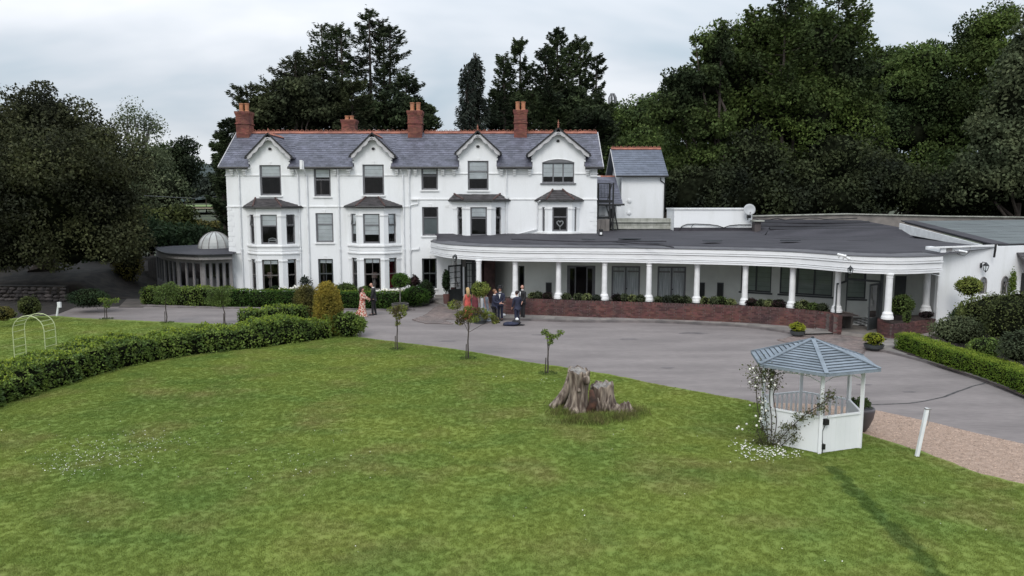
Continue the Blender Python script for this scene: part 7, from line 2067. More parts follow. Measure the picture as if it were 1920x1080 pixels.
big = bt('enormous dark beech towering over the veranda wing', 1480, 64, [(1490, 90, 105, 65), (1430, 70, 50, 45), (1575, 85, 45, 45), (1390, 140, 75, 65), (1545, 140, 85, 80), (1330, 215, 80, 70), (1470, 220, 150, 90), (1590, 240, 70, 90), (1320, 330, 95, 80), (1440, 340, 140, 80), (1560, 350, 90, 75)], 'l_beech', 84000, 74, size=.27, name='beech_tree', cl=(.55, 1.4), trunk=.8, core=.64, cdens=1.25)
def sprays(t, px0, Y, tops, leafm, n, seed, z0=9, **k):
    b_ = D(px0, 420, Y); s_ = Y / FPX; tt = [((px - px0) * s_, random.uniform(-2, 2), D(px, py, Y).z, R_ * s_) for px, py, R_ in tops]
    conifer('', '', (b_.x, b_.y, 0), tt, leafm, .30, n, trunk_r=.22, z0=z0, up=.45, droop=.05, spray=.75, seed=seed, shape=.55, t=t, asp=.5, dens=5, gap=.1, **k)
sprays(big, 1480, 63, [(1400, 18, 75), (1442, -20, 80), (1500, -40, 85), (1560, -25, 85), (1612, 8, 75), (1345, 62, 60), (1310, 92, 50), (1290, 165, 55), (1375, 38, 60), (1470, 90, 80), (1540, 100, 80)], 'l_beech', 62000, 175)
# spiky upright tips on its left shoulder
for k_, (px, py, Y) in enumerate(((1312, 85, 62), (1347, 60, 62), (1290, 160, 62), (1385, 30, 62))):
    pass
bt('upright tree with leafy arms at left shoulder of the great beech', 1345, 61, [(1340, 100, 26, 42), (1316, 75, 13, 22), (1352, 62, 13, 24), (1300, 165, 30, 34), (1285, 205, 30, 28), (1330, 160, 38, 40), (1272, 165, 28, 38), (1252, 215, 36, 40), (1320, 240, 50, 50), (1335, 310, 55, 50), (1345, 370, 60, 45)], 'l_beech', 24000, 75, core=.4, cl=(.5, 1.1), surf=.5)
bt('mid-green tree behind the right flank of the beech', 1655, 74, [(1655, 130, 34, 42), (1675, 190, 50, 50), (1620, 190, 40, 50), (1690, 120, 22, 20)], 'l_oak', 13000, 76)
bt('broad yellow-green oak right of the beech', 1740, 68, [(1735, 120, 55, 34), (1700, 170, 45, 40), (1760, 190, 75, 60), (1700, 250, 65, 45), (1790, 260, 60, 55), (1730, 330, 95, 60)], 'l_oak', 34000, 77)
bt('tall tree with an open top near the right edge', 1852, 66, [(1855, 60, 38, 36), (1872, 35, 22, 16), (1835, 110, 45, 35), (1880, 130, 50, 55), (1830, 190, 50, 50)], 'l_beech', 22000, 78, core=.5)
bt('dull grey-green tree at the right edge of the picture', 1900, 58, [(1915, 190, 60, 80), (1880, 270, 60, 70), (1930, 330, 80, 90), (1850, 340, 60, 55), (1950, 80, 50, 60)], 'l_grey', 28000, 79, size=.3)
bt('lower tree with leaf colour darkened for the shade behind the hall roof', 1690, 62, [(1640, 350, 90, 60), (1740, 370, 90, 50), (1820, 375, 80, 45), (1900, 385, 90, 40)], 'l_shade', 26000, 80, core=.75)
bt('understorey tree with shade in its leaf colour behind the satellite dish', 1400, 60, [(1290, 370, 60, 55), (1380, 370, 90, 55), (1480, 375, 90, 50), (1560, 380, 80, 45), (1325, 345, 65, 40), (1415, 300, 55, 50), (1495, 345, 70, 40), (1570, 300, 50, 55), (1640, 345, 50, 40), (1480, 285, 110, 45, 8), (1600, 290, 80, 45, 8)], 'l_shade', 46000, 81, core=.78)  # raised to stand in for the beech's shaded lower crown
bt('leafy tree beyond the left end of the house roof', 440, 66, [(438, 300, 14, 34), (432, 350, 14, 30)], 'l_conifer', 4500, 82)
# dark understorey behind yew, so that no bright ground shows
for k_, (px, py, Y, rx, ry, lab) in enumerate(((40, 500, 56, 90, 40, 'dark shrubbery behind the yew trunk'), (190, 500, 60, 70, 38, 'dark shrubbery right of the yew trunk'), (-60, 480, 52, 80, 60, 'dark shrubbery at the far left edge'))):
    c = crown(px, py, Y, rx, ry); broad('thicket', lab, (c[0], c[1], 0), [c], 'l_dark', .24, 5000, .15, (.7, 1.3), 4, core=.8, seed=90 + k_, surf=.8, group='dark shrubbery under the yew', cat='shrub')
mm = D(1145, 400, 150); t = thing('phone_mast', 'slim grey mast with a rounded top above the trees', 'mast', (mm.x, 150, 0))
m_ = MB(); zt = D(1145, 193, 150).z; m_.tube([(mm.x, 150, 0), (mm.x, 150, zt)], .35, 8); m_.build('pole', M['frame'], t)
m_ = MB()
for k in range(7):
    a = k * .9; m_.tube([(mm.x + .7 * math.cos(a), 150 + .7 * math.sin(a), zt - .4), (mm.x + .75 * math.cos(a), 150 + .75 * math.sin(a), zt + 1.0), (mm.x + .3 * math.cos(a), 150 + .3 * math.sin(a), zt + 1.8)], .14, 5)
m_.build('antenna', M['frame'], t)
m_ = MB(); a, b_ = D(270, 367, 60), D(425, 367.5, 90); m_.tube([a, a.lerp(b_, .5) - ZUP * .25, b_], .03, 4); m_.build('overhead_wire', M['black'], None, label='thin overhead wire crossing in front of the far trees', cat='wire')
# ------------------------------------------------------------------ summerhouse
gz = G(1540.8, 787.2, .93); V4 = G(1500.6, 734.9, .93)
GC = Vector(((gz.x + V4.x) / 2, (gz.y + V4.y) / 2, .035)); a0 = math.atan2(gz.y - GC.y, gz.x - GC.x); GR = 1.27
gaz = thing('summerhouse', 'open hexagonal white summerhouse with blue-grey boarded roof on the lawn', 'gazebo', GC)
VX = [Vector((GC.x + GR * math.cos(a0 + k * math.pi / 3), GC.y + GR * math.sin(a0 + k * math.pi / 3), 0)) for k in range(6)]  # 0 front, 1 right, 2 back right, 3 back left, 4 hidden left, 5 front left
zf, zr, ze_ = .04, .94, 2.10
for k, v in enumerate(VX):
    m_ = MB(); d_ = (v - Vector((GC.x, GC.y, 0))).normalized(); s_ = Vector((-d_.y, d_.x, 0)); m_.ob(v - d_ * .04 - s_ * .04 + ZUP * zf, d_ * .08, s_ * .08, ZUP * (ze_ - zf)); m_.build('post', M['wood_white'], gaz)
for k in range(6):
    A, B = VX[k], VX[(k + 1) % 6]; u = (B - A).normalized(); n_ = Vector((u.y, -u.x, 0)); L_ = (B - A).length
    m_ = MB(); m_.ob(A + u * .05 - n_ * .03 + ZUP * zr, u * (L_ - .1), n_ * .06, ZUP * .045); m_.build('hand_rail', M['wood_white'], gaz)
    if k in (5, 0, 1, 4):   # solid low panels
        nbd = 8
        bm_ = MB(); bm_.bx(0, 1, 0, .02, 0, 1); me = bm_.mesh('wall_board', M['wood_white'])
        for i in range(nbd):
            w_ = (L_ - .09) / nbd; inst('wall_board', me, gaz, Matrix.Translation(A + u * (.045 + i * w_) + ZUP * (zf + .01)) @ Matrix.Rotation(math.atan2(u.y, u.x), 4, 'Z') @ Matrix.Translation((0, random.uniform(-.001, .001), 0)) @ Matrix.Diagonal((w_ - .0015, 1, zr - zf - .012, 1)))
    else:
        m_ = MB(); m_.ob(A + u * .05 - n_ * .02 + ZUP * (zf + .1), u * (L_ - .1), n_ * .04, ZUP * .05); m_.build('bottom_rail', M['wood_white'], gaz)
        bm_ = MB(); bm_.bx(-.03, .03, -.01, .01, 0, zr - zf - .15); me = bm_.mesh('baluster', M['wood_white'])
        for i in range(7): inst('baluster', me, gaz, Matrix.Translation(A + u * (L_ * (i + 1) / 8) + ZUP * (zf + .15)) @ Matrix.Rotation(math.atan2(u.y, u.x), 4, 'Z'))
    # lattice frieze under the eaves
    m_ = MB(); 
    for i in range(9):
        x0 = L_ * i / 9; m_.ob(A + u * (x0 + .02) + ZUP * (ze_ - .12), u * (L_ / 9 - .05), n_ * .015, ZUP * .02); m_.ob(A + u * (x0 + .03) + ZUP * (ze_ - .12), u * .02, n_ * .02, ZUP * .12)
    m_.tube([A + u * .05 + ZUP * (ze_ - .26), A + u * L_ * .25 + ZUP * (ze_ - .15), A + u * L_ * .5 + ZUP * (ze_ - .13), A + u * L_ * .75 + ZUP * (ze_ - .15), A + u * (L_ - .05) + ZUP * (ze_ - .26)], .012, 4); m_.ob(A + ZUP * (ze_ - .02) - n_ * .02, u * L_, n_ * .04, ZUP * .06)
    m_.build('frieze', M['wood_white'], gaz)
m_ = MB(); m_.prism([GC + (v + ZUP * GC.z - GC) * .93 + ZUP * .004 for v in VX], (0, 0, .05)); m_.build('floor', M['flag'], gaz)
# roof: six faces of overlapping boards
RR = 1.66; apx = Vector((GC.x - .02, GC.y, D(1524, 636, GC.y).z)); ev_z = 2.13
EV = [Vector((GC.x + RR * math.cos(a0 + k * math.pi / 3), GC.y + RR * math.sin(a0 + k * math.pi / 3), ev_z)) for k in range(6)]
m_ = MB(); m_.add(EV + [apx - ZUP * .02], [(k, (k + 1) % 6, 6) for k in range(6)]); m_.add([e_ - ZUP * .015 for e_ in EV], [(5, 4, 3, 2, 1, 0)]); gr2_ = m_.build('roof', M['gaz_edge'], gaz)
NBD = 13
for k in range(6):
    A, B = EV[k], EV[(k + 1) % 6]; nn_ = (B - A).cross(apx - A).normalized()
    if nn_.z < 0: nn_ = -nn_
    for i in range(NBD):
        t0, t1 = i / NBD, (i + 1.0) / NBD; t1 = min(t1 - .012, .985)
        p = [A.lerp(apx, t0), B.lerp(apx, t0), B.lerp(apx, t1), A.lerp(apx, t1)]; lf = nn_ * .028
        b_ = MB(); j_ = random.uniform(-.003, .003); q = [p[0] + lf + nn_ * j_, p[1] + lf - nn_ * j_, p[2] + nn_ * .008, p[3] + nn_ * .008]
        b_.add(q + [p[0] + nn_ * .006, p[1] + nn_ * .006], [(0, 1, 2, 3), (4, 5, 1, 0)]); b_.build('roof_board', M['gaz_roof'], gr2_)
for k in range(6):
    b_ = MB(); b_.bar(EV[k] + ZUP * .035, apx + ZUP * .03, .10, .025); b_.build('hip_board', M['gaz_roof'], gr2_)
    b_ = MB(); A, B = EV[k], EV[(k + 1) % 6]; b_.bar(A - ZUP * .02, B - ZUP * .02, .02, .06); b_.build('eaves_board', M['gaz_roof'], gr2_)
b_ = MB(); b_.ball(apx + ZUP * .03, .05, 8); b_.build('apex_cap', M['gaz_edge'], gr2_)
# socket boxes and cable on the front post
so_ = thing('outdoor_socket', 'black weatherproof sockets and cable on the front post of the summerhouse', 'socket', (VX[0].x, VX[0].y, .1)); p = VX[0]; u = (VX[1] - VX[0]).normalized(); n_ = Vector((u.y, -u.x, 0))
m_ = MB(); m_.ob(p + u * .05 + n_ * .012 + ZUP * .78, u * .12, n_ * .09, ZUP * .14); m_.build('upper_socket', M['black'], so_)
m_ = MB(); m_.ob(p + u * .03 + n_ * .012 + ZUP * .16, u * .08, n_ * .07, ZUP * .13); m_.build('lower_socket', M['black'], so_)
m_ = MB(); m_.tube([p + u * .1 + n_ * .05 + ZUP * .78, p + u * .02 + n_ * .05 + ZUP * .62, p + u * .03 + n_ * .05 + ZUP * .34, p + u * .07 + n_ * .05 + ZUP * .26, p + u * .05 + n_ * .04 + ZUP * .05], .01, 5); m_.build('cable', M['black'], so_)
# climbing rose
cr_ = thing('climbing_rose', 'leggy climbing rose with cream blooms on the left side of the summerhouse', 'climbing rose', (VX[5].x, VX[5].y, .03))
FLY = VX[5].y - .12
def q_(px, py, dy=0): return D(px, py, FLY + dy + (VX[0].y - VX[5].y) * min(1, max(0, (px - 1444) / 97)))
stems = [[(1440, 845), (1438, 800), (1432, 760), (1430, 720), (1425, 690)], [(1444, 845), (1447, 790), (1443, 750), (1446, 715), (1455, 700)], [(1448, 848), (1430, 800), (1420, 760), (1418, 720)],
         [(1450, 840), (1470, 815), (1495, 790), (1520, 770), (1545, 755), (1556, 738)], [(1446, 845), (1465, 835), (1480, 822), (1492, 812)], [(1436, 845), (1424, 820), (1418, 795)], [(1448, 838), (1456, 790), (1450, 740), (1460, 725)]]
m_ = MB()
for i_, s_ in enumerate(stems): m_.tube(catmull([tuple(q_(x, y, -.04 * (i_ % 4))) for x, y in s_], 4), .012, 5)
m_.build('stem', M['bark'], cr_)
L = Leaves(); r = np.random.default_rng(77)
for (x, y, rx, rz, n_l) in ((1425, 700, 17, 14, 230), (1445, 705, 14, 13, 200), (1420, 722, 10, 8, 70), (1450, 722, 10, 8, 70), (1427, 755, 8, 12, 60), (1432, 785, 12, 14, 130), (1430, 812, 15, 14, 200), (1440, 832, 16, 13, 200), (1425, 835, 14, 12, 120), (1462, 818, 10, 8, 90), (1485, 800, 10, 6, 80), (1500, 785, 9, 6, 70), (1520, 775, 10, 5, 60), (1545, 760, 8, 8, 60), (1555, 742, 8, 9, 110), (1488, 820, 9, 9, 80), (1470, 800, 8, 6, 50), (1535, 765, 6, 4, 30)):
    c = q_(x, y, -.03); k_ = int(n_l * 1.5); L.raw(np.array(c) + r.normal(size=(k_, 3)) * [rx * .0105, .10, rz * .0105], unit(r.normal(size=(k_, 3))))
L.obj('foliage', M['l_rose'], cr_, .055, asp=.6, along=.2, rg=r)
m_ = MB()
for (x, y) in ((1411, 690), (1405, 692), (1421, 708), (1433, 714), (1443, 724), (1452, 722), (1439, 703), (1418, 724), (1447, 712), (1414, 700), (1404, 716), (1425, 745), (1432, 755), (1436, 752), (1430, 765), (1425, 785), (1422, 790), (1420, 798), (1418, 780), (1435, 770), (1461, 832)):
    p = q_(x + random.uniform(-2, 2), y, -.2); m_.ball(p, random.uniform(.022, .036), 7)
for (x, y) in ((1385, 800), (1392, 805), (1400, 795), (1406, 760), (1382, 803)): m_.ball(G(x, y, .3), .03, 7)
m_.build('bloom', M['petal'], cr_)
# big dark pot behind the summerhouse
c = G(1622, 815, .02); t = thing('round_pot', 'large dark tapered pot of green plants behind the summerhouse', 'potted plant', c)
c = Vector((c.x + .02, c.y + .35, .02)); m_ = MB(); m_.lathe([(.14, 0), (.22, .12), (.33, .4), (.36, .6), (.345, .66), (.30, .66), (.29, .58), (.01, .56)], c, 20); m_.build('pot', mat('glazed_pot', (.07, .06, .065), .35, var=.1), t, smooth=True)
bush('foliage', 'pot', (c.x - .05, c.y, .80), (.34, .3, .17), M['l_oak'], .09, 420, 5, parent=t, core=False)

# ------------------------------------------------------------------ tree stump
st_ = thing('tree_stump', 'weathered grey split tree stump in rough grass on the lawn', 'tree stump', G(1095, 780))
M['deadwood'] = mat('weathered_wood', (.30, .245, .195), .9, col2=(.075, .052, .040), scale=6.5, stretch=(1.6, 1.6, .22), bump=.9, bscale=9, fine=.25, fscale=7, lo=.38, hi=.6)
M['deadcut'] = mat('weathered_cut', (.30, .28, .26), .9, col2=(.10, .085, .075), scale=6, bump=.6, bscale=15)
M['rot'] = mat('rotten_heart', (.10, .045, .028), .95, col2=(.03, .018, .014), scale=5, bump=.8, bscale=10)
def stump(name, cx_, cy_, prof, seed, flute=.14, lean=(0, 0), tilt=(0, 0), flare=None, topm=1, sq=1.0, n=40):
    r = random.Random(seed); ph = [r.uniform(0, 6.28) for _ in range(5)]; m = MB(); V = []; rows = 16; zmax = prof[-1][1]
    def rad(z):
        for (r0, z0), (r1, z1) in zip(prof, prof[1:]):
            if z <= z1: return r0 + (r1 - r0) * (z - z0) / (z1 - z0)
        return prof[-1][0]
    for j in range(rows + 1):
        f = j / rows
        for k in range(n):
            a = 2 * math.pi * k / n; fl = flute * (1.2 - .5 * f); z = zmax * f
            top = (tilt[0] * math.cos(a) + tilt[1] * math.sin(a) + .035 * math.sin(a * 7 + ph[4]) + .02 * math.sin(a * 13)) * f ** 3
            rr_ = rad(z) * (1 + fl * (.6 * math.sin(3 * a + ph[0] + f) + .45 * math.sin(5 * a + ph[1] - f * 1.5) + .35 * math.sin(8 * a + ph[2] + f) + .25 * math.sin(13 * a + ph[3])) + .03 * math.sin(z * 9 + a * 2))
            if flare: 
                for (fa, fr, fw) in flare:
                    d = math.atan2(math.sin(a - fa), math.cos(a - fa)); rr_ += fr * math.exp(-(d / fw) ** 2) * max(0, 1 - f * 1.5) ** 1.6
            V.append((cx_ + lean[0] * f + math.cos(a) * rr_, cy_ + lean[1] * f + math.sin(a) * rr_ * sq, z + top))
    F = [(j * n + k, j * n + (k + 1) % n, (j + 1) * n + (k + 1) % n, (j + 1) * n + k) for j in range(rows) for k in range(n)]
    m.add(V, F, 0); b = len(m.v) - n; cz_ = sum(m.v[b + k][2] for k in range(n)) / n
    m.v.append((cx_ + lean[0], cy_ + lean[1], cz_ - .10)); c_ = len(m.v) - 1
    ring2 = []
    for k in range(n):
        x, y, z = m.v[b + k]; m.v.append((cx_ + lean[0] + (x - cx_ - lean[0]) * .8, cy_ + lean[1] + (y - cy_ - lean[1]) * .8, z - .03 + r.uniform(-.02, .02))); ring2.append(len(m.v) - 1)
    for k in range(n):
        k2 = (k + 1) % n; m.f.append([b + k, b + k2, ring2[k2], ring2[k]]); m.m.append(0); m.f.append([ring2[k], ring2[k2], c_]); m.m.append(topm)
    return m.build(name, [M['deadwood'], M['deadcut'], M['rot']], st_, smooth=True)
sc_ = G(1085, 779).y / FPX
pA = G(1086, 777); stump('tall_trunk', pA.x, pA.y + .28, [(.33, 0), (.25, .22), (.25, .7), (.29, 1.05), (.33, 1.28)], 3, .13, lean=(-.02, .02), tilt=(-.03, .04), flare=[(R(-120), .22, .35), (R(-60), .12, .3), (R(190), .26, .30)], sq=.85)
pB = G(1124, 772); stump('short_trunk', pB.x + .12, pB.y + .42, [(.40, 0), (.36, .3), (.33, .74)], 8, .17, tilt=(.03, .03), flare=[(R(-30), .15, .4)], sq=.9)
pC = G(1168, 778); stump('low_root', pC.x, pC.y + .3, [(.34, 0), (.30, .12), (.22, .26)], 12, .18, tilt=(.05, -.05), sq=.8, flare=[(R(0), .25, .5)])
pD = G(1050, 768); m_ = MB(); P = [Vector((pD.x - .22, pD.y + .1, 0)), Vector((pD.x + .02, pD.y + .15, .28)), Vector((pD.x + .22, pD.y + .25, .62)), Vector((pD.x + .36, pD.y + .35, 1.10))]
m_.tube(catmull([tuple(p) for p in P], 5), .1, 9, rr=[.17 - .005 * i for i in range(16)]); m_.tube(catmull([(pD.x + .0, pD.y + .35, 0), (pD.x + .2, pD.y + .38, .3), (pD.x + .4, pD.y + .4, .8)], 5), .2, 9, rr=[.16 - .008 * i for i in range(11)]); m_.build('buttress_root', M['deadwood'], st_, smooth=True)
m_ = MB(); q = Vector((pA.x + .30, pA.y + .12, .3)); m_.tube([(q.x + .02, q.y, 0), (q.x + .12, q.y - .02, .35), (q.x + .06, q.y + .05, .70)], .13, 8, rr=[.15, .13, .06]); m_.build('rotten_heart', M['rot'], st_, smooth=True)
m_ = MB()
for k in range(7):
    a = random.uniform(0, 6.28); x0_, y0_ = pB.x - .12 + k * .07, pB.y - .02 + random.uniform(-.05, .05); m_.tube([(x0_, y0_ - .02, 0), (x0_ + random.uniform(-.05, .05), y0_, .2), (x0_ + random.uniform(-.1, .1), y0_ + .03, random.uniform(.3, .6))], .05, 5, rr=[.07, .05, .015])
m_.build('splinter', M['deadwood'], st_, smooth=True)
m_ = MB(); blob(m_, (pA.x + .20, pA.y + .05, 1.03), (.13, .12, .14), 10, .2); blob(m_, (pA.x - .02, pA.y - .0, .72), (.06, .06, .06), 8, .2); m_.build('burl', M['deadwood'], st_, smooth=True)
L = Leaves(); r = np.random.default_rng(31)
for (x, y, rx, ry, n_) in ((1055, 778, .35, .25, 700), (1085, 792, .5, .22, 900), (1125, 786, .5, .25, 1100), (1165, 786, .5, .28, 1100), (1195, 776, .28, .3, 500), (1050, 765, .3, .3, 500), (1100, 795, .8, .25, 700)):
    c = G(x, y); P = np.stack([c.x + r.normal(size=n_) * rx * .55, c.y + r.normal(size=n_) * ry * .7, r.uniform(.03, .16, n_)], 1); L.raw(P, np.tile([0, 0, 1.], (n_, 1)))
L.obj('rough_grass', M['blade_long'] if 'blade_long' in M else leafmat('long_grass', (.15, .20, .045), (.14, .13, .05), 3, .4), None, .17, asp=.07, along=1.6, label='long rough grass around the foot of the stump', kind='stuff', rg=r)

# ------------------------------------------------------------------ posts, arch
def leanpost(b_, t_, w, lab, nm='marker_post', extra=None):
    t = thing(nm, lab, 'post', b_); m_ = MB(); m_.bar(b_, t_, w, w); m_.build('shaft', M['pipe'], t)
    if extra: extra(t)
b_ = G(1719, 856, .03); t_ = D(1738.5, 765, b_.y + .05)
def ex1(t):
    m_ = MB(); m_.bar(t_ - ZUP * .02 + Vector((-.05, 0, 0)), t_ + Vector((.09, 0, -.02)), .09, .03); m_.tube([t_ + Vector((.055, -.03, -.03)), t_ + Vector((.05, -.03, -.25)), t_ + Vector((.02, -.03, -.42)), t_ + Vector((-.0, -.02, -.44))], .01, 5); m_.build('light_fitting', M['frame_lt'], t)
leanpost(b_, t_, .075, 'leaning white post at the gravel edge right of the summerhouse', extra=ex1)
b2_ = G(106.5, 592.5, .03); t2_ = D(110, 569, b2_.y)
def ex2(t):
    m_ = MB(); m_.bx(t2_.x - .05, t2_.x + .12, t2_.y - .07, t2_.y + .05, t2_.z - .22, t2_.z + .08); m_.build('light_box', M['pipe'], t)
leanpost(b2_, t2_, .08, 'short white post with a small box at the far left lawn edge', extra=ex2)
ar_ = thing('garden_arch', 'empty pale yellow-green tubular arch standing behind the hedge', 'garden arch', G(70, 692))
M['arch'] = mat('yellow_green_tube', (.48, .53, .30), .5, var=.05)
a1 = G(29, 690); b1 = G(86, 686); a2 = G(52, 683); off = Vector((.06, .62, 0))
wA = Vector((1.16, .1, 0)); base1 = Vector((D(29, 690, 28.6).x, 28.6, 0))
def hoop(o_):
    pts = []; H_ = 1.84; wv = wA; hw_ = .58; zs = H_ - hw_
    pts.append(o_); pts.append(o_ + ZUP * zs * .6); 
    for k in range(11):
        a = math.pi - math.pi * k / 10; pts.append(o_ + wv * .5 + wv.normalized() * hw_ * math.cos(a) + ZUP * (zs + hw_ * math.sin(a)))
    pts.append(o_ + wv + ZUP * zs * .6); pts.append(o_ + wv); return pts
h1 = hoop(base1); h2 = hoop(base1 + off)
for h_ in (h1, h2): m_ = MB(); m_.tube(h_, .016, 6); m_.build('hoop', M['arch'], ar_)
def at_z(o_, z, side): return o_ + (wA if side else Vector()) + ZUP * z
for side in (0, 1):
    for z in (.3, .6, .9, 1.2): m_ = MB(); m_.tube([at_z(base1, z, side), at_z(base1 + off, z, side)], .010, 5); m_.build('rung', M['arch'], ar_)
for k in (3, 4, 6, 8, 10, 11): m_ = MB(); m_.tube([h1[k], h2[k]], .010, 5); m_.build('rung', M['arch'], ar_)

# ------------------------------------------------------------------ people
def skinmesh(name, verts, edges, radii, m, parent, sub=1, root=0, label=None):
    me = bpy.data.meshes.new(name); me.from_pydata([tuple(v) for v in verts], edges, []); me.materials.append(m)
    o = bpy.data.objects.new(name, me); place(o, parent)
    bpy.context.view_layer.objects.active = o
    sk_ = o.modifiers.new('skin', 'SKIN'); sk_.use_smooth_shade = True; sk_.branch_smoothing = .6
    for i, r_ in enumerate(radii):
        s = me.skin_vertices[0].data[i]; s.radius = r_ if hasattr(r_, '__len__') else (r_, r_); s.use_root = (i == root)
    sb = o.modifiers.new('sub', 'SUBSURF'); sb.levels = sub; sb.render_levels = sub
    if label: o['label'] = label
    return o
def ensure_skin(me):
    pass
def person(label, base, face, H, arms, outfit, legs=((.09, 0), (-.09, 0)), bow=0.0, head_turn=0.0, hair=None, lean=0.0, group=None):
    """face: direction faced (deg, 0 = towards the camera, 90 = picture right). arms: list of two (elbow, wrist) in local coords (x right of person .. local: x=side, y=forward, z=up, metres at 1.78 m)"""
    k = H / 1.78; b_ = Vector(base); t = thing('person', label, 'person', b_, group)
    fa = R(face); fwd = Vector((math.sin(fa), -math.cos(fa), 0)); sd_ = Vector((math.cos(fa), math.sin(fa), 0))   # sd_: picture-right when facing the camera
    def Lc(x, y, z): return b_ + (sd_ * x + fwd * (y + lean * z) + ZUP * z) * k
    fem = outfit.get('dress') is not None; sw_ = .165 if fem else .195
    hip, kn, an = .94, .50, .09
    pts = {}; E = []; Rd = []
    V = [Lc(0, 0, hip), Lc(0, 0, 1.12), Lc(0, .01, 1.34), Lc(0, 0, 1.47), Lc(0, .02 + bow * .05, 1.55), Lc(0, .035 + bow * .08, 1.62), Lc(0, .02 + bow * .10, 1.69), Lc(0, .01 + bow * .10, 1.745)]
    Rd = [.11, .095, (.10, .07), .05, .052, .075, .088, .055]; E = [(i, i + 1) for i in range(7)]
    def add(p, par, r_): V.append(p); Rd.append(r_); E.append((par, len(V) - 1)); return len(V) - 1
    add(Lc(0, .135 + bow * .1, 1.635), 5, .016)
    for s_ in (-1, 1): add(Lc(s_ * .09, .01 + bow * .09, 1.645), 5, .018)
    hands = []
    for s_, (el, wr) in zip((1, -1), arms):
        a = add(Lc(s_ * sw_, 0, 1.39), 2, .04); e = add(Lc(*el), a, .042); w = add(Lc(*wr), e, .028)
        d = (Lc(*wr) - Lc(*el)).normalized(); h = add(Lc(*wr) + d * .06 * k, w, .030)
        side_ = d.cross(fwd).normalized() if abs(d.dot(fwd)) < .9 else sd_
        for q in range(4):
            f1 = add(Lc(*wr) + (d * .11 + side_ * (.030 - .020 * q)) * k, h, .009); add(Lc(*wr) + (d * (.150 + .012 * (1.5 - abs(q - 1.4))) + side_ * (.034 - .022 * q) + fwd * .02) * k, f1, .008)
        th = add(Lc(*wr) + (d * .07 + side_ * .045) * k, w, .010); add(Lc(*wr) + (d * .105 + side_ * .055) * k, th, .008)
    for s_, (lx, ly) in zip((1, -1), legs):
        a = add(Lc(s_ * .09, 0, .86), 0, .085); kk_ = add(Lc(lx * .9 if lx else s_ * .09, ly * .5 + .01, kn), a, .058); an_ = add(Lc(lx, ly - .01, an), kk_, .04); add(Lc(lx * 1.1, ly + .14, .04), an_, .035)
    body = skinmesh('body', V, E, [tuple(x * k for x in r_) if hasattr(r_, '__len__') else r_ * k for r_ in Rd], M['skin'], t, 1)
    # eyes, set at half head height
    m_ = MB()
    for s_ in (-1, 1): m_.ball(Lc(s_ * .032, .095 + bow * .1, 1.665), .011 * k, 6)
    m_.build('eyes', M['black'], t)
    # clothes
    if fem:
        prof = outfit['dress']; m_ = MB(); nseg = 20; b0 = 0; V2 = []; F2 = []
        for j, (z, rx, ry, dy) in enumerate(prof):
            for q in range(nseg):
                a = 2 * math.pi * q / nseg; w_ = 1 + (.05 * math.sin(a * 6) if z < .8 else 0); V2.append(Lc(rx * math.cos(a) * w_, ry * math.sin(a) * w_ + dy, z))
        for j in range(len(prof) - 1):
            for q in range(nseg): F2.append((j * nseg + q, j * nseg + (q + 1) % nseg, (j + 1) * nseg + (q + 1) % nseg, (j + 1) * nseg + q))
        m_.add(V2, F2); m_.build('dress', outfit['m'], t, smooth=True)
        if outfit.get('sleeves'):
            for s_, (el, wr) in zip((1, -1), arms): m_ = MB(); m_.tube([Lc(s_ * sw_ * .6, 0, 1.43), Lc(s_ * sw_, 0, 1.42), Lc(*el), Vector(Lc(*el)).lerp(Lc(*wr), .6)], .07, 8, rr=[.06 * k, .075 * k, .07 * k, .075 * k]); m_.build('sleeve', outfit['m'], t, smooth=True)
    else:
        V3 = [Lc(0, 0, .80), Lc(0, 0, .95), Lc(0, 0, 1.12), Lc(0, .0, 1.34), Lc(0, -.005, 1.475)]; R3 = [(.18, .14), (.165, .14), (.16, .14), (.185, .15), (.10, .09)]; E3 = [(0, 1), (1, 2), (2, 3), (3, 4)]
        for s_, (el, wr) in zip((1, -1), arms):
            V3.append(Lc(s_ * sw_, 0, 1.405)); R3.append(.088); i_ = len(V3) - 1; E3.append((3, i_)); V3.append(Lc(*el)); R3.append(.058); E3.append((i_, i_ + 1)); V3.append(Vector(Lc(*el)).lerp(Lc(*wr), .93)); R3.append(.044); E3.append((i_ + 1, i_ + 2))
        skinmesh('jacket', V3, E3, [tuple(x * k for x in r_) if hasattr(r_, '__len__') else r_ * k for r_ in R3], outfit['m'], t, 1, 1)
        V4_ = [Lc(0, 0, .92)]; R4 = [.14]; E4 = []
        for s_, (lx, ly) in zip((1, -1), legs):
            V4_ += [Lc(s_ * .09, 0, .82), Lc(lx * .9 if lx else s_ * .09, ly * .5 + .01, kn), Lc(lx, ly - .01, .07)]; i_ = len(V4_) - 3; R4 += [.10, .075, .062]; E4 += [(0, i_), (i_, i_ + 1), (i_ + 1, i_ + 2)]
        skinmesh('trousers', V4_, E4, [r_ * k for r_ in R4], outfit.get('tr', outfit['m']), t, 1)
        for s_, (lx, ly) in zip((1, -1), legs):
            m_ = MB(); m_.tube([Lc(lx, ly - .07, .045), Lc(lx, ly, .055), Lc(lx * 1.1, ly + .12, .04), Lc(lx * 1.12, ly + .2, .03)], .05, 8, rr=[.035 * k, .05 * k, .045 * k, .022 * k]); m_.build('shoe', M['black'], t, smooth=True)
        if outfit.get('shirt'):
            m_ = MB(); p = [Lc(-.05, .145, 1.42), Lc(.05, .145, 1.42), Lc(.0, .16, 1.18)]; m_.prism(p, fwd * .012); m_.build('shirt_front', M['trim'], t)
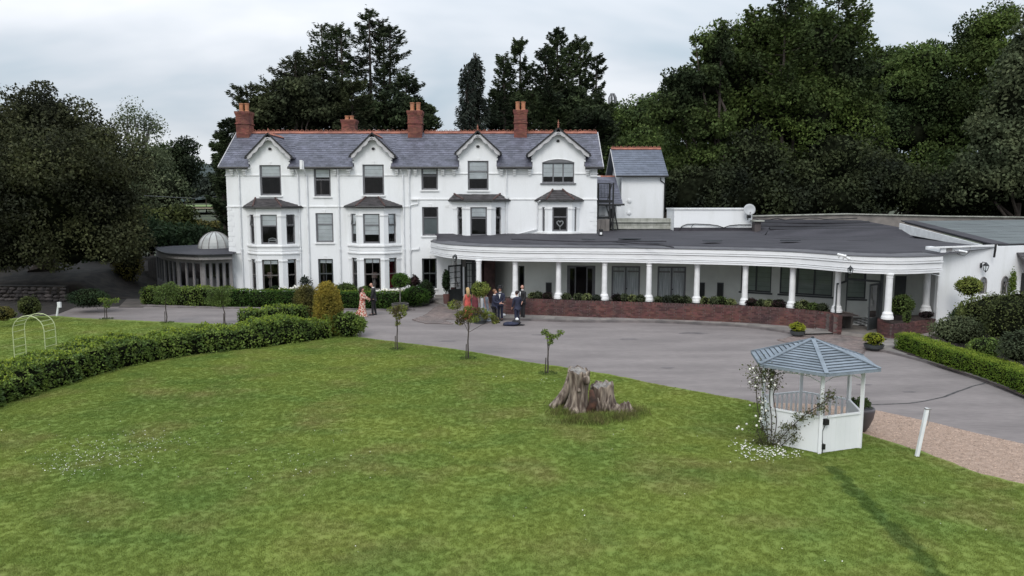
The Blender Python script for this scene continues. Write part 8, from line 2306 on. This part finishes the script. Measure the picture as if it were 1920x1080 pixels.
        m_ = MB(); m_.lathe([(.068 * k, 0), (.066 * k, .04 * k)], Lc(0, .012, 1.485), 10); m_.build('collar', M['trim'], t)
    if hair:
        kind, hm_ = hair; m_ = MB(); c = Lc(0, -.01 + bow * .09, 1.68)
        if kind == 'short':
            b0 = 0; m_.ball((0, 0, 0), .105 * k, 12); m_.v = [tuple(c + Vector(v) + (-fwd * .012 + ZUP * .018) * k) for v in m_.v if True]
        elif kind == 'long':
            m_.ball((0, 0, 0), .112 * k, 12); m_.v = [tuple(c + Vector(v) + (-fwd * .016 + ZUP * .014) * k) for v in m_.v]
            m_.tube([Lc(0, -.06, 1.72), Lc(0, -.10, 1.6), Lc(0, -.12, 1.45), Lc(0, -.115, 1.26)], .09, 9, rr=[.09 * k, .105 * k, .10 * k, .05 * k])
        m_.build('hair', hm_, t, smooth=True)
    if outfit.get('hat'):
        m_ = MB(); m_.lathe([(.17 * k, 0), (.17 * k, .012), (.10 * k, .02), (.105 * k, .13 * k), (.05 * k, .14 * k)], Lc(0, bow * .09, 1.735), 14); m_.build('hat', outfit['hat'], t)
    return t
M['navy'] = mat('navy_suit', (.022, .026, .055), .8, var=.15, scale=6)
M['suit_black'] = mat('black_suit', (.016, .015, .018), .8, var=.15, scale=6)
M['coral'] = mat('coral_dress', (.52, .09, .07), .7, var=.15, scale=8)
M['maroon'] = mat('maroon_dress', (.16, .03, .04), .7, var=.15, scale=8)
M['paleblue'] = mat('pale_blue_dress', (.33, .37, .44), .7, var=.15, scale=8)
M['print'] = mat('printed_dress', (.62, .50, .42), .8, col2=(.40, .06, .03), scale=13, det=3, lo=.46, hi=.54)
M['hair_dk'] = mat('dark_brown_hair', (.030, .012, .009), .6, var=.3, scale=20)
M['hair_bl'] = mat('blonde_hair', (.50, .33, .15), .6, var=.2, scale=20)
M['hair_br'] = mat('light_brown_hair', (.20, .10, .05), .6, var=.2, scale=20)
gown = [(.03, .30, .30, .0), (.10, .27, .27, .0), (.5, .20, .19, .0), (.85, .19, .165, 0), (.98, .18, .15, 0), (1.10, .145, .125, 0), (1.25, .165, .145, .01), (1.36, .165, .13, 0), (1.42, .10, .08, 0)]
gown2 = [(z, rx * 1.02, ry * 1.02 + (.08 if z < .2 else 0), -.10 if z < .2 else -.03 if z < .6 else 0) for z, rx, ry, _ in gown]
down = ((.24, 0, 1.14), (.25, .05, .86)); downL = ((-.24, 0, 1.14), (-.25, .05, .86))
p = G(680, 594); person('woman with long dark hair in a long red and cream patterned dress', p, 75, 1.62, (((.2, .12, 1.16), (.10, .34, 1.12)), ((-.2, .12, 1.16), (-.08, .34, 1.10))), dict(dress=gown2, m=M['print'], sleeves=True), hair=('long', M['hair_dk']))
p = G(701, 591); person('balding man in a black suit bowing his head towards the woman', p, -90, 1.82, ((((.23, .0, 1.14)), (.24, .14, .88)), ((-.23, .02, 1.14), (-.22, .18, .9))), dict(m=M['suit_black'], shirt=False), legs=((.10, .06), (-.10, -.08)), bow=.9)
grp = None
p = G(877, 598); person('woman with long blonde hair in a coral dress, seen from behind', p, 200, 1.68, (((.22, -.02, 1.14), (.22, .08, .90)), ((-.22, .05, 1.14), (-.12, .2, 1.0))), dict(dress=gown, m=M['coral']), hair=('long', M['hair_bl']))
p = G(891, 592); person('person in a maroon dress half hidden by the ball-headed tree', p, 150, 1.66, (((.2, .05, 1.14), (.2, .1, .9)), ((-.2, .05, 1.14), (-.2, .1, .9))), dict(dress=gown, m=M['maroon']), hair=('long', M['hair_dk']))
p = G(911, 602); person('guest in pale blue standing behind the ball-headed tree', p, 60, 1.62, (((.2, .05, 1.14), (.2, .1, .9)), ((-.2, .05, 1.14), (-.2, .1, .9))), dict(dress=gown, m=M['paleblue']), hair=('short', M['hair_br']))
p = G(927, 606); person('man with light brown hair in a navy suit reaching out his hands', p, 70, 1.76, (((.2, .06, 1.13), (.10, .34, 1.06)), ((-.2, .06, 1.13), (-.10, .36, 1.08))), dict(m=M['navy'], tr=M['suit_black']), legs=((.10, .08), (-.10, -.04)), hair=('short', M['hair_br']), bow=.3)
p = G(938, 601); person('bearded man in a dark hat and navy suit with white shirt facing the drive', p, -10, 1.78, (((.22, .04, 1.12), (.10, .26, 1.0)), ((-.22, .04, 1.12), (-.08, .26, 1.02))), dict(m=M['navy'], shirt=True, hat=M['suit_black']), hair=('short', M['hair_dk']), bow=.5)
p = G(980, 599); person('tall bald man with beard in a black suit by the planter wall', p, -55, 1.88, (((.22, .02, 1.14), (.20, .16, .92)), ((-.22, .02, 1.14), (-.16, .2, .98))), dict(m=M['suit_black'], shirt=True))
p = G(969.5, 607.5); person('shorter man in a navy suit turning his back in front of the bald man', p, -150, 1.70, (((.23, .02, 1.13), (.22, .14, .9)), ((-.23, .02, 1.13), (-.22, .12, .88))), dict(m=M['navy']), hair=('short', M['hair_dk']), bow=.5)
# coats and hat heaped on the drive
c = G(962, 611); t = thing('coat_heap', 'dark coats and bag with a white object heaped on the drive', 'clothes', c)
m_ = MB(); blob(m_, (c.x - .1, c.y + .05, .09), (.40, .22, .11), 14, .22); m_.build('coat', M['navy'], t, smooth=True)
m_ = MB(); blob(m_, (c.x + .16, c.y + .16, .16), (.25, .16, .12), 12, .2); blob(m_, (c.x + .40, c.y + .05, .05), (.18, .1, .04), 10, .2); m_.build('bag', M['suit_black'], t, smooth=True)
m_ = MB(); m_.ball((c.x + .2, c.y + .2, .30), .09, 10); m_.build('cap', M['trim'], t)
c = G(944, 592, .12); m_ = MB(); m_.lathe([(.10, 0), (.13, .03), (.11, .09), (.04, .11)], c, 10); m_.build('white_hat', M['trim'], None, label='small white hat lying on the pavement by the planter wall', cat='hat')
